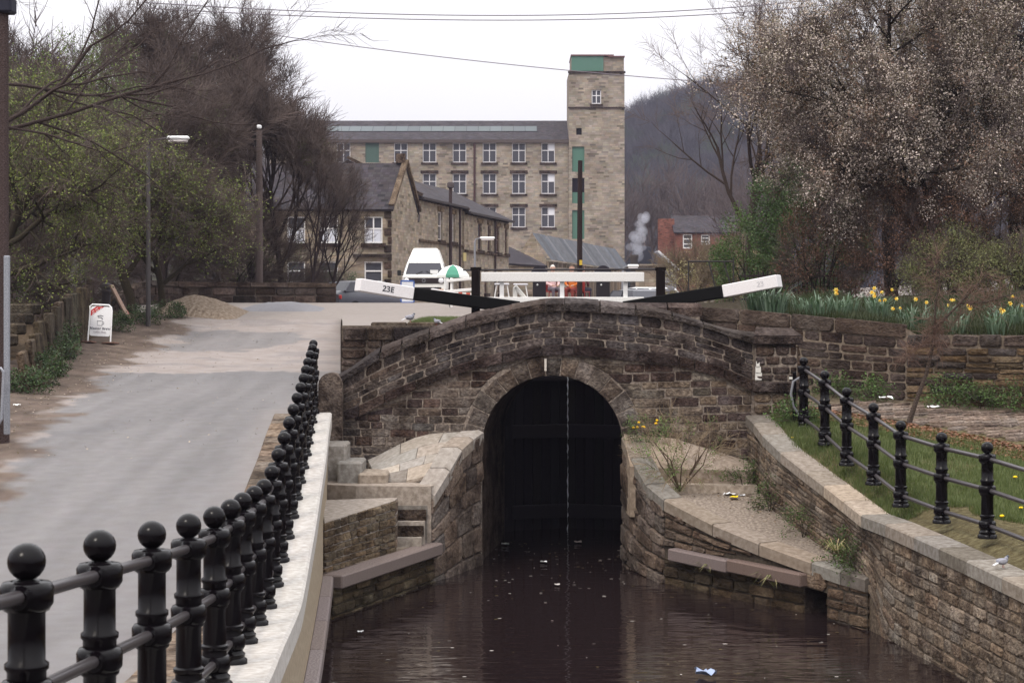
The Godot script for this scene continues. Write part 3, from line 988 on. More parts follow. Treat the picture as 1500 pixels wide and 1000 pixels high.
func build_left_wall() -> void:
	var o := thing("canal_wall", "smooth beige canal wall under the white kerb, with timber fender", "wall")
	var line := []
	for k in 26: 
		var d := lerpf(4.0, 31.6, k / 25.0)
		line.append(Vector2(px(d) + 0.28, d))
	var ytop := func(s): return rb(4.0 + s * 27.6 / poly_len(line)) - 0.16
	part(o, "wall_face", backing(line, func(s): return -0.6, ytop, 40, Color(0.36, 0.3, 0.225)), M.concrete)
	var b := MB.new()
	b.col = Color(0.27, 0.225, 0.215)
	for k in 8:
		var d := 26.5 - k * 1.9
		b.bar(V(px(d) + 0.35, 0.48, d), V(px(d - 1.88) + 0.35, 0.48, d - 1.88), 0.16, 0.2, 0.02)
		part(o, "timber_fender", b, M.wood)
		b = MB.new()
		b.col = tint(Color(0.27, 0.225, 0.215), 0.1)
	o = thing("white_kerb", "broad whitish coping kerb carrying the line of black ball-topped posts", "kerb")
	var d := 3.0
	while d < 31.3:
		var e := minf(d + 1.35, 31.35)
		b = MB.new()
		b.col = Color(0.5, 0.478, 0.455) * rf(0.96, 1.03)
		for z in 3:
			var a := lerpf(d + 0.004, e - 0.004, z / 3.0)
			var f := lerpf(d + 0.004, e - 0.004, (z + 1) / 3.0)
			var q := []
			for t in [a, f]:
				var x := px(t)
				var y := rb(t) + 0.035
				q.append([V(x - 0.22, y - 0.2, t), V(x - 0.22, y - 0.015, t), V(x - 0.2, y, t), V(x + 0.31, y, t), V(x + 0.335, y - 0.02, t), V(x + 0.335, y - 0.22, t)])
			for p in 6:
				b.quad(q[1][p], q[0][p], q[0][(p + 1) % 6], q[1][(p + 1) % 6])
			if z == 0:
				for p in range(1, 5): b.tri(q[0][0], q[0][p + 1], q[0][p])
			if z == 2:
				for p in range(1, 5): b.tri(q[1][0], q[1][p], q[1][p + 1])
		part(o, "kerb_stone", b, M.concrete)
		d = e
	o = thing("edging_stones", "single row of worn beige setts along the roadside of kerb", "edging")
	d = 9.0
	while d < 31.0:
		var e := d + rf(0.5, 0.8)
		b = MB.new()
		b.col = tint(Color(0.34, 0.285, 0.235), 0.12)
		var x := px((d + e) / 2)
		var sl := -atan2(px(e) - px(d), e - d)
		b.box(V(x - 0.42, (rb(d) + rb(e)) / 2 - 0.07, (d + e) / 2), Vector3(0.38, 0.2, e - d - 0.03), 0.02, Basis(Vector3.UP, sl) * Basis(Vector3.RIGHT, atan2(rb(e) - rb(d), e - d)))
		part(o, "sett", b, M.stone)
		d = e

func build_right_side() -> void:
	# the ledge at the foot of the wall
	var o := thing("stepped_ledge", "stone ledge stepping down from the arch to the water, weedy, with litter", "ledge")
	var F := [Vector2(1.876, 32.0), Vector2(2.0, 31.1), Vector2(2.39, 29.8), Vector2(3.24, 28.3), Vector2(4.13, 26.9), Vector2(4.35, 26.35), Vector2(4.74, 25.45)]
	var FY := [Vector2(0, 2.12), Vector2(0.9, 1.78), Vector2(1.45, 1.48), Vector2(2.27, 1.29), Vector2(4.0, 0.955), Vector2(5.66, 0.74), Vector2(6.25, 0.7), Vector2(7.3, 0.66)]
	var top := func(s): return lin(FY, s)
	var tan := Color(0.36, 0.305, 0.255)
	var total := poly_len(F)
	var rows := []
	for k in 41:                                             # the trodden top, from its front edge back to the wall
		var s := total * k / 40
		var a: Vector2 = poly_at(F, s)[0]
		var e := Vector2(lerpf(4.15, 4.78, clampf((s - 2.4) / 4.9, 0, 1)), 0)
		e.y = lerpf(30.6, 25.35, clampf((s - 2.2) / 5.1, 0, 1))
		e.x = wall_x(e.y) + 0.03
		var row := []
		for j in 7:
			var p := a.lerp(e, j / 6.0)
			row.append(V(p.x, minf(top.call(s), 1.29) + rf(-0.014, 0.014) + (0.02 * j / 6.0 if j else 0.0), p.y))
		rows.append(row)
	var b := MB.new()
	b.col = tan
	b.sheet(rows, true)
	part(o, "ledge_top", b, M.mortar)
	for z in [[2.3, 31.15, 3.9, 31.1, 1.64, 0.3], [2.25, 30.8, 3.95, 30.75, 1.45, 0.5]]:
		b = MB.new()
		b.col = tint(tan, 0.08)
		b.prism([Vector2(z[0], z[1]), Vector2(z[2], z[3]), Vector2(4.0, 31.9), Vector2(2.05, 31.9)], [z[4], z[4] - 0.02, z[4] - 0.02, z[4]], 0.8)
		part(o, "step", b, M.pale_stone)
	var bed := [[Vector2(1.92, 31.0), Vector2(2.9, 31.13), Vector2(2.8, 31.99), Vector2(1.87, 31.99)], [Vector2(2.9, 31.12), Vector2(3.92, 31.08), Vector2(4.05, 31.95), Vector2(2.8, 31.98)]]
	var by := [[1.72, 1.66, 2.1, 2.18], [1.67, 1.64, 1.7, 2.08]]
	for k in 2:
		b = MB.new()
		b.col = tint(tan, 0.08)
		b.prism(bed[k], by[k], 0.9)
		part(o, "paving_slab", b, M.pale_stone)
	# coping along the front edge
	var s := 0.04
	for l in [0.8, 0.72, 0.75, 1.3, 1.1, 1.2, 0.75, 0.6]:
		var m := MB.new()
		m.col = tint(Color(0.24, 0.21, 0.18), 0.12)
		var q := []
		for t in [s, s + l - 0.03]:
			var a := poly_at(F, t)
			var nn := Vector2(a[1].y, -a[1].x) * -1
			var y: float = top.call(t)
			q.append([V(a[0].x + nn.x * -0.05, y - 0.15, a[0].y + nn.y * -0.05), V(a[0].x - nn.x * 0.05, y + 0.01, a[0].y - nn.y * 0.05), V(a[0].x - nn.x * 0.02, y + 0.035, a[0].y - nn.y * 0.02), V(a[0].x + nn.x * 0.3, y + 0.04, a[0].y + nn.y * 0.3), V(a[0].x + nn.x * 0.3, y - 0.2, a[0].y + nn.y * 0.3)])
		for z in 5: m.quad(q[0][z], q[1][z], q[1][(z + 1) % 5], q[0][(z + 1) % 5])
		for z in 3:
			m.tri(q[0][0], q[0][z + 1], q[0][z + 2])
			m.tri(q[1][0], q[1][z + 2], q[1][z + 1])
		part(o, "coping_stone", m, M.pale_stone)
		s += l
	# the wall under the edge; the mouth of a culvert is left open in it
	var dark := Color(0.1, 0.085, 0.07)
	var P1 := F.slice(0, 3)
	var P2 := [F[2], F[3], F[4]]
	var P3 := [F[5], F[6]]
	var l1 := poly_len(P1)
	var l2 := poly_len(P2)
	part(o, "mortar_core", backing(P1, func(t): return -0.6, top, 8, dark, 0.0), M.mortar)
	part(o, "mortar_core", backing(P2, func(t): return -0.6, func(t): return top.call(t + l1), 8, dark), M.mortar)
	part(o, "mortar_core", backing([F[4], F[5]], func(t): return 0.36, func(t): return 0.72, 1, dark), M.mortar)
	part(o, "mortar_core", backing(P3, func(t): return -0.6, func(t): return 0.68, 3, dark), M.mortar)
	b = MB.new()
	b.col = Color(0.06, 0.05, 0.045)
	var c0 := V(F[4].x, -0.5, F[4].y)
	var c1 := V(F[5].x, -0.5, F[5].y)
	var inn := Vector3(0.9, 0, -0.3)
	var up := Vector3(0, 0.86, 0)
	b.quad(c0, c0 + up, c0 + inn + up, c0 + inn)
	b.quad(c1, c1 + inn, c1 + inn + up, c1 + up)
	b.quad(c0 + up, c1 + up, c1 + inn + up, c0 + inn + up)
	b.quad(c0 + inn, c0 + inn + up, c1 + inn + up, c1 + inn)
	part(o, "culvert", b, M.stone)
	lay_wall(P1, func(t): return -0.25, func(t): return top.call(t) - 0.1, 7, 0.35, 0.8, func(t): return Color(0.235, 0.198, 0.172), 0.28, 0.028, 0.06)
	lay_wall(P2, func(t): return 0.58, func(t): return maxf(0.62, top.call(t + l1) - 0.1), 4, 0.2, 0.55, func(t): return Color(0.21, 0.17, 0.14), 0.28, 0.03, 0.05)
	lay_wall(P2, func(t): return -0.2, func(t): return 0.41, 4, 0.25, 0.6, func(t): return Color(0.13, 0.105, 0.075), 0.3, 0.025, 0.045)
	lay_wall([F[4], F[5]], func(t): return 0.37, func(t): return 0.64, 1, 0.8, 0.9, func(t): return Color(0.26, 0.215, 0.175), 0.1, 0.02, 0.05)
	lay_wall(P3, func(t): return -0.25, func(t): return 0.6, 6, 0.2, 0.45, func(t): return Color(0.23, 0.185, 0.145), 0.25, 0.025, 0.03)
	flush(o, "rubble_stone", M.stone)
	for z in [[2.5, 29.45, 3.25, 28.2], [3.26, 28.18, 4.13, 26.75]]:
		b = MB.new()
		b.col = tint(Color(0.2, 0.155, 0.145), 0.06)
		b.bar(V(z[0], 0.5, z[1]), V(z[2], 0.48, z[3]), 0.26, 0.19, 0.02)
		part(o, "timber_fender", b, M.wood)
	# the retaining wall with its coping
	o = thing("retaining_wall", "long tan stone retaining wall with flat coping, curving down beside the water", "wall")
	var line := WALL.slice(0, 10)
	var total2 := poly_len(line)
	var dd := func(t): return poly_at(line, t)[0].y
	var lo := func(t): return -0.6
	var hi := func(t): return cw(dd.call(t)) - 0.17
	part(o, "mortar_core", backing(line, lo, func(t): return hi.call(t) + 0.1, 60, Color(0.17, 0.135, 0.105), 0.0), M.mortar)
	var foot := func(t):
		var d: float = dd.call(t)
		return lin([Vector2(12, -0.3), Vector2(24.6, -0.3), Vector2(25.5, 0.55), Vector2(28, 0.8), Vector2(30, 1.1), Vector2(32, 1.3)], d)
	var near := []
	for p in line:
		if p.y >= 16: near.append(p)
	lay_wall(near, foot, hi, 11, 0.22, 0.5, func(t): return Color(0.325, 0.277, 0.226) if R.randf() < 0.8 else Color(0.27, 0.225, 0.185), 0.14, 0.02, 0.026)
	flush(o, "wall_stone", M.stone, 298)
	s = 0.0
	while s < total2 - 2:
		var l := rf(0.75, 1.15)
		var m := MB.new()
		m.col = tint(Color(0.265, 0.23, 0.195), 0.09)
		var q := []
		for t in [s + 0.006, s + l - 0.006]:
			var a := poly_at(line, t)
			var nn := Vector2(-a[1].y, a[1].x)
			var y := cw(a[0].y)
			var at := func(w: float, h: float) -> Vector3: return V(a[0].x + nn.x * w, y + h, a[0].y + nn.y * w)
			q.append([at.call(-0.05, -0.17), at.call(-0.05, -0.02), at.call(-0.03, 0.0), at.call(0.33, 0.01), at.call(0.33, -0.2)])
		for z in 5: m.quad(q[0][z], q[1][z], q[1][(z + 1) % 5], q[0][(z + 1) % 5])
		for z in 3:
			m.tri(q[0][0], q[0][z + 1], q[0][z + 2])
			m.tri(q[1][0], q[1][z + 2], q[1][z + 1])
		part(o, "coping_stone", m, M.pale_stone)
		s += l
	# the garden wall
	o = thing("garden_wall", "old stone wall below the daffodil bed, darker squared stones then rough brown ones", "wall")
	var gl := GARDEN.slice(0, 5)
	var gx := func(t): return poly_at(gl, t)[0].x
	part(o, "mortar_core", backing(gl, func(t): return 1.6, func(t): return garden_top(gx.call(t)) - 0.04, 40, Color(0.27, 0.22, 0.18)), M.mortar)
	var split := poly_len([GARDEN[0], GARDEN[1], GARDEN[2]])
	var part1 := [GARDEN[0], GARDEN[1], GARDEN[2]]
	var part2 := [GARDEN[2], GARDEN[3], GARDEN[4]]
	lay_wall(part1, func(t): return 2.35, func(t): return garden_top(gx.call(t)) - 0.27, 9, 0.26, 0.7, func(t): return Color(0.135, 0.108, 0.098), 0.3, 0.028, 0.025)
	lay_wall(part1, func(t): return garden_top(gx.call(t)) - 0.27, func(t): return garden_top(gx.call(t)), 1, 0.8, 1.3, func(t): return Color(0.17, 0.135, 0.115), 0.15, 0.025, 0.045)
	lay_wall(part2, func(t): return 2.0, func(t): return 3.6, 14, 0.3, 0.7, func(t): return Color(0.215, 0.165, 0.11) if R.randf() < 0.7 else Color(0.12, 0.105, 0.1), 0.3, 0.02, 0.05)
	lay_wall(part2, func(t): return 3.6, func(t): return 3.84, 1, 0.25, 0.5, func(t): return Color(0.13, 0.115, 0.108), 0.3, 0.04, 0.08)
	flush(o, "wall_stone", M.stone, 296)
	# the sett path below the garden wall
	o = thing("sett_path", "pale stone sett path along the foot of the garden wall", "path")
	o.set_meta("kind", "structure")
	o.remove_meta("category")
	var shapes := []
	for k in 6:
		var m := MB.new()
		m.col = tint(Color(0.36, 0.3, 0.26), 0.12)
		m.box(Vector3.ZERO, Vector3(0.33 + 0.02 * (k % 3), 0.12, 0.2), 0.02)
		shapes.append(m.mesh())
	var n := 0
	for r in 12:
		for k in 24:
			var t := k * 0.365 + (0.18 if r % 2 else 0.0)
			var base := Vector2(5.25, 32.75).lerp(Vector2(9.9, 27.2), t / 7.24)
			var off := Vector2(0.766, 0.642) * (r * 0.222)
			var p := base + off
			if p.y > garden_d(p.x) - 0.55 + rf(-0.3, 0.2) or R.randf() < 0.05: continue
			var st := part(o, "sett", shapes[R.randi() % 6], M.stone, V(p.x, gr(p.y) - 0.03 + rf(-0.008, 0.012), p.y))
			st.rotation = Vector3(rf(-0.03, 0.03) - 0.07, atan2(5.55, 4.65), rf(-0.03, 0.03))
			n += 1
	var rows2 := []
	for k in 25:
		var t := k / 24.0
		var a := Vector2(5.0, 32.95).lerp(Vector2(10.2, 26.75), t)
		var row := []
		for j in 9:
			var p := a + Vector2(0.766, 0.642) * (j * 0.36)
			row.append(V(p.x, gr(p.y) + 0.006, p.y))
		rows2.append(row)
	b = MB.new()
	b.col = Color(0.2, 0.165, 0.125)
	b.sheet(rows2, true)
	part(o, "path_bed", b, M.earth)
	# a strip of fallen leaves and bark between grass and path
	rows2 = []
	for k in 41:
		var t := k / 40.0
		var a := Vector2(4.95, 32.6).lerp(Vector2(9.6, 26.3), t)
		var row := []
		for j in 5:
			var p := a - Vector2(0.8, 0.6) * (j * 0.16 * (0.85 + 0.25 * sin(k * 0.9)))
			row.append(V(p.x, gr(p.y) + 0.02 + rf(-0.01, 0.012), p.y))
		rows2.append(row)
	b = MB.new()
	b.col = Color(0.13, 0.066, 0.04)
	b.sheet(rows2)
	single("bark_strip", b, M.earth, "", "", "", "structure")

func build_left_lock_wall() -> void:
	var o := thing("lockside_wall", "low dark stone wall with big copings behind the left of the bridge", "wall")
	var b := MB.new()
	b.col = Color(0.2, 0.165, 0.14)
	b.box(V(-1.9, 2.9, 36.6), Vector3(2.7, 2.1, 0.4))
	part(o, "mortar_core", b, M.mortar)
	lay_wall([Vector2(-3.26, 36.38), Vector2(-0.6, 36.38)], func(s): return 2.5, func(s): return 3.68, 7, 0.25, 0.5, func(s): return Color(0.15, 0.12, 0.105), 0.25, 0.028, 0.03)
	flush(o, "wall_stone", M.stone)
	var x := -3.22
	for l in [0.46, 0.5, 0.8, 0.9]:
		b = MB.new()
		b.col = tint(Color(0.14, 0.115, 0.105), 0.15)
		b.box(V(x + l / 2, 3.79, 36.58), Vector3(l - 0.02, 0.25, 0.5), 0.025)
		part(o, "coping_stone", b, M.stone)
		x += l
	x = -2.75
	for l in [0.7, 0.8, 0.7]:
		b = MB.new()
		b.col = tint(Color(0.2, 0.165, 0.13), 0.15)
		b.box(V(x + l / 2, 3.94, 37.3), Vector3(l - 0.02, 0.14, 0.5), 0.025)
		part(o, "coping_stone", b, M.stone)
		x += l
	var side := [Vector2(-5.0, 56.0), Vector2(-3.27, 36.42)]
	part(o, "side_wall", backing(side, func(s): return 2.4, func(s): return lerpf(4.0, 3.9, s / 20.0), 20, Color(0.2, 0.165, 0.14)), M.stone)
	# walls of the lock chamber
	o = thing("lock_chamber", "dark stone lock chamber walls behind the bridge", "lock")
	for z in [-1.16, 2.36]:
		b = MB.new()
		b.col = Color(0.16, 0.135, 0.12)
		b.box(V(z, 1.7, 46.5), Vector3(0.12 if z < 0 else 0.12, 4.6, 21.4))
		part(o, "chamber_wall", b, M.stone)
	b = MB.new()
	b.col = Color(0.16, 0.135, 0.12)
	b.box(V(0.6, 1.7, 57.4), Vector3(3.6, 4.8, 0.4))
	part(o, "head_wall", b, M.stone)

# ---------- iron railings
var post_meshes := []

func make_post_meshes() -> void:
	var m := MB.new()
	m.col = Color(1, 1, 1)
	m.lathe([Vector2(0, 0), Vector2(0.1150, 0), Vector2(0.1150, 0.035), Vector2(0.0966, 0.05), Vector2(0.1012, 0.075), Vector2(0.0846, 0.09), Vector2(0.0754, 0.24), Vector2(0.0874, 0.25), Vector2(0.0874, 0.27), Vector2(0.0736, 0.28), Vector2(0.0718, 0.5), Vector2(0.0846, 0.51), Vector2(0.0883, 0.525), Vector2(0.0846, 0.54), Vector2(0.0736, 0.55), Vector2(0.0736, 0.66), Vector2(0.0828, 0.67), Vector2(0.0828, 0.69), Vector2(0.0699, 0.7), Vector2(0.0699, 0.88), Vector2(0.0810, 0.89), Vector2(0.0810, 0.9), Vector2(0.0699, 0.91), Vector2(0.0699, 0.985), Vector2(0.0460, 1.005), Vector2(0.0368, 1.0)], Vector3.ZERO, 20)
	post_meshes.append(m.mesh())
	m = MB.new()
	m.ball(Vector3.ZERO, Vector3(0.072, 0.071, 0.072), 12, 20)
	post_meshes.append(m.mesh())
	m = MB.new()
	m.lathe([Vector2(0.06, -0.06), Vector2(0.085, -0.055), Vector2(0.1, -0.03), Vector2(0.102, 0.03), Vector2(0.09, 0.05), Vector2(0.06, 0.055)], Vector3.ZERO, 18)
	m.tube([Vector3(0, 0, -0.125), Vector3(0, 0, -0.1), Vector3(0, 0, 0.1), Vector3(0, 0, 0.125)], [0.038, 0.05, 0.05, 0.038], 14)
	post_meshes.append(m.mesh())

func iron_railing(spots: Array, label: String) -> void:        # spots: where each post stands
	var o := thing("iron_railing", label, "railing", "black ball-topped railings")
	for k in spots.size():
		var p: Vector3 = spots[k]
		var e: Vector3 = spots[mini(k + 1, spots.size() - 1)] - spots[maxi(k - 1, 0)]
		var post := part(o, "post", post_meshes[0], M.iron, p)
		post.rotation.y = atan2(e.x, e.z)
		part(post, "ball_finial", post_meshes[1], M.iron, Vector3(0, 1.072, 0))
		for y in [0.155, 0.575, 0.945]:
			part(post, "rail_socket", post_meshes[2], M.iron, Vector3(0, y, 0))
		if k < spots.size() - 1:
			for y in [0.155, 0.575, 0.945]:
				var m := MB.new()
				var d: Vector3 = (spots[k + 1] - p).normalized()
				m.tube([p + Vector3(0, y, 0) + d * 0.06, spots[k + 1] + Vector3(0, y, 0) - d * 0.06], [0.027, 0.027], 10, false)
				part(o, "rail", m, M.rail)

func build_railings() -> void:
	make_post_meshes()
	mat("rail", Color(0.06, 0.052, 0.055), 0.3)
	M.rail.metallic = 0.35
	var spots := []
	var d := 4.8
	while d < 32.5:
		spots.append(V(px(d) + 0.02, rb(d) + 0.03 - (0.02 if d > 31.5 else 0.0), d))
		d += 1.2
	iron_railing(spots, "long black iron railing on the white kerb beside the road, ball-topped posts")
	spots = [V(4.69, 2.36, 30.7), V(4.8, 2.19, 29.3), V(4.89, 1.99, 27.9), V(5.035, 1.83, 26.6), V(5.15, 1.66, 25.3), V(5.4, 1.59, 24.0), V(5.65, 1.56, 22.7), V(5.86, 1.5, 21.4), V(6.05, 1.44, 20.0)]
	iron_railing(spots, "shorter black iron railing on the grass above the retaining wall")
	var o := thing("iron_hoop", "black iron bar and grey hoop beside the pier at the railing's end", "bar")
	var m := MB.new()
	m.bar(V(4.6, 2.3, 31.1), V(4.6, 3.25, 31.1), 0.06, 0.06, 0.01)
	part(o, "bar", m, M.iron)
	m = MB.new()
	m.col = Color(0.2, 0.2, 0.22)
	m.tube([V(4.66, 2.55, 30.95), V(4.56, 2.7, 30.95), V(4.52, 2.9, 30.95), V(4.56, 3.1, 30.95), V(4.66, 3.16, 30.95)], [0.02, 0.02, 0.02, 0.02, 0.02], 8)
	part(o, "hoop", m, M.plain)

func text(parent: Node, called: String, s: String, size: float, at: Vector3, b: Basis, c: Color, fam := "Droid Sans", bold := false) -> void:
	var t := TextMesh.new()
	t.text = s
	var f := SystemFont.new()
	f.font_names = PackedStringArray([fam])
	f.font_weight = 700 if bold else 400
	t.font = f
	t.font_size = 64
	t.pixel_size = size / 64.0
	t.depth = 0.004
	t.curve_step = 4
	var o := part(parent, called, t, null, at)
	var m: StandardMaterial3D
	var key := "ink_%s" % c.to_html()
	m = M[key] if M.has(key) else mat(key, c, 0.8)
	o.material_override = m
	o.basis = b

# ---------- the lock
func build_lock() -> void:
	var o := thing("lock_gates", "dark wet timber lock gates just behind the bridge arch", "lock gate")
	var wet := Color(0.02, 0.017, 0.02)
	for side in [-1, 1]:
		var a := V(-0.14 if side < 0 else 2.32, 0, 36.8)
		var e := V(1.08, 0, 37.3)
		for k in 7:
			var p := a.lerp(e, (k + 0.04) / 7.0)
			var q := a.lerp(e, (k + 0.96) / 7.0)
			var m := MB.new()
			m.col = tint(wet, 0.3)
			var mid := (p + q) / 2
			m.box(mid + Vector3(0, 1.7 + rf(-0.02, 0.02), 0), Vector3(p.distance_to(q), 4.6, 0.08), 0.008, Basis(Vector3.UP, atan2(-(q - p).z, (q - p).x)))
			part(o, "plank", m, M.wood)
		for y in [0.35, 1.9, 3.0, 3.9]:
			var m := MB.new()
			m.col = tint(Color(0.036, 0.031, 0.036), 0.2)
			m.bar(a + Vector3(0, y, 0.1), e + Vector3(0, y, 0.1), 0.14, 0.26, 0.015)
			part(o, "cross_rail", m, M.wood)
		var h := MB.new()
		h.col = wet
		h.box(a + Vector3(0, 1.8, 0), Vector3(0.3, 5.0, 0.3), 0.03)
		part(o, "heel_post", h, M.wood)
	# balance beams: black with white ends
	for side in [-1, 1]:
		var p0 := V(0.1, 4.3, 37.0) if side < 0 else V(2.2, 4.3, 37.0)
		var p1 := V(-1.9, 4.56, 36.0) if side < 0 else V(4.02, 4.6, 36.02)
		var p2 := V(-2.87, 4.72, 35.5) if side < 0 else V(4.97, 4.79, 35.5)
		var beam := thing("balance_beam", "black lock balance beam with white end marked 23E, on the road side" if side < 0 else "black lock balance beam with plain white end, on the garden side", "balance beam", "lock balance beams")
		var m := MB.new()
		m.col = Color(0.011, 0.009, 0.0105)
		m.bar(p0, p1, 0.26, 0.23, 0.015)
		part(beam, "beam", m, M.wood)
		m = MB.new()
		m.col = Color(0.74, 0.72, 0.73)
		m.bar(p1, p2, 0.265, 0.235, 0.012)
		part(beam, "white_end", m, M.paint)
		var f := (p2 - p1).normalized() if side > 0 else (p1 - p2).normalized()
		var up := Vector3(-f.y, f.x, 0).normalized()
		up = (Vector3.UP - f * f.y).normalized()
		var b := Basis(f, up, f.cross(up))
		if side < 0: text(beam, "lettering", "23E", 0.15, (p1 + p2) / 2 + f.cross(up) * 0.135 + f * 0.02, b, Color(0.05, 0.05, 0.06), "Droid Sans", true)
		else: text(beam, "lettering", "23", 0.13, (p1 + p2) / 2 + f.cross(up) * 0.135 + f * 0.22, b, Color(0.45, 0.44, 0.46))
		var pp := V(-0.7, 4.3, 36.85) if side < 0 else V(2.87, 4.3, 36.9)
		m = MB.new()
		m.col = Color(0.014, 0.01, 0.011)
		m.box(pp + Vector3(0, 0.1, 0), Vector3(0.165, 1.24, 0.2), 0.02)
		for k in 4:
			m.box(pp + Vector3(0.07 * cos(k * 1.7), 0.74, 0.07 * sin(k * 1.7)), Vector3(0.07, 0.07, 0.07), 0.01)
		single("gate_post", m, M.wood, "squat black timber gate post at the %s beam" % ("road-side" if side < 0 else "garden-side"), "post", "black gate posts")
	# the white footbridge rail
	var rail := thing("white_handrail", "white painted wooden handrail of two boards across the lock gates", "handrail")
	for z in [[4.8, 4.985, -0.6, 2.58], [4.35, 4.5, -0.6, 2.58]]:
		var m := MB.new()
		m.col = Color(0.8, 0.79, 0.78)
		m.box(V((z[2] + z[3]) / 2, (z[0] + z[1]) / 2, 37.3), Vector3(z[3] - z[2], z[1] - z[0], 0.06), 0.008)
		part(rail, "board", m, M.paint)
	for x in [-0.2, 0.98, 2.22]:
		var m := MB.new()
		m.col = Color(0.78, 0.77, 0.77)
		m.box(V(x, 4.45, 37.37), Vector3(0.085, 1.0, 0.07), 0.008)
		part(rail, "upright", m, M.paint)
	var m := MB.new()
	m.col = Color(0.74, 0.72, 0.68)
	m.bar(V(0.06, 4.36, 37.5), V(0.06, 4.7, 37.5), 0.09, 0.09, 0.02)
	m.bar(V(0.05, 4.72, 37.5), V(0.32, 4.4, 37.5), 0.09, 0.09, 0.02)
	part(rail, "brace", m, M.paint)
	m = MB.new()
	m.col = Color(0.05, 0.045, 0.05)
	m.tube([V(-0.95, 5.02, 37.0), V(2.87, 5.04, 37.0)], [0.018, 0.018], 8)
	single("iron_bar", m, M.plain, "thin black iron bar running above the white handrail", "bar")
	# the plank walk on the gates
	m = MB.new()
	m.col = Color(0.08, 0.065, 0.06)
	m.box(V(1.08, 4.08, 37.55), Vector3(2.7, 0.07, 0.4), 0.01)
	single("gate_walkway", m, M.wood, "narrow dark plank walkway along the lock gates", "walkway")
	# water leaking between the gates
	m = MB.new()
	m.col = Color(0.8, 0.82, 0.86)
	var pts := []
	var rr := []
	for k in 60:
		pts.append(V(1.08 + 0.006 * sin(k * 1.9) + rf(-0.003, 0.003), 3.3 - k * 0.056, 37.0 + 0.004 * k / 10.0))
		rr.append(rf(0.004, 0.015) if R.randf() < 0.75 else 0.001)
	m.tube(pts, rr, 5)
	single("leaking_water", m, M.gloss, "thin white thread of water leaking between the gates", "water jet")
	# the head gate and its rails, at the far end of the lock
	o = thing("head_gate", "distant lock gate with white beam end seen behind the near beam", "lock gate")
	m = MB.new()
	m.col = Color(0.03, 0.027, 0.027)
	m.box(V(0.9, 3.9, 57.0), Vector3(3.2, 1.4, 0.3), 0.02)
	part(o, "gate_leaf", m, M.wood)
	m = MB.new()
	m.col = Color(0.72, 0.7, 0.72)
	m.bar(V(-2.4, 4.74, 56.6), V(-0.9, 4.45, 57), 0.25, 0.26, 0.02)
	part(o, "white_end", m, M.paint)
	text(o, "lettering", "23E", 0.16, V(-1.55, 4.58, 56.6), Basis(), Color(0.2, 0.2, 0.22))
	o = thing("lock_handrail", "thin white sloping handrail with two bars beyond the black gate post", "handrail")
	for z in [[5.1, 5.2], [4.78, 4.86]]:
		m = MB.new()
		m.col = Color(0.8, 0.79, 0.78)
		m.bar(V(-2.0, z[0], 58.2), V(-1.0, z[1], 58.2), 0.05, 0.09, 0.01)
		part(o, "rail", m, M.paint)
	for x in [-1.85, -1.02]:
		m = MB.new()
		m.col = Color(0.8, 0.79, 0.78)
		m.box(V(x, 4.75, 58.25), Vector3(0.07, 0.9, 0.06), 0.01)
		part(o, "upright", m, M.paint)
	o = thing("striped_barrier", "low red and white chequered barrier board near the parasol", "barrier")
	for k in 8:
		m = MB.new()
		m.col = Color(0.55, 0.09, 0.05) if k % 2 else Color(0.75, 0.73, 0.7)
		m.box(V(-2.0 + k * 0.125, 4.72 - 0.008 * k, 60.0), Vector3(0.122, 0.16, 0.03))
		part(o, "panel", m, M.paint)
	m = MB.new()
	m.col = Color(0.1, 0.1, 0.1)
	for x in [-1.95, -1.2]: m.box(V(x, 4.5, 60.05), Vector3(0.05, 0.4, 0.05))
	part(o, "leg", m, M.plain)
	# paddle stands with hooded tops
	for z in [[0.83, "left of the seated people"], [2.76, "right of the seated people"]]:
		o = thing("paddle_stand", "black hooded paddle stand behind the white handrail, %s" % z[1], "paddle gear", "hooded paddle stands")
		m = MB.new()
		m.col = Color(0.028, 0.026, 0.03)
		m.box(V(z[0], 4.72, 58.0), Vector3(0.4, 0.9, 0.36), 0.03)
		part(o, "stand", m, M.plain)
		m = MB.new()
		m.col = Color(0.033, 0.03, 0.036)
		var poly := [Vector2(-0.28, 0)]
		for k in 11: poly.append(Vector2(-0.28 * cos(PI * k / 10), 0.06 + 0.34 * sin(PI * k / 10)))
		poly.append(Vector2(0.28, 0))
		poly.reverse()
		m.extrude(poly, 0.44, V(z[0], 5.17, 57.78))
		part(o, "hood", m, M.plain)
		m = MB.new()
		m.col = Color(0.6, 0.6, 0.6)
		m.ball(V(z[0] - 0.06, 4.98, 57.8), Vector3(0.03, 0.03, 0.02), 6, 8)
		part(o, "stud", m, M.plain)

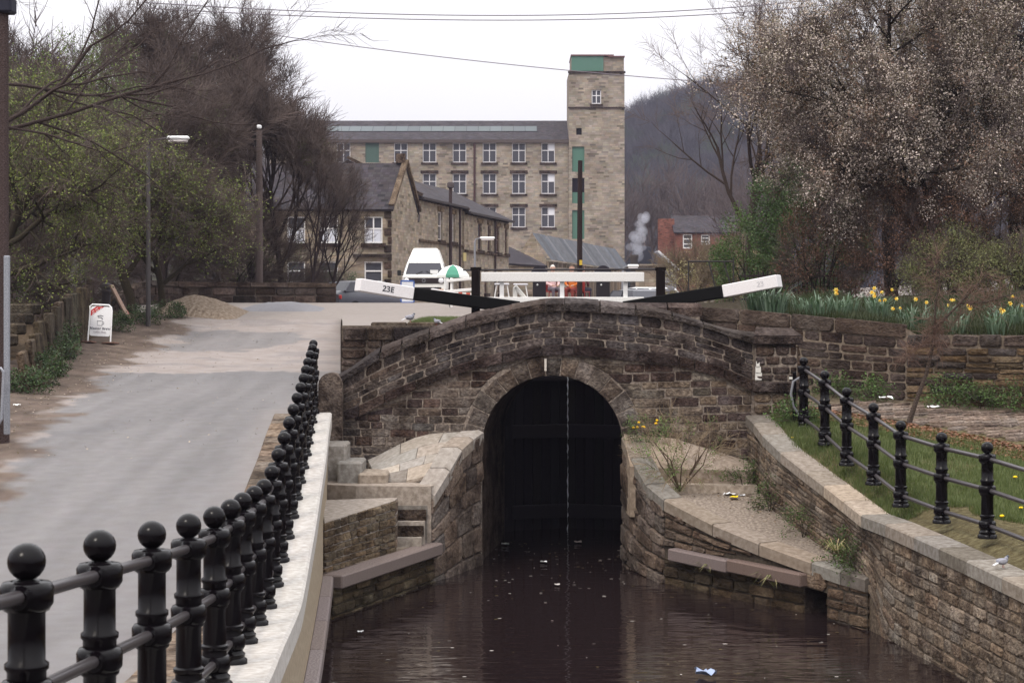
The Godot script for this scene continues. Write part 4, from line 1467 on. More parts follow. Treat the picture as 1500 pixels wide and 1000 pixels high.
# ---------- roadside things
func build_roadside() -> void:
	# folding advertising board
	var o := thing("pavement_sign", "white cafe pavement sign with cup drawing and red corner band", "sign", "", V(-10.15, 3.28, 47.0), 0.0)
	o.position.y = left_y(-10.15, 47.0) + 0.01
	o.rotation = Vector3(-0.1, 0.12, -0.05)
	var m := MB.new()
	m.col = Color(0.8, 0.79, 0.79)
	var pts := [Vector3(-0.36, 0.02, 0), Vector3(-0.3, 0.82, 0), Vector3(-0.285, 0.9, 0), Vector3(-0.23, 0.95, 0), Vector3(0.17, 0.95, 0), Vector3(0.23, 0.9, 0), Vector3(0.25, 0.82, 0), Vector3(0.26, 0.02, 0)]
	pts[0].x = -0.29; pts[1].x = -0.275
	var rr := []
	for p in pts: rr.append(0.02)
	m.tube(pts, rr, 10)
	part(o, "tube_frame", m, M.gloss)
	m = MB.new()
	m.col = Color(0.8, 0.8, 0.82)
	var poly := []
	for z in [[0.19, 0.22, 0], [0.19, 0.86, 1], [-0.21, 0.86, 2], [-0.21, 0.22, 3]]:
		for k in 4:
			var a: float = -PI / 2 + z[2] * PI / 2 + k * PI / 6
			poly.append(Vector2(z[0] + 0.045 * cos(a), z[1] + (0.045 * sin(a))))
	m.extrude(poly, 0.02, Vector3(0, 0, 0.012))
	part(o, "panel", m, M.paint)
	m = MB.new()
	m.col = Color(0.5, 0.035, 0.035)
	m.extrude([Vector2(-0.255, 0.66), Vector2(0.06, 0.903), Vector2(-0.13, 0.903), Vector2(-0.255, 0.8)], 0.003, Vector3(0, 0, 0.016))
	part(o, "corner_band", m, M.paint)
	m = MB.new()
	m.col = Color(0.75, 0.6, 0.6)
	for z in [[-0.2, 0.785, 0.06], [-0.12, 0.845, 0.07], [-0.19, 0.735, 0.07], [-0.1, 0.8, 0.09], [-0.02, 0.86, 0.05]]:
		m.box(Vector3(z[0], z[1], 0.018), Vector3(z[2], 0.018, 0.002), 0.0, Basis(Vector3(0, 0, 1), 0.65))
	part(o, "band_lettering", m, M.paint)
	m = MB.new()
	m.col = Color(0.08, 0.08, 0.1)
	var cup := func(p: Array, r: float):
		var q := []
		var w := []
		for z in p:
			q.append(Vector3(z[0], z[1], 0.016)); w.append(r)
		m.tube(q, w, 6)
	cup.call([[-0.09, 0.55], [-0.08, 0.44], [0.03, 0.44], [0.04, 0.55], [-0.09, 0.55]], 0.005)
	cup.call([[0.04, 0.53], [0.075, 0.52], [0.075, 0.48], [0.035, 0.465]], 0.005)
	cup.call([[0.05, 0.67], [-0.02, 0.685], [-0.085, 0.67], [-0.07, 0.64], [0.0, 0.635], [0.04, 0.61], [0.02, 0.59]], 0.008)
	part(o, "cup_drawing", m, M.plain)
	text(o, "lettering", "Master Brew", 0.078, Vector3(-0.01, 0.365, 0.016), Basis(), Color(0.07, 0.07, 0.09), "Droid Serif", true)
	text(o, "lettering", "Coffee Shop", 0.055, Vector3(-0.01, 0.275, 0.016), Basis(), Color(0.3, 0.26, 0.28), "Droid Serif")
	for x in [-0.29, 0.26]:
		m = MB.new()
		m.col = Color(0.25, 0.15, 0.12)
		m.box(Vector3(x, 0.015, 0.0), Vector3(0.2, 0.04, 0.42), 0.01, Basis(Vector3.UP, 0.9))
		part(o, "foot_board", m, M.wood)
	# cast pillar and leaning plank
	o = thing("cast_iron_pillar", "short black fluted iron pillar with flat cap beside the slab fence", "bollard")
	m = MB.new()
	m.col = Color(0.06, 0.052, 0.055)
	var pp := V(-11.05, left_y(-11.05, 52) - 0.1, 52)
	m.lathe([Vector2(0, 0), Vector2(0.17, 0), Vector2(0.17, 0.1), Vector2(0.13, 0.14), Vector2(0.115, 0.95), Vector2(0.14, 0.98), Vector2(0.14, 1.03), Vector2(0.12, 1.06)], pp, 14)
	part(o, "shaft", m, M.plain)
	m = MB.new()
	m.col = Color(0.07, 0.06, 0.062)
	m.lathe([Vector2(0.12, 1.06), Vector2(0.165, 1.09), Vector2(0.165, 1.19), Vector2(0.05, 1.24), Vector2(0, 1.24)], pp, 14)
	part(o, "cap", m, M.plain)
	m = MB.new()
	m.col = Color(0.42, 0.3, 0.24)
	m.bar(V(-10.85, 4.9, 51.7), V(-10.3, 4.0, 51.3), 0.13, 0.06, 0.01)
	single("leaning_plank", m, M.wood, "sawn plank leaning against the black iron pillar", "plank")
	m = MB.new()
	m.col = Color(0.3, 0.07, 0.06)
	m.bar(V(-10.42, 4.2, 51.42), V(-10.36, 4.1, 51.36), 0.14, 0.07, 0.01)
	single("red_tape", m, M.paint, "faded red band round the lower end of the leaning plank", "tape")
	# heap of sand
	var rows := []
	for k in 15:
		var row := []
		for j in 27:
			var x := -10.95 + j * 0.15
			var d := 55.4 + k * 0.3
			var t := clampf(1.0 - pow(absf(x + 9.55) / 1.45, 1.5), 0, 1) * clampf(1.0 - pow(absf(d - 57.6) / 1.9, 1.6), 0, 1)
			row.append(V(x, rb(d) - 0.03 + 0.62 * pow(t, 0.8) + (rf(-0.02, 0.02) if t > 0 else 0.0), d))
		rows.append(row)
	m = MB.new()
	m.col = Color(0.36, 0.295, 0.235)
	m.sheet(rows)
	single("sand_heap", m, M.earth, "low heap of pale sand at the roadside before the trees", "sand heap")
	rows = []
	for k in 9:
		var row := []
		for j in 19:
			var x := -8.6 + j * 0.15
			var d := 59.0 + k * 0.25
			var t := clampf(1.0 - pow(absf(x + 7.2) / 1.3, 2), 0, 1) * clampf(1.0 - pow(absf(d - 60) / 0.95, 2), 0, 1)
			row.append(V(x, rb(d) - 0.03 + 0.24 * t + (rf(-0.015, 0.015) if t > 0 else 0.0), d))
		rows.append(row)
	m = MB.new()
	m.col = Color(0.25, 0.245, 0.26)
	m.sheet(rows)
	single("stone_heap", m, M.gravel, "flat heap of bluish grey chippings behind the sand", "gravel heap")
	# slab fence
	o = thing("slab_fence", "row of mossy upright stone slabs leaning along the roadside", "fence")
	var n := 15
	for k in n:
		var t := (k + 0.5) / n
		var x := lerpf(-9.0, -11.3, t)
		var d := lerpf(35.3, 51.5, t)
		var h := lin([Vector2(0, 0.75), Vector2(0.2, 0.95), Vector2(0.35, 1.25), Vector2(1, 1.25)], t) + rf(-0.06, 0.06)
		m = MB.new()
		m.col = tint(Color(0.155, 0.125, 0.105).lerp(Color(0.12, 0.13, 0.07), R.randf() * 0.4), 0.2)
		m.box(Vector3(0, h / 2 - 0.15, 0), Vector3(0.13, h + 0.3, 1.1), 0.03)
		var sl := part(o, "slab", m, M.stone, V(x, left_y(x, d), d))
		sl.rotation = Vector3(rf(-0.03, 0.03), atan2(2.3, 16.2) + rf(-0.04, 0.04), 0.12 + rf(-0.08, 0.05) if k < 4 else rf(-0.04, 0.04))
	# boundary wall across the back
	o = thing("boundary_wall", "low dark boundary wall across the road bend, under the trees", "wall")
	var bw := [Vector2(-11.6, 55.0), Vector2(-12.2, 62.0), Vector2(-11.4, 66.5), Vector2(-8.0, 68.2), Vector2(-6.4, 69.5)]
	var by := func(s): return lerpf(3.7, 4.4, clampf(s / 8.0, 0, 1))
	part(o, "mortar_core", backing(bw, func(s): return 3.0, func(s): return by.call(s) + 0.78, 20, Color(0.14, 0.115, 0.1)), M.mortar)
	lay_wall(bw, func(s): return by.call(s) - 0.4, func(s): return by.call(s) + 0.6, 4, 0.5, 1.1, func(s): return Color(0.13, 0.105, 0.095), 0.25, 0.03, 0.04)
	lay_wall(bw, func(s): return by.call(s) + 0.6, func(s): return by.call(s) + 0.8, 1, 1.0, 1.7, func(s): return Color(0.17, 0.14, 0.125), 0.15, 0.03, 0.09)
	flush(o, "wall_stone", M.stone)
	# stone steps beyond the slab fence at the far left
	o = thing("garden_steps", "broad overgrown stone steps behind the slab fence", "steps")
	for k in 6:
		m = MB.new()
		m.col = tint(Color(0.15, 0.125, 0.095), 0.15)
		m.box(V(-10.9 - k * 0.16, left_y(-10.5, 37 + k * 1.3) + 0.2 + 0.16 * k, 37.5 + k * 1.3), Vector3(1.5, 0.25, 0.9), 0.04)
		part(o, "step", m, M.stone)
	# pole, conduit and gate at the left edge
	o = thing("timber_pole", "tall brown timber pole with dark cap at the roadside gate", "pole")
	m = MB.new()
	m.col = Color(0.135, 0.1, 0.095)
	m.tube([V(-7.5, 2.1, 28), V(-7.5, 5, 28), V(-7.49, 8.62, 28)], [0.13, 0.12, 0.105], 14)
	part(o, "shaft", m, M.bark)
	m = MB.new()
	m.col = Color(0.03, 0.03, 0.04)
	m.box(V(-7.47, 8.72, 28), Vector3(0.34, 0.24, 0.34), 0.03)
	part(o, "cap", m, M.plain)
	m = MB.new()
	m.col = Color(0.75, 0.76, 0.8)
	m.box(V(-7.34, 3.75, 27.75), Vector3(0.085, 2.6, 0.06), 0.012)
	single("galvanised_post", m, M.metal, "slim grey galvanised post in front of the timber pole", "post")
	o = thing("metal_gate", "galvanised tube gate of thin upright bars by the timber pole", "gate")
	m = MB.new()
	m.col = Color(0.8, 0.8, 0.84)
	m.tube([V(-9.2, 3.12, 27.3), V(-7.48, 3.4, 27.5), V(-7.36, 3.42, 27.5), V(-7.32, 3.36, 27.5), V(-7.35, 2.7, 27.5), V(-7.42, 2.56, 27.5), V(-9.2, 2.3, 27.3)], [0.025, 0.025, 0.025, 0.025, 0.025, 0.025, 0.025], 10)
	part(o, "tube_frame", m, M.metal)
	for k in 16:
		var x := -7.44 - k * 0.1
		m = MB.new()
		m.col = Color(0.6, 0.6, 0.64)
		m.tube([V(x, 2.58 - k * 0.016, 27.5 - k * 0.011), V(x, 3.38 - k * 0.016, 27.5 - k * 0.011)], [0.008, 0.008], 6)
		part(o, "bar", m, M.metal)

func build_poles() -> void:
	var m := MB.new()
	m.col = Color(0.19, 0.15, 0.145)
	m.tube([V(-9.0, 4.0, 68), V(-9.0, 8, 68), V(-9.0, 10.6, 68)], [0.14, 0.125, 0.1], 12)
	var o := thing("utility_pole", "thin dark utility pole standing in front of the brown trees", "pole")
	part(o, "shaft", m, M.bark)
	m = MB.new()
	m.col = Color(0.7, 0.7, 0.72)
	m.box(V(-9.0, 10.72, 68), Vector3(0.16, 0.14, 0.16), 0.03)
	part(o, "insulator", m, M.plain)
	o = thing("telegraph_pole", "dark brown telegraph pole in front of the mill tower", "pole")
	m = MB.new()
	m.col = Color(0.07, 0.05, 0.048)
	m.tube([V(2.2, 4.2, 62), V(2.2, 7, 62), V(2.215, 9.06, 62)], [0.09, 0.085, 0.075], 12)
	part(o, "shaft", m, M.bark)
	m = MB.new()
	m.col = Color(0.6, 0.42, 0.05)
	m.box(V(2.23, 5.75, 61.88), Vector3(0.09, 0.16, 0.02))
	part(o, "yellow_plate", m, M.paint)
	for z in [[-10.0, 3.4, 52.5, 8.92, 0.85, "grey street lamp with white head arching out of the left trees", 0.62], [-1.85, 4.4, 95.0, 7.72, 0.42, "slim grey street lamp before the terrace drainpipes", 0.75], [4.35, 4.4, 75.0, 5.9, 0.3, "low lamp on a thin post right of the handrail", 0.45]]:
		o = thing("street_lamp", z[5], "street lamp", "street lamps")
		m = MB.new()
		m.col = Color(0.075, 0.07, 0.07) if z[2] < 60 else Color(0.2, 0.2, 0.22)
		m.tube([V(z[0], z[1], z[2]), V(z[0], z[3] - 0.2, z[2]), V(z[0] + 0.06, z[3] - 0.03, z[2]), V(z[0] + z[4] * 0.6, z[3] + 0.02, z[2])], [0.07, 0.05, 0.035, 0.03], 10)
		part(o, "column", m, M.plain)
		m = MB.new()
		m.col = Color(0.72, 0.72, 0.72)
		var c := V(z[0] + z[4] * 0.6 + z[6] / 2, z[3] + 0.03, z[2])
		m.box(c, Vector3(z[6], 0.11, 0.2), 0.04)
		part(o, "lamp_head", m, M.gloss)
		m = MB.new()
		m.col = Color(0.62, 0.58, 0.58)
		m.box(c - Vector3(0, 0.085, 0), Vector3(z[6] * 0.85, 0.07, 0.16), 0.03)
		part(o, "lamp_bowl", m, M.gloss)
	for z in [[V(-7.05, 12.12, 50), V(0.9, 11.94, 50), V(7.5, 12.3, 50), 0.013, "upper of the two overhead cables sagging across the sky"], [V(-7.05, 12.03, 50.3), V(0.9, 11.86, 50.3), V(7.5, 12.18, 50.3), 0.013, "lower of the two overhead cables sagging across the sky"], [V(-14.6, 19.6, 106), V(-3.2, 18.1, 106), V(8.14, 17.0, 106), 0.024, "thin overhead wire sloping down towards the mill tower"]]:
		m = MB.new()
		m.col = Color(0.16, 0.14, 0.16)
		var pts := []
		var rr := []
		for k in 25:
			var t := k / 24.0 * 2.5 - 0.3
			var p: Vector3 = z[0] * (1 - t) * (2 - t) / 2 + z[1] * t * (2 - t) + z[2] * t * (t - 1) / 2
			pts.append(p); rr.append(z[3])
		m.tube(pts, rr, 5, false)
		single("overhead_cable", m, M.plain, z[4], "cable", "overhead cables")

# ---------- buildings
func window(o: Node3D, at: Vector3, ux: Vector3, w: float, h: float, cols: Array, rows: Array, frame: Color, pane: Color, deep := 0.14, sill := true, bar := 0.07) -> void:
	# at: lower left corner on the wall face; cols and rows: where the glazing bars stand, as shares
	var nn := ux.cross(Vector3.UP).normalized()
	var b := Basis(ux, Vector3.UP, nn)
	var m := MB.new()
	m.col = pane
	var c := at - nn * deep
	m.quad(c, c + ux * w, c + ux * w + Vector3(0, h, 0), c + Vector3(0, h, 0))
	var f := MB.new()
	f.col = frame
	for x in [0.0] + cols + [1.0]:
		f.box(at + ux * lerpf(bar / 2, w - bar / 2, x) + Vector3(0, h / 2, 0) - nn * (deep - 0.03), Vector3(bar, h, 0.06), 0.0, b)
	for y in [0.0] + rows + [1.0]:
		f.box(at + ux * w / 2 + Vector3(0, lerpf(bar / 2, h - bar / 2, y), 0) - nn * (deep - 0.033), Vector3(w - 0.01, bar * (1.5 if y == 0.0 else 1.0), 0.06), 0.0, b)
	var win := part(o, "window", f, M.paint)
	part(win, "pane", m, M.glass)
	if sill:
		m = MB.new()
		m.col = Color(0.115, 0.09, 0.08)
		m.box(at + ux * w / 2 - Vector3(0, 0.1, 0) + nn * 0.04, Vector3(w + 0.35, 0.2, 0.24), 0.0, b)
		part(win, "sill", m, M.stone)

func slab_roof(o: Node3D, a: Vector3, b: Vector3, c: Vector3, d: Vector3, thick: float, m: Material, called := "roof", tone := Color(1, 1, 1)) -> MeshInstance3D:   # a, b along the eaves, c, d along the ridge
	var mb := MB.new()
	mb.col = tone
	var nn := (b - a).cross(d - a).normalized()
	var l := a.distance_to(b)
	var h := a.distance_to(d)
	var t := -nn * thick
	mb.quad(a, b, c, d, [Vector2(0, 0), Vector2(l, 0), Vector2(l, h), Vector2(0, h)])
	mb.quad(d + t, c + t, b + t, a + t)
	mb.quad(a + t, b + t, b, a); mb.quad(b + t, c + t, c, b); mb.quad(c + t, d + t, d, c); mb.quad(d + t, a + t, a, d)
	return part(o, called, mb, m)

func pipe(o: Node3D, p: Array, r: float, tone: Color, called := "drainpipe") -> void:
	var m := MB.new()
	m.col = tone
	var rr := []
	for z in p: rr.append(r)
	m.tube(p, rr, 8)
	part(o, called, m, M.plain)

func build_mill() -> void:
	var o := thing("textile_mill", "long four-storey stone mill with rows of white-framed windows and slate roof", "mill")
	var D := 205.0
	var x0 := -26.0
	var w := 32.1
	var holes := []
	var xs := [545, 587, 629, 673, 717, 760, 803]
	var ry := [[209, 238], [254, 284], [303, 333]]
	var X := func(u: float) -> float: return (u - 750.0) * D / 2800.0
	var Y := func(v: float) -> float: return 4.3 - (v - 450.0) * D / 2800.0
	for u in [461, 503] + xs:
		for r in ry:
			holes.append(Rect2(X.call(u - 10.0) - x0, Y.call(r[1] + 0.0), 1.46, Y.call(r[0] + 0.0) - Y.call(r[1] + 0.0)))
	var m := MB.new()
	m.wall(V(x0, 0, D), Vector3(1, 0, 0), w, 22.25, holes, 0.3)
	m.quad(V(x0, 0, D + 14), V(x0, 0, D), V(x0, 22.2, D), V(x0, 22.2, D + 14))
	m.quad(V(x0 + w, 0, D + 14), V(x0, 0, D + 14), V(x0, 22.2, D + 14), V(x0 + w, 22.2, D + 14))
	m.tri(V(x0, 22.2, D + 14), V(x0, 22.2, D), V(x0, 25, D + 7))
	part(o, "wall", m, M.mill_stone)
	var n := 0
	for h in holes:
		var at := V(x0 + h.position.x, h.position.y, D)
		var u := n / 3
		if u == 2 and n % 3 == 0:
			m = MB.new()
			m.col = Color(0.055, 0.1, 0.085)
			m.box(at + Vector3(0.73, h.size.y / 2, -0.1), Vector3(1.46, h.size.y, 0.08))
			part(o, "boarded_window", m, M.paint)
		else:
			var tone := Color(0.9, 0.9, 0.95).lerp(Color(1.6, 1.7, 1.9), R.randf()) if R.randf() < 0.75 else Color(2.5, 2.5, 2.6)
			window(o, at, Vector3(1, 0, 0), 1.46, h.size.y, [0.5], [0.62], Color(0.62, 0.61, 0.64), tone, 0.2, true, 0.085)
			if u == 8:                                    # the white blind behind one pane
				m = MB.new()
				m.col = Color(0.62, 0.62, 0.66)
				m.box(at + Vector3(1.09, h.size.y * 0.8, -0.185), Vector3(0.62, h.size.y * 0.33, 0.02))
				part(o, "blind", m, M.plain)
		m = MB.new()
		m.col = Color(0.13, 0.1, 0.09)
		m.box(at + Vector3(0.73, h.size.y + 0.16, 0.03), Vector3(1.9, 0.32, 0.12))
		part(o, "lintel", m, M.stone)
		n += 1
	m = MB.new()
	m.col = Color(0.08, 0.065, 0.062)
	m.box(V(x0 + w / 2, 22.1, D - 0.14), Vector3(w, 0.34, 0.34))
	part(o, "gutter", m, M.plain)
	slab_roof(o, V(x0, 22.25, D - 0.2), V(x0 + w, 22.25, D - 0.2), V(x0 + w, 25.0, D + 7), V(x0, 25.0, D + 7), 0.2, M.slate)
	slab_roof(o, V(x0 + w, 22.25, D + 14.2), V(x0, 22.25, D + 14.2), V(x0, 25.0, D + 7), V(x0 + w, 25.0, D + 7), 0.2, M.slate)
	for k in 18:
		var xa := -20.3 + k * 1.28
		var f := func(t: float) -> float: return lerpf(22.25, 25.0, t)
		m = MB.new()
		m.col = Color(0.115, 0.13, 0.135) * (0.9 + 0.2 * R.randf())
		m.quad(V(xa, 23.45, D + 2.75), V(xa + 1.24, 23.45, D + 2.75), V(xa + 1.24, 24.15, D + 4.5), V(xa, 24.15, D + 4.5))
		part(o, "skylight", m, M.plain)
	pipe(o, [V(X.call(695.0), 0, D - 0.12), V(X.call(695.0), 22.0, D - 0.12)], 0.11, Color(0.06, 0.035, 0.035))
	# the tower
	o = thing("mill_tower", "tall plain stone stair tower with green panel at its top", "tower")
	holes = []
	var th := [[838, 856, 215, 252], [838, 856, 261, 298], [838, 856, 308, 350], [866.5, 880.5, 132, 153], [844, 852, 188, 198]]
	for z in th: holes.append(Rect2(X.call(z[0] + 0.0) - 6.1, Y.call(z[3] + 0.0), X.call(z[1] + 0.0) - X.call(z[0] + 0.0), Y.call(z[2] + 0.0) - Y.call(z[3] + 0.0)))
	m = MB.new()
	var dz := D - 0.5
	m.wall(V(6.1, 0, dz), Vector3(1, 0, 0), 5.95, 29.5, holes, 0.4)
	m.quad(V(12.05, 0, dz), V(12.05, 0, dz + 8), V(12.05, 29.5, dz + 8), V(12.05, 29.5, dz))
	m.quad(V(6.1, 0, dz + 8), V(6.1, 0, dz), V(6.1, 29.5, dz), V(6.1, 29.5, dz + 8))
	m.quad(V(12.05, 0, dz + 8), V(6.1, 0, dz + 8), V(6.1, 29.5, dz + 8), V(12.05, 29.5, dz + 8))
	m.quad(V(6.1, 29.5, dz), V(12.05, 29.5, dz), V(12.05, 29.5, dz + 8), V(6.1, 29.5, dz + 8))
	part(o, "wall", m, M.mill_stone)
	for z in [[29.45, 0.22], [25.65, 0.14]]:
		m = MB.new()
		m.col = Color(0.1, 0.08, 0.075)
		m.box(V(9.07, z[0], dz - 0.06), Vector3(6.15, z[1], 0.2))
		part(o, "string_course", m, M.stone)
	m = MB.new()
	m.wall(V(6.35, 29.55, dz + 0.2), Vector3(1, 0, 0), 5.65, 1.55, [], 0.1)
	m.quad(V(12, 29.55, dz + 0.2), V(12, 29.55, dz + 6), V(12, 31.1, dz + 6), V(12, 31.1, dz + 0.2))
	m.quad(V(6.35, 29.55, dz + 6), V(6.35, 29.55, dz + 0.2), V(6.35, 31.1, dz + 0.2), V(6.35, 31.1, dz + 6))
	m.quad(V(6.35, 31.1, dz + 0.2), V(12, 31.1, dz + 0.2), V(12, 31.1, dz + 6), V(6.35, 31.1, dz + 6))
	part(o, "tank_house", m, M.mill_stone)
	m = MB.new()
	m.col = Color(0.075, 0.17, 0.13)
	m.box(V(8.08, 30.38, dz + 0.12), Vector3(3.42, 1.75, 0.14))
	part(o, "green_panel", m, M.paint)
	m = MB.new()
	m.col = Color(0.16, 0.09, 0.09)
	m.box(V(8.6, 31.27, dz + 3), Vector3(4.6, 0.14, 6.2))
	part(o, "roof", m, M.plain)
	m = MB.new()
	m.col = Color(0.14, 0.08, 0.08)
	m.box(V(11.2, 31.14, dz + 3), Vector3(1.75, 0.12, 6.2))
	part(o, "coping", m, M.plain)
	for k in 3:
		var h: Rect2 = holes[k]
		m = MB.new()
		m.col = Color(0.07, 0.16, 0.12)
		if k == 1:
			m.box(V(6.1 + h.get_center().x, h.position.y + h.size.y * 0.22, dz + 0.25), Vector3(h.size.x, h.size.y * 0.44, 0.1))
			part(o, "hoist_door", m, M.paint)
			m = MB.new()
			m.col = Color(0.012, 0.01, 0.012)  # near-black board fills the doorway; the shade inside is put into its colour
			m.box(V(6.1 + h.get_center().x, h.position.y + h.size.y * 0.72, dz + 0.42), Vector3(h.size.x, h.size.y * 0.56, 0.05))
			part(o, "opening_shade", m, M.plain)
		else:
			m.box(V(6.1 + h.get_center().x, h.get_center().y, dz + 0.25), Vector3(h.size.x, h.size.y, 0.1))
			part(o, "hoist_door", m, M.paint)
	var h3: Rect2 = holes[3]
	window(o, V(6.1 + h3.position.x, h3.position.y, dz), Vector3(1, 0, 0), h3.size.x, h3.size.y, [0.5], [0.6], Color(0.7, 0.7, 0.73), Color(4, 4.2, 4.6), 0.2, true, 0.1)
	m = MB.new()
	m.col = Color(0.015, 0.012, 0.014)
	m.box(V(6.1 + holes[4].get_center().x, holes[4].get_center().y, dz + 0.35), Vector3(0.6, 0.75, 0.05))
	part(o, "vent", m, M.plain)

func build_terrace() -> void:
	# the gabled house at the near end; its front faces the road, its gable the yard
	var o := thing("gabled_house", "stone house with slate roof and tall gable beside the white van", "house")
	var ux := Vector3(0.2036, 0, -0.979)
	var back := Vector3(-0.979, 0, -0.2036)
	var c := V(-6.32, 0, 100)
	var fl := 9.5
	var fx := Vector3(1, 0, 0)
	var hw := 9.0
	var fo := V(-6.32 - hw, 3.2, 100)
	var holes := []
	for u in [533.5, 468.0, 420.0]:
		var x: float = (u - 750) * 100 / 2800 - fo.x
		holes.append(Rect2(x, 7.65 - 3.2, 0.95, 1.4))
		holes.append(Rect2(x, 5.6 - 3.2, 0.95, 1.1))
	var m := MB.new()
	m.wall(fo, fx, hw, fl - 3.2, holes, 0.2)
	m.wall(V(-6.32, 3.2, 100), ux, 5.68, fl - 3.2, [], 0.1)
	var gw := 5.68
	var g0 := c + Vector3(0, fl, 0)
	var g1 := c + ux * gw + Vector3(0, fl, 0)
	var ap := c + ux * gw * 0.5 + Vector3(0, 12.0, 0)
	var nn := ux.cross(Vector3.UP).normalized()
	var t0 := m.v.size()
	m.tri(g0, g1, ap)
	m.uv[t0] = Vector2(0, 0); m.uv[t0 + 1] = Vector2(gw, 0); m.uv[t0 + 2] = Vector2(gw / 2, 2.5)
	part(o, "wall", m, M.house_stone)
	for k in 6:
		var h: Rect2 = holes[k]
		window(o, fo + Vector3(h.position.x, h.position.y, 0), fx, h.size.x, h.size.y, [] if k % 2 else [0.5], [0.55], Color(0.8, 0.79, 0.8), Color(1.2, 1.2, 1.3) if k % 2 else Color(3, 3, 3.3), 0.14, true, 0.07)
		if k % 2 == 0:
			m = MB.new()
			m.col = Color(0.55, 0.56, 0.62)
			for z in [0.24, 0.72]: m.box(fo + Vector3(h.position.x + z * h.size.x, h.position.y + 0.42, -0.125), Vector3(0.36, 0.7, 0.01))
			part(o, "net_curtain", m, M.cloth)
	m = MB.new()
	m.col = Color(0.1, 0.085, 0.08)
	m.box(fo + Vector3(hw - 1.05, 7.0 - 3.2, 0.12), Vector3(1.9, 0.17, 0.3))
	part(o, "door_hood", m, M.stone)
	for k in 14:
		m = MB.new()
		m.col = tint(Color(0.12, 0.095, 0.085), 0.25)
		m.box(V(-6.4 - (0.1 if k % 2 else 0.0), 3.4 + k * 0.44, 99.98), Vector3(0.38 if k % 2 else 0.22, 0.36, 0.1), 0.02)
		part(o, "quoin", m, M.stone)
	var ov := Vector3(0, 0, 0.25)
	var r0 := ap + back * 0 + Vector3(0.0, 0.05, 0)
	slab_roof(o, V(-6.32 - hw, fl - 0.08, 99.7), V(-6.2, fl - 0.08, 99.7), r0, V(r0.x - hw - 0.4, r0.y, 102.9), 0.14, M.slate)
	slab_roof(o, g1 + Vector3(0.05, 0, 0), g1 + Vector3(-hw, 0, -1.6), V(r0.x - hw - 0.4, r0.y, 102.9), r0, 0.14, M.slate)
	m = MB.new()
	m.col = Color(0.26, 0.21, 0.16)
	m.bar(g0 + Vector3(0.02, 0.12, 0.1), ap + Vector3(0.02, 0.18, 0), 0.3, 0.16)
	m.bar(ap + Vector3(0.02, 0.18, 0), g1 + Vector3(0.02, 0.12, 0), 0.3, 0.16)
	part(o, "gable_coping", m, M.stone)
	m = MB.new()
	m.col = Color(0.2, 0.16, 0.13)
	m.box(ap + Vector3(-0.25, 0.3, 0), Vector3(0.5, 0.5, 0.5))
	part(o, "chimney_stump", m, M.stone)
	pipe(o, [c + ux * 5.5 + nn * 0.1 + Vector3(0, 9.4, 0), c + ux * 5.3 + nn * 0.1 + Vector3(0, 9.0, 0)], 0.05, Color(0.08, 0.07, 0.07), "drainpipe")
	# the terrace behind it, in two lengths
	for z in [[5.7, 16.4, "terraced_house", "near half of the stone terrace, with black drainpipes and slate roof", 10.42, [[10.45, 11.45, 8.2, 9.85], [13.55, 14.5, 8.2, 9.85]]], [16.4, 29.3, "terraced_house", "far half of the stone terrace, with four narrow windows", 10.15, [[20.1, 21.2, 7.9, 9.6], [22.9, 23.8, 7.9, 9.6], [25.5, 26.4, 7.9, 9.6], [28.1, 28.9, 7.9, 9.6], [22.0, 22.8, 5.2, 6.5], [26.0, 26.8, 5.2, 6.5]]]]:
		o = thing(z[2], z[3], "house", "terraced houses in the yard")
		var s: float = z[0] * 1.0215
		var e: float = z[1] * 1.0215
		var top: float = z[4]
		var orig := c + ux * s + Vector3(0, 3.2, 0) - nn * (0.0 if z[0] > 10 else 0.12)
		holes = []
		for q in z[5]: holes.append(Rect2(q[0] * 1.0215 - s, q[2] - 3.2, (q[1] - q[0]), q[3] - q[2]))
		m = MB.new()
		m.wall(orig, ux, e - s, top - 3.2, holes, 0.22)
		var f0 := orig + ux * (e - s)
		m.wall(f0, back, 8.0, top - 3.2, [], 0.1)
		var k0 := m.v.size()
		m.tri(f0 + Vector3(0, top - 3.2, 0), f0 + back * 8 + Vector3(0, top - 3.2, 0), f0 + back * 4 + Vector3(0, top - 1.2, 0))
		m.uv[k0 + 1] = Vector2(8, 0); m.uv[k0 + 2] = Vector2(4, 2)
		m.wall(orig + back * 8, -back, 8.0, top - 3.2, [], 0.1)
		part(o, "wall", m, M.house_stone)
		for h in holes:
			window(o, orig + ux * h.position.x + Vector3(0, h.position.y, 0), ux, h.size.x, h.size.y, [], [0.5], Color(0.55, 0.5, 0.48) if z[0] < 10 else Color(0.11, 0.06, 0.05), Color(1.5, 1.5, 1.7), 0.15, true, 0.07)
			m = MB.new()
			m.col = Color(0.36, 0.29, 0.2)
			m.box(orig + ux * (h.position.x + h.size.x / 2) + Vector3(0, h.end.y + 0.15, 0) + nn * 0.03, Vector3(h.size.x + 0.4, 0.28, 0.1), 0.0, Basis(ux, Vector3.UP, nn))
			part(o, "lintel", m, M.stone)
		for y in [8.02 if z[0] < 10 else 7.75]:
			m = MB.new()
			m.col = Color(0.2, 0.155, 0.12)
			m.box(orig + ux * (e - s) / 2 + Vector3(0, y - 3.2, 0) + nn * 0.06, Vector3(e - s - 0.05, 0.13, 0.14), 0.0, Basis(ux, Vector3.UP, nn))
			part(o, "string_course", m, M.stone)
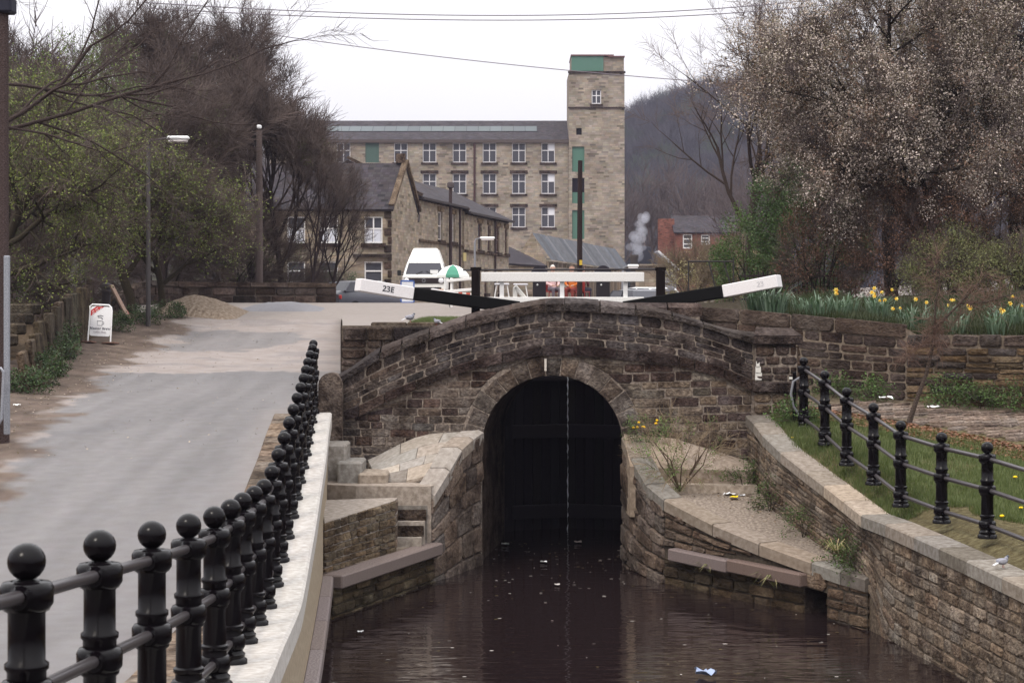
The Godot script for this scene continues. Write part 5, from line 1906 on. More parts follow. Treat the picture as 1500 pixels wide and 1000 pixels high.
		for k in int((e - s) / 0.7):
			m = MB.new()
			m.col = Color(0.09, 0.075, 0.07)
			m.box(orig + ux * (0.3 + k * 0.7) + Vector3(0, top - 3.3, 0) + nn * 0.12, Vector3(0.16, 0.18, 0.22), 0.0, Basis(ux, Vector3.UP, nn))
			part(o, "eaves_bracket", m, M.stone)
		slab_roof(o, orig + nn * 0.3 + Vector3(0, top - 3.2, 0), f0 + nn * 0.3 + ux * 0.15 + Vector3(0, top - 3.2, 0), f0 + back * 4 + ux * 0.15 + Vector3(0, top - 1.1, 0), orig + back * 4 + Vector3(0, top - 1.1, 0), 0.16, M.slate)
		slab_roof(o, f0 + back * 8.3 + Vector3(0, top - 3.2, 0), orig + back * 8.3 + Vector3(0, top - 3.2, 0), orig + back * 4 + Vector3(0, top - 1.1, 0), f0 + back * 4 + Vector3(0, top - 1.1, 0), 0.16, M.slate)
		m = MB.new()
		m.col = Color(0.17, 0.14, 0.12)
		m.bar(orig + nn * 0.3 + Vector3(0, top - 3.1, 0), orig + back * 4 + Vector3(0, top - 0.95, 0), 0.28, 0.16)
		part(o, "verge_stone", m, M.stone)
		m = MB.new()
		m.col = Color(0.05, 0.042, 0.042)
		m.bar(orig + nn * 0.36 + Vector3(0, top - 3.28, 0), f0 + nn * 0.36 + Vector3(0, top - 3.28, 0), 0.12, 0.12)
		part(o, "gutter", m, M.plain)
		for t in ([12.43, 14.81] if z[0] < 10 else [24.6]):
			var p: Vector3 = c + ux * t * 1.0215 + nn * 0.12
			pipe(o, [p + Vector3(0, 3.4, 0), p + Vector3(0, (top if t > 13 else 11.3), 0)], 0.075 if t > 13 else 0.1, Color(0.05, 0.035, 0.035))
			if t < 13:
				m = MB.new()
				m.col = Color(0.06, 0.05, 0.05)
				m.lathe([Vector2(0.12, 0), Vector2(0.2, 0.05), Vector2(0.2, 0.3), Vector2(0.12, 0.36), Vector2(0, 0.36)], p + Vector3(0, 11.3, 0), 10)
				part(o, "flue_cowl", m, M.plain)
		if z[0] < 10:
			m = MB.new()
			m.col = Color(0.5, 0.4, 0.16)
			m.box(c + ux * 16.0 + nn * 0.2 + Vector3(0, 7.35, 0), Vector3(0.75, 0.5, 0.04), 0.0, Basis(ux, Vector3.UP, nn))
			part(o, "yellow_sign", m, M.paint)
	# lean-to and corrugated shed
	o = thing("outhouse", "low slate-roofed stone outhouse at the terrace's far end", "outhouse")
	m = MB.new()
	m.wall(V(-0.4, 3.0, 134), Vector3(0.97, 0, 0.24).normalized(), 3.0, 4.2, [], 0.2)
	m.wall(V(2.51, 3.0, 133.3), Vector3(0.4, 0, -0.92).normalized(), 4.0, 4.1, [], 0.2)
	part(o, "wall", m, M.house_stone)
	slab_roof(o, V(-0.6, 7.4, 133.8), V(2.45, 7.2, 133.2), V(1.3, 7.95, 137), V(-0.6, 8.85, 137), 0.15, M.slate)
	o = thing("corrugated_shed", "long shed with grey corrugated roof and pale stone gable below the mill tower", "shed")
	var sc := V(2.5, 0, 140)
	var l := 40.5
	var e0 := sc + Vector3(0, 7.75, 0)
	var rdg := sc + Vector3(-1.02, 9.75, -0.2)
	m = MB.new()
	m.quad(sc + back * 2.7 + Vector3(0, 3, 0), sc + Vector3(0, 3, 0), e0, sc + back * 2.7 + Vector3(0, 7.0, 0), [Vector2(0, 0), Vector2(2.7, 0), Vector2(2.7, 4.7), Vector2(0, 4)])
	m.tri(sc + back * 2.7 + Vector3(0, 7.0, 0), e0, rdg + Vector3(0, 0.05, 0))
	m.uv[4] = Vector2(0, 4); m.uv[5] = Vector2(2.7, 4.7); m.uv[6] = Vector2(1.5, 6.7)
	part(o, "gable_wall", m, M.house_stone)
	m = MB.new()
	m.col = Color(0.06, 0.05, 0.045)  # dark sheet behind the posts, coloured as the shade inside the shed
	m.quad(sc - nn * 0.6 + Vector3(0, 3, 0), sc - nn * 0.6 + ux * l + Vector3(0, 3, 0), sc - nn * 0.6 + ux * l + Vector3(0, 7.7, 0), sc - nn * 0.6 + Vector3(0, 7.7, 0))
	part(o, "interior_shade", m, M.plain)
	for k in 22:
		m = MB.new()
		m.col = tint(Color(0.27, 0.22, 0.17), 0.2)
		m.box(sc + ux * (0.3 + k * 1.85) + Vector3(0, 5.3, 0), Vector3(0.32, 4.8, 0.3), 0.0, Basis(ux, Vector3.UP, nn))
		part(o, "post", m, M.wood)
	m = MB.new()
	m.col = Color(0.22, 0.18, 0.14)
	m.quad(sc + Vector3(0, 3, 0) - nn * 0.05, sc + ux * l + Vector3(0, 3, 0) - nn * 0.05, sc + ux * l + Vector3(0, 5.4, 0) - nn * 0.05, sc + Vector3(0, 5.4, 0) - nn * 0.05)
	part(o, "boarded_front", m, M.wood)
	for k in 27:                                             # sheets of the roof, each with its ridges
		m = MB.new()
		var tone := tint(Color(0.29, 0.3, 0.33), 0.09)
		if k in [3, 8, 13, 18]: tone = Color(0.55, 0.56, 0.6)
		m.col = tone
		var w := 1.5 if not k in [3, 8, 13, 18] else 0.5
		for q in 6:
			var a := ux * (k * 1.5 + q * w / 6.0)
			var b := ux * (k * 1.5 + (q + 0.5) * w / 6.0)
			var d := ux * (k * 1.5 + (q + 1) * w / 6.0)
			var lift := Vector3(0, 0.06, 0)
			m.quad(e0 + nn * 0.4 + a, e0 + nn * 0.4 + b + lift, rdg + b + lift, rdg + a)
			m.quad(e0 + nn * 0.4 + b + lift, e0 + nn * 0.4 + d, rdg + d, rdg + b + lift)
		if w < 1.0:
			m.col = tint(Color(0.29, 0.3, 0.33), 0.09)
			m.quad(e0 + nn * 0.4 + ux * (k * 1.5 + 0.5), e0 + nn * 0.4 + ux * (k * 1.5 + 1.5), rdg + ux * (k * 1.5 + 1.5), rdg + ux * (k * 1.5 + 0.5))
		part(o, "roof_sheet", m, M.corrugated)
	# red brick house on the far side
	o = thing("brick_house", "red brick house with grey roof and white windows among trees", "house")
	D_house(o)
	# dark tank and the small building round it
	o = thing("water_tank", "black round tank on a low stone building beside the smoke", "tank")
	m = MB.new()
	m.wall(V(12.2, 0, 190), Vector3(1, 0, 0), 4.2, 8.6, [], 0.2)
	part(o, "stone_base", m, M.house_stone)
	m = MB.new()
	m.col = Color(0.025, 0.025, 0.035)
	m.lathe([Vector2(0.95, 8.6), Vector2(0.95, 10.2), Vector2(0.8, 10.35), Vector2(0, 10.4)], V(13.0, 0, 191), 18)
	part(o, "tank", m, M.plain)
	o = thing("flue", "short dark flue that lets off white smoke by the tower", "flue")
	m = MB.new()
	m.col = Color(0.07, 0.055, 0.05)
	m.lathe([Vector2(0.4, 0), Vector2(0.36, 9.0), Vector2(0.42, 9.05), Vector2(0.42, 9.4), Vector2(0.3, 9.4)], V(11.9, 0, 186), 12)
	part(o, "shaft", m, M.plain)
	o = thing("grey_shed", "grey shed with white-edged sloping roof in front of the brick house", "shed")
	m = MB.new()
	m.col = Color(0.26, 0.26, 0.29)
	m.box(V(14.6, 6.0, 184), Vector3(2.2, 4.0, 3.0))
	part(o, "wall", m, M.plain)
	slab_roof(o, V(15.9, 7.9, 182.4), V(15.9, 7.9, 185.6), V(13.9, 9.7, 185.6), V(13.9, 9.7, 182.4), 0.12, M.plain, "roof", Color(0.3, 0.3, 0.34))
	m = MB.new()
	m.col = Color(0.62, 0.63, 0.67)
	m.bar(V(13.95, 9.68, 182.35), V(15.95, 7.88, 182.35), 0.12, 0.2)
	part(o, "barge_board", m, M.paint)
	o = thing("stone_hut", "small brown stone hut right of the white handrail", "hut")
	m = MB.new()
	m.wall(V(5.5, 3.5, 85), Vector3(1, 0, 0), 1.1, 2.55, [], 0.2)
	m.wall(V(6.6, 3.5, 85), Vector3(0, 0, -1), 3, 2.55, [], 0.2)
	part(o, "wall", m, M.house_stone)
	m = MB.new()
	m.col = Color(0.16, 0.14, 0.13)
	m.box(V(6.2, 6.1, 86.4), Vector3(2.0, 0.1, 3.2))
	part(o, "roof", m, M.stone)

func D_house(o: Node3D) -> void:
	var d := 195.0
	var x0 := 16.7
	var holes := [Rect2(0.75, 8.3, 0.95, 1.45), Rect2(2.6, 8.7, 0.9, 1.0), Rect2(0.9, 5.6, 0.9, 1.2)]
	var m := MB.new()
	m.wall(V(x0, 2.0, d), Vector3(1, 0, 0), 6.5, 10.0, holes, 0.15)
	m.wall(V(x0, 2.0, d), Vector3(0.0, 0, -1), 7.0, 10.0, [], 0.1)
	m.wall(V(x0 - 1.7, 2.0, d + 1.4), Vector3(1, 0, 0), 1.7, 11.4, [], 0.1)
	part(o, "wall", m, M.red_brick)
	for h in holes:
		window(o, V(x0 + h.position.x, 2.0 + h.position.y, d), Vector3(1, 0, 0), h.size.x, h.size.y, [], [0.3, 0.68], Color(0.75, 0.75, 0.76), Color(1, 1, 1.1), 0.1, false, 0.1)
	slab_roof(o, V(x0 - 0.2, 11.95, d - 0.3), V(x0 + 6.7, 11.95, d - 0.3), V(x0 + 6.7, 13.8, d + 3.5), V(x0 - 0.2, 13.8, d + 3.5), 0.15, M.slate)

func build_hills() -> void:
	var ridge := func(x: float) -> float: return lin([Vector2(-420, 6), Vector2(-60, 6), Vector2(0, 18), Vector2(22, 36), Vector2(36, 53), Vector2(50, 61), Vector2(66, 64), Vector2(85, 60), Vector2(120, 53), Vector2(170, 46), Vector2(260, 42), Vector2(420, 40)], x)
	var rows := []
	for k in 41:
		var d := lerpf(330, 760, k / 40.0)
		var row := []
		for j in 91:
			var x := lerpf(-420, 420, j / 90.0)
			var xn := x * 600.0 / d
			row.append(V(x, 3.8 + (ridge.call(xn) - 3.8) * smoothstep(330, 600, d) + 2.0 * sin(x * 0.11 + d * 0.05) * smoothstep(340, 420, d), d))
		rows.append(row)
	var m := MB.new()
	m.col = Color(0.075, 0.068, 0.066)
	m.sheet(rows)
	single("hillside", m, M.hill, "", "", "", "structure")
	rows = []
	for k in 13:
		var row := []
		var d := lerpf(160, 300, k / 12.0)
		for j in 41:
			var x := lerpf(-170, -8, j / 40.0)
			row.append(V(x, 4.0 + (15.0 + 3 * sin(x * 0.1)) * smoothstep(160, 280, d) * clampf((-12 - x) / 22.0, 0, 1), d))
		rows.append(row)
	m = MB.new()
	m.col = Color(0.09, 0.085, 0.06)
	m.sheet(rows)
	single("low_hill", m, M.hill, "", "", "", "structure")
	m = MB.new()
	m.col = Color(0.62, 0.62, 0.66)
	for z in [[59, 63, 57.0, 58.5], [63, 70, 58.5, 61.0], [70, 77, 61.0, 64.8]]:
		m.quad(V(z[0], z[2] - 0.4, 545), V(z[1], z[3] - 0.4, 545), V(z[1], z[3] + 1.1, 549), V(z[0], z[2] + 1.1, 549))
	single("hill_track", m, M.plain, "", "", "", "structure")

# ---------- vehicles
func reshape(m: MB, f: Callable) -> void:                      # move the points, then find the flat normals again
	for k in m.v.size(): m.v[k] = f.call(m.v[k])
	for k in range(0, m.i.size(), 3):
		var a := m.i[k]
		var b := m.i[k + 1]
		var d := m.i[k + 2]
		var nn := (m.v[d] - m.v[a]).cross(m.v[b] - m.v[a]).normalized()
		m.n[a] = nn; m.n[b] = nn; m.n[d] = nn

func wheel(o: Node3D, at: Vector3, r: float, w: float) -> void:
	var b := Basis(Vector3(0, 0, 1), PI / 2)
	var m := MB.new()
	m.col = Color(0.02, 0.02, 0.02)
	m.lathe([Vector2(r * 0.6, -w / 2), Vector2(r * 0.95, -w / 2), Vector2(r, -w * 0.3), Vector2(r, w * 0.3), Vector2(r * 0.95, w / 2), Vector2(r * 0.6, w / 2)], Vector3.ZERO, 18, b)
	var t := part(o, "wheel", m, M.plain, at)
	m = MB.new()
	m.col = Color(0.3, 0.3, 0.32)
	m.lathe([Vector2(0, -w * 0.42), Vector2(r * 0.6, -w * 0.42), Vector2(r * 0.6, w * 0.42), Vector2(0, w * 0.42)], Vector3.ZERO, 14, b)
	part(t, "rim", m, M.gloss)

func build_van() -> void:
	var o := thing("camper_van", "white high-roofed van facing the canal, black grille and round headlights", "van", "", V(-3.78, 4.46, 82), 0.0)
	var wf := func(p: Vector3) -> Vector3:
		var y := p.y
		var w := lin([Vector2(0.2, 0.86), Vector2(0.55, 0.92), Vector2(1.2, 0.91), Vector2(1.75, 0.76), Vector2(2.05, 0.64), Vector2(2.42, 0.52)], y)
		return Vector3(p.x * w, y, p.z)
	var side := [Vector2(0.12, 0.3), Vector2(0.12, 0.55), Vector2(0.16, 1.16), Vector2(-0.28, 1.22), Vector2(-0.62, 1.78), Vector2(-1.15, 2.36), Vector2(-1.5, 2.42), Vector2(-3.8, 2.42), Vector2(-4.25, 2.2), Vector2(-4.45, 1.2), Vector2(-4.45, 0.35)]
	var m := MB.new()
	m.col = Color(0.82, 0.81, 0.78)
	# slices across the width so that the sides can curve
	var n := side.size()
	var xs := [-1.0, -0.94, -0.5, 0.0, 0.5, 0.94, 1.0]
	for k in n:
		var a: Vector2 = side[k]
		var b: Vector2 = side[(k + 1) % n]
		for j in 6:
			var i0 := 0.04 if absf(xs[j]) > 0.99 else 0.0
			var i1 := 0.04 if absf(xs[j + 1]) > 0.99 else 0.0
			var c := Vector2(-2, 1.2)
			var a0 := a + (c - a).normalized() * i0
			var a1 := a + (c - a).normalized() * i1
			var b0 := b + (c - b).normalized() * i0
			var b1 := b + (c - b).normalized() * i1
			m.quad(Vector3(xs[j + 1], a1.y, a1.x), Vector3(xs[j + 1], b1.y, b1.x), Vector3(xs[j], b0.y, b0.x), Vector3(xs[j], a0.y, a0.x))
	for s in [-1.0, 1.0]:
		var flat := PackedVector2Array(side)
		var t := Geometry2D.triangulate_polygon(flat)
		for k in range(0, t.size(), 3):
			var q := []
			for z in 3:
				var p: Vector2 = side[t[k + z]]
				p += (Vector2(-2, 1.2) - p).normalized() * 0.04
				q.append(Vector3(s, p.y, p.x))
			if (q[1] - q[0]).cross(q[2] - q[0]).x * s < 0: q.reverse()
			m.tri(q[0], q[1], q[2])
	reshape(m, wf)
	part(o, "body", m, M.gloss)
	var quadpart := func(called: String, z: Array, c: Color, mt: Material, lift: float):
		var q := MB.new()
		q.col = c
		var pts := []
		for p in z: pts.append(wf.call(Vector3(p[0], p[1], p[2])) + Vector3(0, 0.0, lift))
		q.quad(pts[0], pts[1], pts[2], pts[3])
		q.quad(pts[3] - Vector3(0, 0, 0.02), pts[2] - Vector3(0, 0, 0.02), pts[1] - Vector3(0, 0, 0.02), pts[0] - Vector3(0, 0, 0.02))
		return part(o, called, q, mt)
	quadpart.call("windscreen", [[-0.9, 1.27, -0.31], [0.9, 1.27, -0.31], [0.9, 1.76, -0.61], [-0.9, 1.76, -0.61]], Color(4.6, 4.7, 5.4), M.glass, 0.02)  # pale tone puts the reflected sky into the glass colour
	for s in [-1, 1]:
		var q := MB.new()
		q.col = Color(1, 1, 1.2)
		var pts := [Vector3(s * 0.9, 1.27, -0.45), Vector3(s * 0.9, 1.27, -1.5), Vector3(s * 0.78, 1.72, -1.5), Vector3(s * 0.78, 1.72, -0.72)]
		for k in 4: pts[k].x += s * 0.03
		if s < 0: pts.reverse()
		q.quad(pts[0], pts[1], pts[2], pts[3])
		part(o, "side_window", q, M.glass)
		q = MB.new()
		q.col = Color(0.03, 0.03, 0.03)
		q.box(Vector3(s * 1.08, 1.32, -0.3), Vector3(0.16, 0.24, 0.08), 0.02)
		q.bar(Vector3(s * 0.9, 1.22, -0.34), Vector3(s * 1.05, 1.26, -0.3), 0.03, 0.03)
		part(o, "mirror", q, M.plain)
		q = MB.new()
		q.col = Color(0.75, 0.75, 0.78)
		q.lathe([Vector2(0.0, 0.05), Vector2(0.06, 0.045), Vector2(0.1, 0.02), Vector2(0.115, 0.0), Vector2(0.115, -0.03)], Vector3.ZERO, 16, Basis(Vector3(1, 0, 0), PI / 2))
		part(o, "headlight", q, M.gloss, Vector3(s * 0.74, 0.98, 0.19))
		q = MB.new()
		q.col = Color(0.4, 0.16, 0.03)
		q.box(Vector3(s * 0.74, 0.58, 0.19), Vector3(0.2, 0.08, 0.04), 0.01)
		part(o, "indicator", q, M.gloss)
	m = MB.new()
	m.col = Color(0.035, 0.022, 0.025)
	m.box(Vector3(0, 0.98, 0.165), Vector3(1.72, 0.24, 0.04), 0.015)
	var grille := part(o, "grille", m, M.plain)
	for k in 4:
		m = MB.new()
		m.col = Color(0.07, 0.06, 0.06)
		m.box(Vector3(0, 0.9 + k * 0.055, 0.19), Vector3(1.2, 0.018, 0.015))
		part(grille, "slat", m, M.plain)
	m = MB.new()
	m.col = Color(0.2, 0.2, 0.22)
	var ringp := []
	var rr := []
	for k in 15:
		ringp.append(Vector3(0.075 * cos(TAU * k / 14), 0.98 + 0.075 * sin(TAU * k / 14), 0.2)); rr.append(0.01)
	m.tube(ringp, rr, 6, false)
	m.tube([Vector3(-0.05, 1.03, 0.2), Vector3(-0.02, 0.92, 0.2), Vector3(0, 0.98, 0.2), Vector3(0.02, 0.92, 0.2), Vector3(0.05, 1.03, 0.2)], [0.008, 0.008, 0.008, 0.008, 0.008], 6)
	part(grille, "round_emblem", m, M.gloss)
	m = MB.new()
	m.col = Color(0.03, 0.025, 0.03)
	m.box(Vector3(0, 0.62, 0.13), Vector3(1.5, 0.16, 0.03), 0.01)
	part(o, "air_intake", m, M.plain)
	m = MB.new()
	m.col = Color(0.72, 0.71, 0.68)
	m.box(Vector3(0, 0.42, 0.2), Vector3(1.9, 0.2, 0.16), 0.04)
	part(o, "bumper", m, M.gloss)
	m = MB.new()
	m.col = Color(0.7, 0.7, 0.66)
	m.box(Vector3(0, 0.44, 0.29), Vector3(0.52, 0.11, 0.012))
	part(o, "number_plate", m, M.paint)
	for s in [-0.35, 0.35]:
		m = MB.new()
		m.col = Color(0.02, 0.02, 0.02)
		m.bar(Vector3(s, 1.26, -0.25), Vector3(s * 0.2, 1.4, -0.34), 0.02, 0.02)
		part(o, "wiper", m, M.plain)
	m = MB.new()
	m.col = Color(0.5, 0.5, 0.5)
	m.box(Vector3(0.42, 1.36, -0.34), Vector3(0.34, 0.2, 0.01), 0.0, Basis(Vector3(1, 0, 0), -0.5))
	part(o, "paper_on_dash", m, M.paint)
	for s in [-0.82, 0.82]:
		for z in [-0.75, -3.3]: wheel(o, Vector3(s, 0.33, z), 0.33, 0.2)

func make_car(label: String, paint: Color, at: Vector3, turn: float) -> Node3D:
	var o := thing("parked_car", label, "car", "cars parked beyond the road crest", at, turn)
	var sec := func(z: float) -> Array:                      # half width, sill, waist, roof half width, roof height
		var w := lin([Vector2(-2.0, 0.66), Vector2(-1.7, 0.8), Vector2(0, 0.83), Vector2(1.6, 0.8), Vector2(1.98, 0.68)], z)
		var waist := lin([Vector2(-2.0, 0.62), Vector2(-1.85, 0.74), Vector2(-0.8, 0.9), Vector2(1.2, 0.95), Vector2(1.9, 0.92), Vector2(2.0, 0.8)], z)
		return [w, waist]
	var m := MB.new()
	m.col = paint
	var rows := []
	for k in 17:
		var z := lerpf(-2.0, 2.0, k / 16.0)
		var s: Array = sec.call(z)
		var row := []
		for p in [[-0.92, 0.22], [-1.0, 0.4], [-1.0, 0.65], [-0.93, 1.0], [-0.6, 1.04], [0, 1.05], [0.6, 1.04], [0.93, 1.0], [1.0, 0.65], [1.0, 0.4], [0.92, 0.22]]:
			row.append(Vector3(p[0] * s[0], p[1] * s[1] if p[1] > 0.5 else p[1], z))
		rows.append(row)
	m.sheet(rows, true)
	for e in [0, 16]:
		var c := Vector3(0, 0.5, rows[e][0].z)
		for k in 10:
			if e == 16: m.tri(c, rows[e][k + 1], rows[e][k])
			else: m.tri(c, rows[e][k], rows[e][k + 1])
	part(o, "body", m, M.gloss)
	m = MB.new()
	m.col = paint
	var roof := [[-0.5, 0.62, 1.36], [0.0, 0.64, 1.4], [0.9, 0.62, 1.39], [1.35, 0.58, 1.33]]
	rows = []
	for r in roof: rows.append([Vector3(-r[1], r[2] - 0.04, r[0]), Vector3(-r[1] * 0.7, r[2], r[0]), Vector3(r[1] * 0.7, r[2], r[0]), Vector3(r[1], r[2] - 0.04, r[0])])
	m.sheet(rows, true)
	for s in [-1, 1]:
		m.bar(Vector3(s * 0.62, 1.34, -0.5), Vector3(s * 0.76, 0.93, -1.1), 0.06, 0.06)
		m.bar(Vector3(s * 0.59, 1.3, 1.35), Vector3(s * 0.74, 0.95, 1.75), 0.09, 0.07)
		m.bar(Vector3(s * 0.63, 1.34, 0.45), Vector3(s * 0.78, 0.93, 0.45), 0.05, 0.07)
	part(o, "roof", m, M.gloss)
	for s in [-1, 1]:
		var q := MB.new()
		q.col = Color(1, 1, 1)
		var p := [Vector3(s * 0.77, 0.94, -1.05), Vector3(s * 0.77, 0.94, 1.72), Vector3(s * 0.61, 1.34, 1.33), Vector3(s * 0.63, 1.35, -0.5)]
		if s > 0: p.reverse()
		q.quad(p[0], p[1], p[2], p[3])
		part(o, "side_window", q, M.glass)
		q = MB.new()
		q.col = Color(0.5, 0.03, 0.025)
		q.box(Vector3(s * 0.6, 0.72, 1.96), Vector3(0.3, 0.16, 0.08), 0.02)
		part(o, "tail_light", q, M.gloss)
		q = MB.new()
		q.col = Color(0.7, 0.7, 0.72)
		q.box(Vector3(s * 0.5, 0.6, -1.98), Vector3(0.26, 0.14, 0.06), 0.02)
		part(o, "headlight", q, M.gloss)
		for z in [-1.25, 1.25]: wheel(o, Vector3(s * 0.74, 0.29, z), 0.29, 0.17)
	for z in [[-1.08, 0.93, -0.5, 1.36, "windscreen"], [1.78, 0.95, 1.35, 1.33, "rear_window"]]:
		var q := MB.new()
		q.col = Color(1, 1, 1)
		var p := [Vector3(-0.72, z[1], z[0]), Vector3(0.72, z[1], z[0]), Vector3(0.6, z[3], z[2]), Vector3(-0.6, z[3], z[2])]
		if z[0] < 0: p.reverse()
		q.quad(p[0], p[1], p[2], p[3])
		part(o, z[4], q, M.glass)
	m = MB.new()
	m.col = Color(0.05, 0.05, 0.055)
	m.box(Vector3(0, 0.38, 1.98), Vector3(1.4, 0.2, 0.14), 0.04)
	m.box(Vector3(0, 0.36, -1.98), Vector3(1.4, 0.2, 0.14), 0.04)
	part(o, "bumper", m, M.plain)
	m = MB.new()
	m.col = Color(0.62, 0.4, 0.06)
	m.box(Vector3(0, 0.66, 2.01), Vector3(0.52, 0.12, 0.02))
	part(o, "number_plate", m, M.paint)
	return o

func build_vehicles() -> void:
	build_van()
	make_car("dark grey hatchback seen from behind below the white beam end", Color(0.06, 0.062, 0.075), V(-6.1, 4.0, 79), -0.75)
	make_car("white car roof showing between handrail and gate post", Color(0.75, 0.75, 0.76), V(5.4, 3.72, 78), 0.5)
	make_car("dark blue car roof low behind the white handrail's end", Color(0.05, 0.05, 0.06), V(4.6, 3.58, 72), 0.35)

# ---------- cafe tables, parasol, people
func build_cafe() -> void:
	var c := V(-2.35, 4.46, 76)
	var o := thing("garden_parasol", "green and white garden parasol open beside the white van", "parasol")
	var m := MB.new()
	m.col = Color(0.6, 0.6, 0.6)
	m.tube([c, c + Vector3(0, 1.5, 0)], [0.025, 0.02], 8)
	part(o, "pole", m, M.paint)
	for k in 8:
		m = MB.new()
		m.col = Color(0.09, 0.27, 0.19) if k % 4 == 2 else Color(0.78, 0.79, 0.76)
		var a0 := TAU * (k - 0.5) / 8
		var a1 := TAU * (k + 0.5) / 8
		for j in 4:
			var prof := [[0.0, 1.53], [0.3, 1.45], [0.52, 1.31], [0.69, 1.12], [0.7, 1.02]]
			var r0: float = prof[j][0]
			var r1: float = prof[j + 1][0]
			var at := func(r: float, y: float, a: float) -> Vector3: return c + Vector3(r * cos(a), y, r * sin(a))
			m.quad(at.call(r1, prof[j + 1][1], a1), at.call(r1, prof[j + 1][1], a0), at.call(r0, prof[j][1], a0), at.call(r0, prof[j][1], a1))
		part(o, "canopy_panel", m, M.cloth)
	o = thing("menu_board", "white board with blue edges standing by the van", "sign")
	m = MB.new()
	m.col = Color(0.7, 0.72, 0.78)
	m.box(V(-3.72, 4.85, 68), Vector3(0.42, 0.72, 0.03), 0.01)
	part(o, "panel", m, M.paint)
	m = MB.new()
	m.col = Color(0.06, 0.13, 0.42)
	for z in [[-3.95, 4.85, 0.04, 0.8], [-3.49, 4.85, 0.04, 0.8]]: m.box(V(z[0], z[1], 68), Vector3(z[2], z[3], 0.05))
	m.box(V(-3.72, 5.24, 68), Vector3(0.5, 0.05, 0.05)); m.box(V(-3.72, 4.47, 68), Vector3(0.5, 0.05, 0.05))
	part(o, "edge", m, M.paint)
	for z in [[-0.35, 66.0, "white garden table nearest the black gate post"], [0.3, 67.0, "white garden table behind the handrail's brace"]]:
		o = thing("garden_table", z[2], "table", "white garden tables")
		m = MB.new()
		m.col = Color(0.6, 0.6, 0.65)
		m.box(V(z[0], 5.1, z[1]), Vector3(0.52, 0.06, 0.5), 0.02)
		part(o, "tabletop", m, M.paint)
		for s in [-1, 1]:
			for t in [-1, 1]:
				m = MB.new()
				m.col = Color(0.75, 0.75, 0.75)
				var p := V(z[0] + s * 0.18, 5.07, z[1] + t * 0.16)
				m.tube([p, p + Vector3(s * 0.05, -0.3, 0), p + Vector3(s * 0.09, -0.62, 0)], [0.025, 0.022, 0.025], 8)
				part(o, "leg", m, M.paint)
	var mesh0 := {}
	for z in [[1.5, 70.0, 0.35, Color(0.6, 0.4, 0.4), Color(0.12, 0.1, 0.12), Color(0.55, 0.53, 0.5), "seated person with white hair and pale pink top, red chair back"], [2.2, 70.3, -0.3, Color(0.48, 0.14, 0.035), Color(0.2, 0.05, 0.04), Color(0.12, 0.08, 0.06), "seated person in an orange jacket behind the handrail's middle upright"], [2.62, 70.9, 2.6, Color(0.1, 0.035, 0.04), Color(0.05, 0.045, 0.06), Color(0.06, 0.045, 0.04), "seated person in dark red top beside the orange jacket"]]:
		var per := thing("person", z[6], "person", "people sitting at the cafe tables", V(z[0], 4.46, z[1]), z[2])
		part(per, "body", person_mesh(z[3], z[4], z[5]), M.cloth)
		var ch := thing("garden_chair", ["red garden chair under the white-haired person", "reddish chair under the person in orange", "dark red chair at the end of the seated group"][mesh0.size()], "chair", "cafe chairs", V(z[0], 4.46, z[1]), z[2])
		mesh0[mesh0.size()] = 1
		var tone := Color(0.26, 0.03, 0.025)
		m = MB.new()
		m.col = tone
		m.box(Vector3(0, 0.41, -0.04), Vector3(0.46, 0.04, 0.44), 0.015)
		part(ch, "seat", m, M.paint)
		m = MB.new()
		m.col = tone
		m.extrude([Vector2(-0.23, 0.42), Vector2(0.23, 0.42), Vector2(0.25, 0.75), Vector2(0.18, 0.9), Vector2(0, 0.94), Vector2(-0.18, 0.9), Vector2(-0.25, 0.75)], 0.03, Vector3(0, 0, -0.25))
		part(ch, "backrest", m, M.paint)
		for s in [-1, 1]:
			for t in [-1, 1]:
				m = MB.new()
				m.col = tone
				m.tube([Vector3(s * 0.2, 0.4, t * 0.18 - 0.04), Vector3(s * 0.23, 0.0, t * 0.21 - 0.04)], [0.018, 0.016], 8)
				part(ch, "leg", m, M.paint)

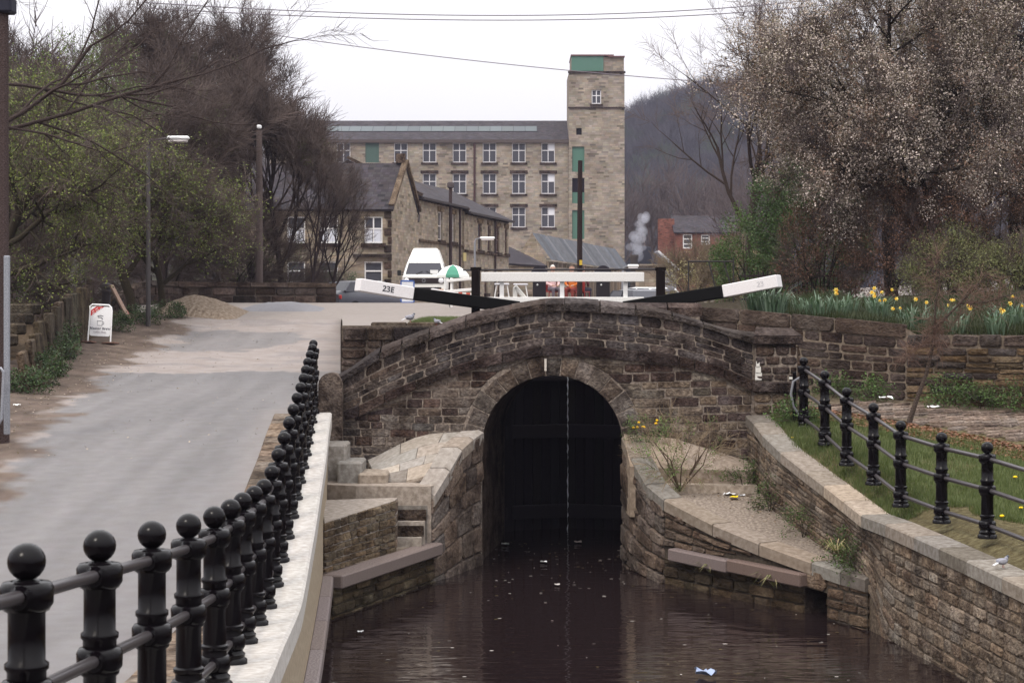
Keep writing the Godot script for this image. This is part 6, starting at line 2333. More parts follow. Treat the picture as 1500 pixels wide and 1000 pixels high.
func person_mesh(top: Color, legs: Color, hair: Color) -> MB:   # a seated figure facing +z, as one skin over tapered bones
	var skin := Color(0.42, 0.26, 0.2)
	var B := []
	var bone := func(a: Vector3, b: Vector3, ra: float, rb2: float, c: Color): B.append([a, b, ra, rb2, c])
	bone.call(Vector3(0, 0.5, -0.08), Vector3(0, 0.72, -0.1), 0.155, 0.145, top)
	bone.call(Vector3(0, 0.72, -0.1), Vector3(0, 0.96, -0.07), 0.145, 0.12, top)
	bone.call(Vector3(-0.15, 0.99, -0.07), Vector3(0.15, 0.99, -0.07), 0.075, 0.075, top)
	bone.call(Vector3(0, 1.0, -0.06), Vector3(0, 1.13, -0.03), 0.055, 0.05, skin)
	bone.call(Vector3(0, 1.2, 0.0), Vector3(0, 1.27, -0.01), 0.085, 0.095, skin)
	bone.call(Vector3(0, 1.16, 0.035), Vector3(0, 1.18, 0.045), 0.055, 0.055, skin)
	bone.call(Vector3(0, 1.215, 0.085), Vector3(0, 1.2, 0.105), 0.016, 0.02, skin)
	bone.call(Vector3(0, 1.26, -0.05), Vector3(0, 1.32, -0.02), 0.09, 0.085, hair)
	for s in [-1.0, 1.0]:
		bone.call(Vector3(s * 0.095, 1.22, -0.01), Vector3(s * 0.1, 1.24, -0.015), 0.02, 0.02, skin)
		bone.call(Vector3(s * 0.18, 0.98, -0.07), Vector3(s * 0.24, 0.72, -0.02), 0.06, 0.048, top)
		bone.call(Vector3(s * 0.24, 0.72, -0.02), Vector3(s * 0.12, 0.64, 0.2), 0.047, 0.036, top)
		bone.call(Vector3(s * 0.12, 0.64, 0.2), Vector3(s * 0.05, 0.62, 0.29), 0.033, 0.03, skin)
		bone.call(Vector3(s * 0.09, 0.5, -0.06), Vector3(s * 0.12, 0.5, 0.36), 0.095, 0.066, legs)
		bone.call(Vector3(s * 0.12, 0.5, 0.36), Vector3(s * 0.12, 0.1, 0.34), 0.062, 0.042, legs)
		bone.call(Vector3(s * 0.12, 0.05, 0.32), Vector3(s * 0.13, 0.04, 0.5), 0.042, 0.036, Color(0.04, 0.035, 0.03))
	var cell := 0.028
	var lo := Vector3(-0.36, -0.02, -0.32)
	var dim := Vector3i(27, 52, 34)
	var f := PackedFloat32Array()
	f.resize(dim.x * dim.y * dim.z)
	f.fill(0.2)
	for q in B:
		var mn := Vector3(minf(q[0].x, q[1].x), minf(q[0].y, q[1].y), minf(q[0].z, q[1].z)) - Vector3.ONE * (maxf(q[2], q[3]) + 0.09)
		var mx := Vector3(maxf(q[0].x, q[1].x), maxf(q[0].y, q[1].y), maxf(q[0].z, q[1].z)) + Vector3.ONE * (maxf(q[2], q[3]) + 0.09)
		var a := Vector3i((mn - lo) / cell).clamp(Vector3i.ZERO, dim - Vector3i.ONE)
		var b := Vector3i((mx - lo) / cell).clamp(Vector3i.ZERO, dim - Vector3i.ONE)
		var ax: Vector3 = q[1] - q[0]
		var l2 := maxf(ax.length_squared(), 1e-6)
		for z in range(a.z, b.z + 1):
			for y in range(a.y, b.y + 1):
				for x in range(a.x, b.x + 1):
					var p := lo + Vector3(x, y, z) * cell
					var t := clampf((p - q[0]).dot(ax) / l2, 0, 1)
					var d: float = p.distance_to(q[0] + ax * t) - lerpf(q[2], q[3], t)
					var k := (z * dim.y + y) * dim.x + x
					var h := clampf(0.5 + 0.5 * (f[k] - d) / 0.03, 0, 1)
					f[k] = lerpf(f[k], d, h) - 0.03 * h * (1 - h)
	var m := MB.new()
	var at := {}
	var idx := func(x: int, y: int, z: int) -> int: return (z * dim.y + y) * dim.x + x
	for z in dim.z - 1:
		for y in dim.y - 1:
			for x in dim.x - 1:
				var c := Vector3.ZERO
				var n := 0
				var grad := Vector3.ZERO
				var vals := []
				for k in 8: vals.append(f[idx.call(x + (k & 1), y + (k >> 1 & 1), z + (k >> 2 & 1))])
				for k in 8:
					grad += Vector3((k & 1) * 2 - 1, (k >> 1 & 1) * 2 - 1, (k >> 2 & 1) * 2 - 1) * vals[k]
					for e in 3:
						if k & (1 << e): continue
						var k2 := k | (1 << e)
						if (vals[k] < 0) != (vals[k2] < 0):
							var t: float = vals[k] / (vals[k] - vals[k2])
							c += Vector3(k & 1, k >> 1 & 1, k >> 2 & 1).lerp(Vector3(k2 & 1, k2 >> 1 & 1, k2 >> 2 & 1), t)
							n += 1
				if n == 0: continue
				var p := lo + (Vector3(x, y, z) + c / n) * cell
				var best := 1e9
				for q in B:
					var ax: Vector3 = q[1] - q[0]
					var t := clampf((p - q[0]).dot(ax) / maxf(ax.length_squared(), 1e-6), 0, 1)
					var d: float = p.distance_to(q[0] + ax * t) - lerpf(q[2], q[3], t)
					if d < best:
						best = d
						m.col = q[4]
				at[idx.call(x, y, z)] = m.vert(p, grad.normalized())
	var step := [1, dim.x, dim.x * dim.y]
	for z in range(1, dim.z - 1):
		for y in range(1, dim.y - 1):
			for x in range(1, dim.x - 1):
				var k: int = idx.call(x, y, z)
				for e in 3:
					var k2: int = k + step[e]
					if (f[k] < 0) == (f[k2] < 0): continue
					var s1: int = step[(e + 1) % 3]
					var s2: int = step[(e + 2) % 3]
					var q := [k, k - s1, k - s1 - s2, k - s2]
					if not q.all(func(w): return at.has(w)): continue
					if f[k] >= 0: q.reverse()
					var w := [at[q[0]], at[q[1]], at[q[2]], at[q[3]]]
					for j in [0, 2, 1, 0, 3, 2]: m.i.append(w[j])
	return m

# ---------- plants
func limb(m: MB, tips: Array, p: Vector3, dir: Vector3, l: float, r: float, lvl: int, pr: Dictionary) -> void:
	var segs := 5 if lvl == 0 else (4 if lvl == 1 else 3)
	var pts := [p]
	var rr := [r]
	var dirs := [dir]
	var end := 0.62 if lvl < pr.levels else 0.3
	for k in segs:
		dir = (dir + Vector3(rf(-1, 1), rf(-1, 1), rf(-1, 1)) * pr.wob + Vector3.UP * pr.up * (0.3 if lvl == 0 else 1.0)).normalized()
		pts.append(pts[-1] + dir * l / segs)
		rr.append(lerpf(r, r * end, float(k + 1) / segs))
		dirs.append(dir)
	m.tube(pts, rr, maxi(3, 9 - 2 * lvl), false)
	if lvl >= pr.levels:
		tips.append([pts[-1], dirs[-1], l])
		tips.append([pts[segs - 1], (dirs[segs - 1] + Vector3(rf(-1, 1), rf(-0.3, 1), rf(-1, 1)) * 0.6).normalized(), l])
		return
	var kids: int = pr.kids[lvl]
	for k in kids:
		var t := lerpf(pr.get("low", 0.35) if lvl == 0 else 0.3, 1.0, (k + 1.0) / kids)
		var f := clampf(t * segs, 0, segs - 0.01)
		var at: Vector3 = pts[int(f)].lerp(pts[int(f) + 1], f - int(f))
		var d: Vector3 = dirs[int(f)]
		var a := k * 2.4 + rf(-0.6, 0.6)
		var x := d.cross(Vector3(0.3, 0.1, 0.9)).normalized()
		var y := d.cross(x)
		var sp: float = pr.spread * rf(0.65, 1.25) * (0.5 if k == kids - 1 else 1.0)
		var nd := (d * cos(sp) + (x * cos(a) + y * sin(a)) * sin(sp)).normalized()
		limb(m, tips, at, nd, l * pr.ratio * rf(0.75, 1.15) * (1.15 - 0.35 * t), rr[int(f)] * 0.62, lvl + 1, pr)

func spray_basis(d: Vector3, s: float) -> Basis:
	var x := d.cross(Vector3(rf(-1, 1), rf(-1, 1), rf(-1, 1))).normalized()
	return Basis(x, d, x.cross(d)).scaled(Vector3(s, s, s))

func twig_spray(n: int, l: float, r: float, curl: float) -> MB:
	var m := MB.new()
	m.col = Color(1, 1, 1)
	for k in n:
		var t := rf(0, 0.75) if k else 0.0
		var base := Vector3(rf(-0.03, 0.03), t * l, rf(-0.03, 0.03))
		var a := rf(0, TAU)
		var d := (Vector3.UP * rf(0.5, 1.0) + Vector3(cos(a), 0, sin(a)) * rf(0.3, 0.9)).normalized() if k else Vector3.UP
		var ll := l * rf(0.4, 0.75) if k else l
		var mid := base + d * ll * 0.5
		var tip := mid + (d + Vector3(rf(-1, 1), rf(-0.3, 1), rf(-1, 1)) * curl).normalized() * ll * 0.5
		m.tube([base, mid, tip], [r, r * 0.8, r * 0.45], 3, false)
	return m

func leaf_spray(n: int, l: float, wide: float, size: float, c0: Color, c1: Color, twigs := 5) -> MB:
	var m := twig_spray(twigs, l, 0.006, 0.5)
	for k in m.c.size(): m.c[k] = Color(0.12, 0.09, 0.07)
	for k in n:
		var a := rf(0, TAU)
		var t := rf(0.05, 1.05)
		var p := Vector3(cos(a), 0, sin(a)) * wide * sqrt(R.randf()) + Vector3(0, t * l, 0)
		var s := size * rf(0.6, 1.3)
		var d := Vector3(rf(-1, 1), rf(-0.6, 0.9), rf(-1, 1)).normalized()
		var x := d.cross(Vector3(rf(-1, 1), rf(-1, 1), rf(-1, 1))).normalized()
		m.col = c0.lerp(c1, R.randf())
		m.quad(p - d * s * 0.5, p + x * s * 0.3, p + d * s * 0.5, p - x * s * 0.3)
	return m

func tree(called: String, label: String, category: String, group: String, at: Vector3, h: float, r: float, pr: Dictionary, bark: Color, sprays: Array, lean := Vector3.ZERO) -> Node3D:
	# sprays: [mesh, material, least scale, most scale, tint, how many per tip]
	var o := thing(called, label, category, group, at)
	var m := MB.new()
	m.col = bark
	var tips := []
	limb(m, tips, Vector3(0, -0.3, 0), (Vector3.UP + lean).normalized(), h * pr.get("trunk", 0.45), r, 0, pr)
	part(o, "trunk", m, M.bark)
	for s in sprays:
		var where := []
		var tints := []
		for t in tips:
			var n: float = s[5]
			while n > 0:
				if n >= 1 or R.randf() < n:
					var d: Vector3 = (t[1] + Vector3(rf(-1, 1), rf(-1, 1), rf(-1, 1)) * 0.5).normalized()
					var p: Vector3 = t[0] + Vector3(rf(-1, 1), rf(-1, 1), rf(-1, 1)) * s.get(6) if s.size() > 6 else t[0]
					where.append(Transform3D(spray_basis(d, rf(s[2], s[3])), p))
					var k := rf(0.7, 1.3)
					tints.append(Color(s[4].r * k, s[4].g * k, s[4].b * k))
				n -= 1
		multi(o, "crown", s[0], s[1], where, tints)
	return o

func bush(called: String, label: String, category: String, group: String, at: Vector3, size: Vector3, n: int, sprays: Array, stems := 7, bark := Color(0.07, 0.055, 0.045)) -> Node3D:
	var o := thing(called, label, category, group, at)
	var m := MB.new()
	m.col = bark
	for k in stems:
		var a := TAU * k / stems + rf(-0.3, 0.3)
		var d := Vector3(cos(a) * size.x * 0.4, size.y * rf(0.6, 0.9), sin(a) * size.z * 0.4)
		m.tube([Vector3(0, -0.1, 0), d * 0.5 + Vector3(rf(-0.1, 0.1), 0, rf(-0.1, 0.1)) * size.x, d], [0.008 * size.y + 0.005, 0.006 * size.y + 0.004, 0.003], 5, false)
	part(o, "stems", m, M.bark)
	for s in sprays:
		var where := []
		var tints := []
		for k in int(n * s[5]):
			var u := Vector3(rf(-1, 1), rf(-1, 1), rf(-1, 1))
			while u.length() > 1: u = Vector3(rf(-1, 1), rf(-1, 1), rf(-1, 1))
			u = u.normalized() * pow(u.length(), 0.6)
			var lump := 1.0 + 0.2 * sin(u.x * 5 + at.x * 3) * cos(u.z * 4 + u.y * 3)
			var p := Vector3(u.x * size.x / 2, size.y * (0.5 + 0.5 * u.y), u.z * size.z / 2) * lump
			where.append(Transform3D(spray_basis((u + Vector3.UP * 0.5).normalized(), rf(s[2], s[3])), p))
			var q := rf(0.7, 1.3)
			tints.append(Color(s[4].r * q, s[4].g * q, s[4].b * q))
		multi(o, "foliage", s[0], s[1], where, tints)
	return o

func build_trees() -> void:
	var twigs := twig_spray(20, 1.0, 0.0075, 0.5).mesh()
	var fine := twig_spray(24, 1.05, 0.0088, 0.6).mesh()
	var fresh := leaf_spray(60, 0.9, 0.36, 0.06, Color(0.05, 0.066, 0.02), Color(0.2, 0.215, 0.06)).mesh()
	var dull := leaf_spray(60, 0.8, 0.3, 0.07, Color(0.07, 0.1, 0.03), Color(0.12, 0.15, 0.045)).mesh()
	var blossom := leaf_spray(85, 0.85, 0.3, 0.052, Color(0.3, 0.235, 0.21), Color(0.52, 0.44, 0.4)).mesh()
	var bronze := leaf_spray(46, 0.8, 0.28, 0.07, Color(0.13, 0.075, 0.055), Color(0.24, 0.16, 0.12)).mesh()
	var holly := leaf_spray(80, 0.7, 0.28, 0.085, Color(0.03, 0.065, 0.022), Color(0.1, 0.15, 0.05)).mesh()
	var olive := leaf_spray(70, 0.7, 0.3, 0.065, Color(0.1, 0.115, 0.04), Color(0.18, 0.18, 0.075)).mesh()
	var pale := leaf_spray(50, 0.7, 0.3, 0.075, Color(0.24, 0.21, 0.1), Color(0.38, 0.33, 0.18)).mesh()
	var needles := leaf_spray(90, 0.8, 0.22, 0.07, Color(0.055, 0.075, 0.05), Color(0.09, 0.115, 0.075)).mesh()
	var brown := Color(0.08, 0.062, 0.058)
	var W := Color(1, 1, 1)
	var T := Color(0.095, 0.072, 0.064)
	var broad := {"levels": 3, "kids": [7, 5, 5], "spread": 0.75, "up": 0.14, "wob": 0.16, "ratio": 0.66, "trunk": 0.5, "low": 0.3}
	var round_ := {"levels": 3, "kids": [7, 5, 4], "spread": 0.95, "up": 0.07, "wob": 0.2, "ratio": 0.66, "trunk": 0.45, "low": 0.3}
	var upright := {"levels": 3, "kids": [7, 5, 5], "spread": 0.55, "up": 0.2, "wob": 0.12, "ratio": 0.66, "trunk": 0.55, "low": 0.25}
	# left of the road
	for z in [[-11.0, 55.5, 7.8, 0.15, "twin-trunked tree in fresh green leaf behind the black pillar"], [-10.5, 57.0, 6.2, 0.12, "slimmer green-leaved tree right beside the twin-trunked one"], [-13.9, 50.0, 8.4, 0.17, "green-leaved tree behind the slab fence at the picture's left"], [-14.0, 60.0, 9.5, 0.17, "taller green-tinged tree behind the fresh green ones"]]:
		tree("hawthorn_tree", z[4], "tree", "green-leaved trees left of the road", V(z[0], left_y(z[0], z[1]) - 0.1, z[1]), z[2], z[3], {"levels": 3, "kids": [7, 5, 4], "spread": 0.9, "up": 0.1, "wob": 0.2, "ratio": 0.58, "trunk": 0.52, "low": 0.25}, Color(0.1, 0.085, 0.06), [[twigs, M.twig, 0.6, 1.0, T, 0.8], [fresh if z[1] < 59 else dull, M.leaf, 0.7, 1.2, Color(1.15, 1.2, 1.1), 1.4 if z[1] < 52 else 0.95, 0.5]])
	for z in [[-13.2, 73.0, 11.8, 0.18, "tallest bare brown tree of the row, above the street lamp"], [-10.2, 76.0, 12.0, 0.18, "bare brown tree behind the utility pole"], [-8.7, 72.0, 9.2, 0.13, "bare brown tree at the row's end by the gabled house"], [-16.2, 69.0, 10.2, 0.16, "bare tree behind the green-leaved ones, mid-row"], [-19.0, 76.0, 10.8, 0.18, "bare tree farthest left in the row"], [-12.0, 66.0, 9.0, 0.13, "slender bare tree just behind the boundary wall"]]:
		tree("bare_tree", z[4], "tree", "bare brown trees across the road bend", V(z[0], 4.2, z[1]), z[2], z[3], upright if z[1] > 70 else broad, brown, [[fine, M.twig, 0.7, 1.25, T, 1.45], [dull, M.leaf, 0.5, 0.8, Color(0.85, 0.8, 0.7), 0.1, 0.4]])
	for z in [[-15.5, 64.0, 5.0, 3.6, "brown thicket behind the twin-trunked tree"], [-13.0, 71.0, 4.6, 4.6, "brown thicket below the tallest bare tree"], [-10.6, 72.0, 3.8, 4.2, "brown thicket behind the utility pole"], [-9.6, 74.5, 3.0, 3.2, "brown thicket below the bare trees near the house"], [-17.5, 56.0, 5.0, 4.0, "brown-green thicket left of the fresh green trees"], [-14.5, 52.5, 3.6, 2.6, "low thicket behind the slab fence"], [-20.0, 66.0, 6.0, 6.5, "tall brown thicket at the left behind the green trees"], [-7.9, 80.0, 1.6, 1.2, "low brown scrub below the gabled house's windows"]]:
		bush("thicket", z[4], "thicket", "brown undergrowth across the road bend", V(z[0], 4.0, z[1]), Vector3(z[2], z[3], z[2] * 0.7), int(60 * z[2]), [[fine, M.twig, 0.6, 1.1, T, 1.0], [dull, M.leaf, 0.5, 0.9, W, 0.12 if z[1] > 60 else 0.6]], 9)
	for z in [[-7.6, 70.5, 6.2, "spindly small tree before the gabled house"], [-7.0, 73, 5.4, "thin leaning tree between boundary wall and house"]]:
		tree("small_tree", z[3], "tree", "small bare trees before the gabled house", V(z[0], 4.2, z[1]), z[2], 0.07, upright, Color(0.06, 0.047, 0.045), [[twigs, M.twig, 0.4, 0.75, T, 0.5]], Vector3(0.15, 0, 0))
	bush("hedge", "dark green clipped hedge in front of the gabled house", "hedge", "", V(-8.6, 4.4, 90), Vector3(2.9, 1.35, 1.0), 220, [[holly, M.leaf, 0.4, 0.6, Color(0.6, 0.65, 0.7), 1.0]])
	# the tree whose limbs hang into the picture at the upper left
	var o := thing("overhanging_tree", "near bare tree whose dark limbs reach in along the upper left", "tree")
	var m := MB.new()
	m.col = Color(0.1, 0.078, 0.072)
	var tips := []
	m.tube([V(-11.6, 2.2, 35), V(-11.3, 5, 35), V(-10.9, 7, 35), V(-10.8, 10.5, 35)], [0.26, 0.22, 0.19, 0.12], 10, false)
	var pr := {"levels": 2, "kids": [6, 4], "spread": 0.75, "up": 0.02, "wob": 0.26, "ratio": 0.5, "trunk": 0.5}
	for z in [[V(-11.0, 6.6, 35), Vector3(0.72, 0.62, 0.1), 4.2, 0.05], [V(-10.9, 7.0, 35), Vector3(0.95, 0.3, 0.1), 5.0, 0.042], [V(-10.8, 8.3, 35), Vector3(0.85, 0.35, -0.1), 4.6, 0.036], [V(-10.8, 8.8, 35), Vector3(0.4, 0.8, 0), 3.0, 0.07]]:
		limb(m, tips, z[0], z[1].normalized(), z[2], z[3], 0, pr)
	part(o, "trunk", m, M.bark)
	var where := []
	var tints := []
	for t in tips:
		where.append(Transform3D(spray_basis(t[1], rf(0.5, 0.8)), t[0])); tints.append(Color(0.09, 0.07, 0.066))
	multi(o, "crown", twig_spray(14, 1.0, 0.005, 0.7).mesh(), M.twig, where, tints)
	# right of the lock
	tree("bare_tree", "bare spreading tree in front of the hill, right of the mill tower", "tree", "", V(6.9, 4.4, 55), 9.4, 0.13, {"levels": 3, "kids": [7, 5, 4], "spread": 0.7, "up": 0.12, "wob": 0.15, "ratio": 0.7, "trunk": 0.5, "low": 0.3}, Color(0.1, 0.075, 0.07), [[twig_spray(15, 1.0, 0.006, 0.5).mesh(), M.twig, 0.6, 1.0, Color(0.14, 0.105, 0.095), 1.0]], Vector3(0.02, 0, 0))
	tree("blossom_tree", "large pale pink blossoming tree above the daffodils", "tree", "", V(10.1, 4.4, 45), 8.6, 0.13, {"levels": 3, "kids": [11, 5, 5], "spread": 0.98, "up": 0.05, "wob": 0.18, "ratio": 0.52, "trunk": 0.62, "low": 0.14}, Color(0.07, 0.055, 0.05), [[fine, M.twig, 0.5, 0.9, Color(0.11, 0.085, 0.08), 1.0], [bronze, M.leaf, 0.6, 1.0, W, 1.2, 0.35], [blossom, M.leaf, 0.65, 1.1, W, 3.0, 0.5]])
	for z in [[12.3, 46.0, 10.5, 0.17, "dark bare tree leaning at the right edge behind the blossom tree"], [14.2, 52.0, 12.0, 0.2, "tall dark bare tree at the far right"], [11.2, 56.0, 12.5, 0.2, "tall bare tree rising behind the blossom tree"], [17.0, 58.0, 13.0, 0.22, "bare tree farthest right behind the evergreen"]]:
		tree("bare_tree", z[4], "tree", "bare trees at the right", V(z[0], bank(z[0], z[1]) - 0.1, z[1]), z[2], z[3], broad, Color(0.05, 0.04, 0.04), [[twigs, M.twig, 0.7, 1.1, T, 0.8], [bronze, M.leaf, 0.5, 0.8, Color(0.8, 0.75, 0.7), 0.12, 0.3]], Vector3(-0.12, 0, 0))
	tree("evergreen_tree", "dull green evergreen at the right edge behind bare branches", "tree", "", V(13.3, 4.8, 49), 8.6, 0.16, {"levels": 3, "kids": [9, 5, 4], "spread": 0.9, "up": 0.0, "wob": 0.14, "ratio": 0.5, "trunk": 0.75, "low": 0.15}, Color(0.05, 0.04, 0.035), [[needles, M.leaf, 0.7, 1.1, W, 1.6, 0.2]])
	bush("holly_bush", "deep green holly bush beside the blossom tree", "bush", "", V(7.95, 4.35, 51), Vector3(2.7, 3.7, 2.4), 520, [[holly, M.leaf, 0.5, 0.85, W, 1.0]])
	bush("holly_bush", "low green spreading branch bush under the bare tree", "bush", "", V(6.5, 4.5, 52), Vector3(1.9, 2.1, 1.8), 170, [[holly, M.leaf, 0.45, 0.75, Color(1.1, 1.1, 0.9), 1.0]])
	for z in [[7.55, 46.5, 1.7, 2.3, "reddish-brown shrub left of the blossom tree's trunk"], [8.7, 43.6, 1.6, 2.5, "low bronze shrub at the blossom tree's foot"], [11.4, 44.0, 2.8, 3.0, "wide reddish shrub under the right-hand bare trees"], [10.2, 44.0, 2.0, 2.6, "tall bronze shrub in front of the blossom tree's trunk"], [13.2, 43.5, 2.4, 2.8, "bronze shrub at the frame edge above the olive shrubs"]]:
		bush("bronze_shrub", z[4], "shrub", "bronze-leaved shrubs behind the daffodils", V(z[0], bank(z[0], z[1]) - 0.05, z[1]), Vector3(z[2], z[3], z[2]), 190, [[fine, M.twig, 0.3, 0.55, T, 0.6], [bronze, M.leaf, 0.45, 0.75, Color(1.0, 0.85, 0.8), 1.0]])
	for z in [[9.5, 41.5, 1.9, 1.25, "olive green shrub right of the blossom tree's trunk"], [11.0, 41.0, 1.8, 1.15, "olive green shrub near the right edge above the wall"], [12.6, 41.5, 1.9, 1.3, "olive green shrub at the right edge"], [10.2, 43.5, 2.2, 1.5, "olive shrub behind the others above the daffodils"]]:
		bush("olive_shrub", z[4], "shrub", "olive shrubs behind the daffodils", V(z[0], bank(z[0], z[1]) - 0.1, z[1]), Vector3(z[2], z[3], z[2] * 0.8), 150, [[twigs, M.twig, 0.3, 0.5, T, 0.5], [olive, M.leaf, 0.4, 0.65, W, 1.0]])
	for z in [[5.75, 61.0, 1.5, 1.35, "pale yellow-green shrub right of the black gate post"], [7.2, 64.0, 2.0, 1.9, "pale yellow shrub in front of the brick house"], [7.6, 60.0, 1.6, 1.5, "low pale shrub behind the white beam end"]]:
		bush("willow_shrub", z[4], "shrub", "pale shrubs beyond the lock", V(z[0], 4.35, z[1]), Vector3(z[2], z[3], z[2]), 110, [[fine, M.twig, 0.5, 0.8, Color(0.16, 0.125, 0.09), 1.0], [pale, M.leaf, 0.45, 0.75, W, 0.65]])
	# middle distance: bare trees on the far bank and the wood on the hill
	var far := MB.new()
	far.col = Color(1, 1, 1)
	var tp := []
	limb(far, tp, Vector3.ZERO, Vector3.UP, 4.6, 0.16, 0, {"levels": 2, "kids": [7, 5], "spread": 0.7, "up": 0.12, "wob": 0.15, "ratio": 0.66, "trunk": 0.5, "low": 0.3})
	var sp := twig_spray(12, 1.6, 0.016, 0.5)
	for t in tp: far.put(sp, Transform3D(spray_basis(t[1], rf(0.8, 1.2)), t[0]))
	var far_mesh := far.mesh()
	var proto: Node3D = null
	var spots := [[19.5, 108, 1.3], [23, 118, 1.5], [27, 125, 1.6], [24.5, 150, 1.7], [31, 140, 1.7], [21.5, 172, 1.5], [29, 180, 1.9], [35, 165, 1.8], [13.2, 235, 1.9], [17.5, 240, 2.1], [22.5, 232, 2.0], [28, 245, 2.2], [34, 240, 2.2], [19.5, 92, 1.4], [24, 86, 1.4], [-24, 92, 1.5], [-29, 98, 1.6], [-20, 104, 1.4], [-34, 108, 1.7], [-16, 96, 1.2], [-26, 118, 1.8]]
	spots.sort_custom(func(a, b): return a[0] / a[1] < b[0] / b[1])
	var counts := [0, 0]
	for z in spots:
		var t: Node3D
		if proto == null:
			t = thing("distant_tree", "bare tree in the middle distance between lock and hill", "tree", "bare trees in the middle distance")
			part(t, "crown", far_mesh, M.far_twig).set_meta("kind", "stuff")
			proto = t
		else:
			t = dup(proto)
		t.position = V(z[0], 4.0, z[1])
		t.rotation.y = z[0] * 1.7
		t.scale = Vector3.ONE * z[2]
		t.set_meta("label", "%s bare middle-distance tree counting rightwards from the mill tower" % nth(counts[1]) if z[0] > 0 else "%s bare distant tree from the left, behind the roadside trees" % nth(counts[0]))
		counts[1 if z[0] > 0 else 0] += 1
		t.set_meta("group", "bare trees in the middle distance, right" if z[0] > 0 else "bare trees in the distance, left")
	where = []
	tints = []
	var ridge := [Vector2(-420, 6), Vector2(-60, 6), Vector2(0, 18), Vector2(22, 36), Vector2(36, 53), Vector2(50, 61), Vector2(66, 64), Vector2(85, 60), Vector2(120, 53), Vector2(170, 46), Vector2(260, 42), Vector2(420, 40)]
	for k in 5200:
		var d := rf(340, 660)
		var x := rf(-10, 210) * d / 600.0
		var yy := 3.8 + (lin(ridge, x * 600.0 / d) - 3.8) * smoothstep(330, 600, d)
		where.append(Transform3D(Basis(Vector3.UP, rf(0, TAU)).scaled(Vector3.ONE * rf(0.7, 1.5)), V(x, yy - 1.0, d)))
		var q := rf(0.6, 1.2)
		tints.append(Color(0.072 * q, 0.065 * q, 0.074 * q) if R.randf() < 0.85 else Color(0.07 * q, 0.085 * q, 0.06 * q))  # the haze of distance is put into these bluish tints
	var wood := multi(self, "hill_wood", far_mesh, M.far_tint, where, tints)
	wood.set_meta("label", "bare wood covering the far hillside, tinted bluish for haze")
	where = []
	tints = []
	for k in 500:
		var d := rf(170, 300)
		var x := rf(-170, -20)
		where.append(Transform3D(Basis(Vector3.UP, rf(0, TAU)).scaled(Vector3.ONE * rf(0.9, 1.5)), V(x, 3.0 + 14 * smoothstep(160, 280, d) * clampf((-12 - x) / 22.0, 0, 1), d)))
		var q := rf(0.6, 1.2)
		tints.append(Color(0.11 * q, 0.09 * q, 0.085 * q))
	wood = multi(self, "distant_wood", far_mesh, M.far_tint, where, tints)
	wood.set_meta("label", "far brown wood behind the roadside trees")

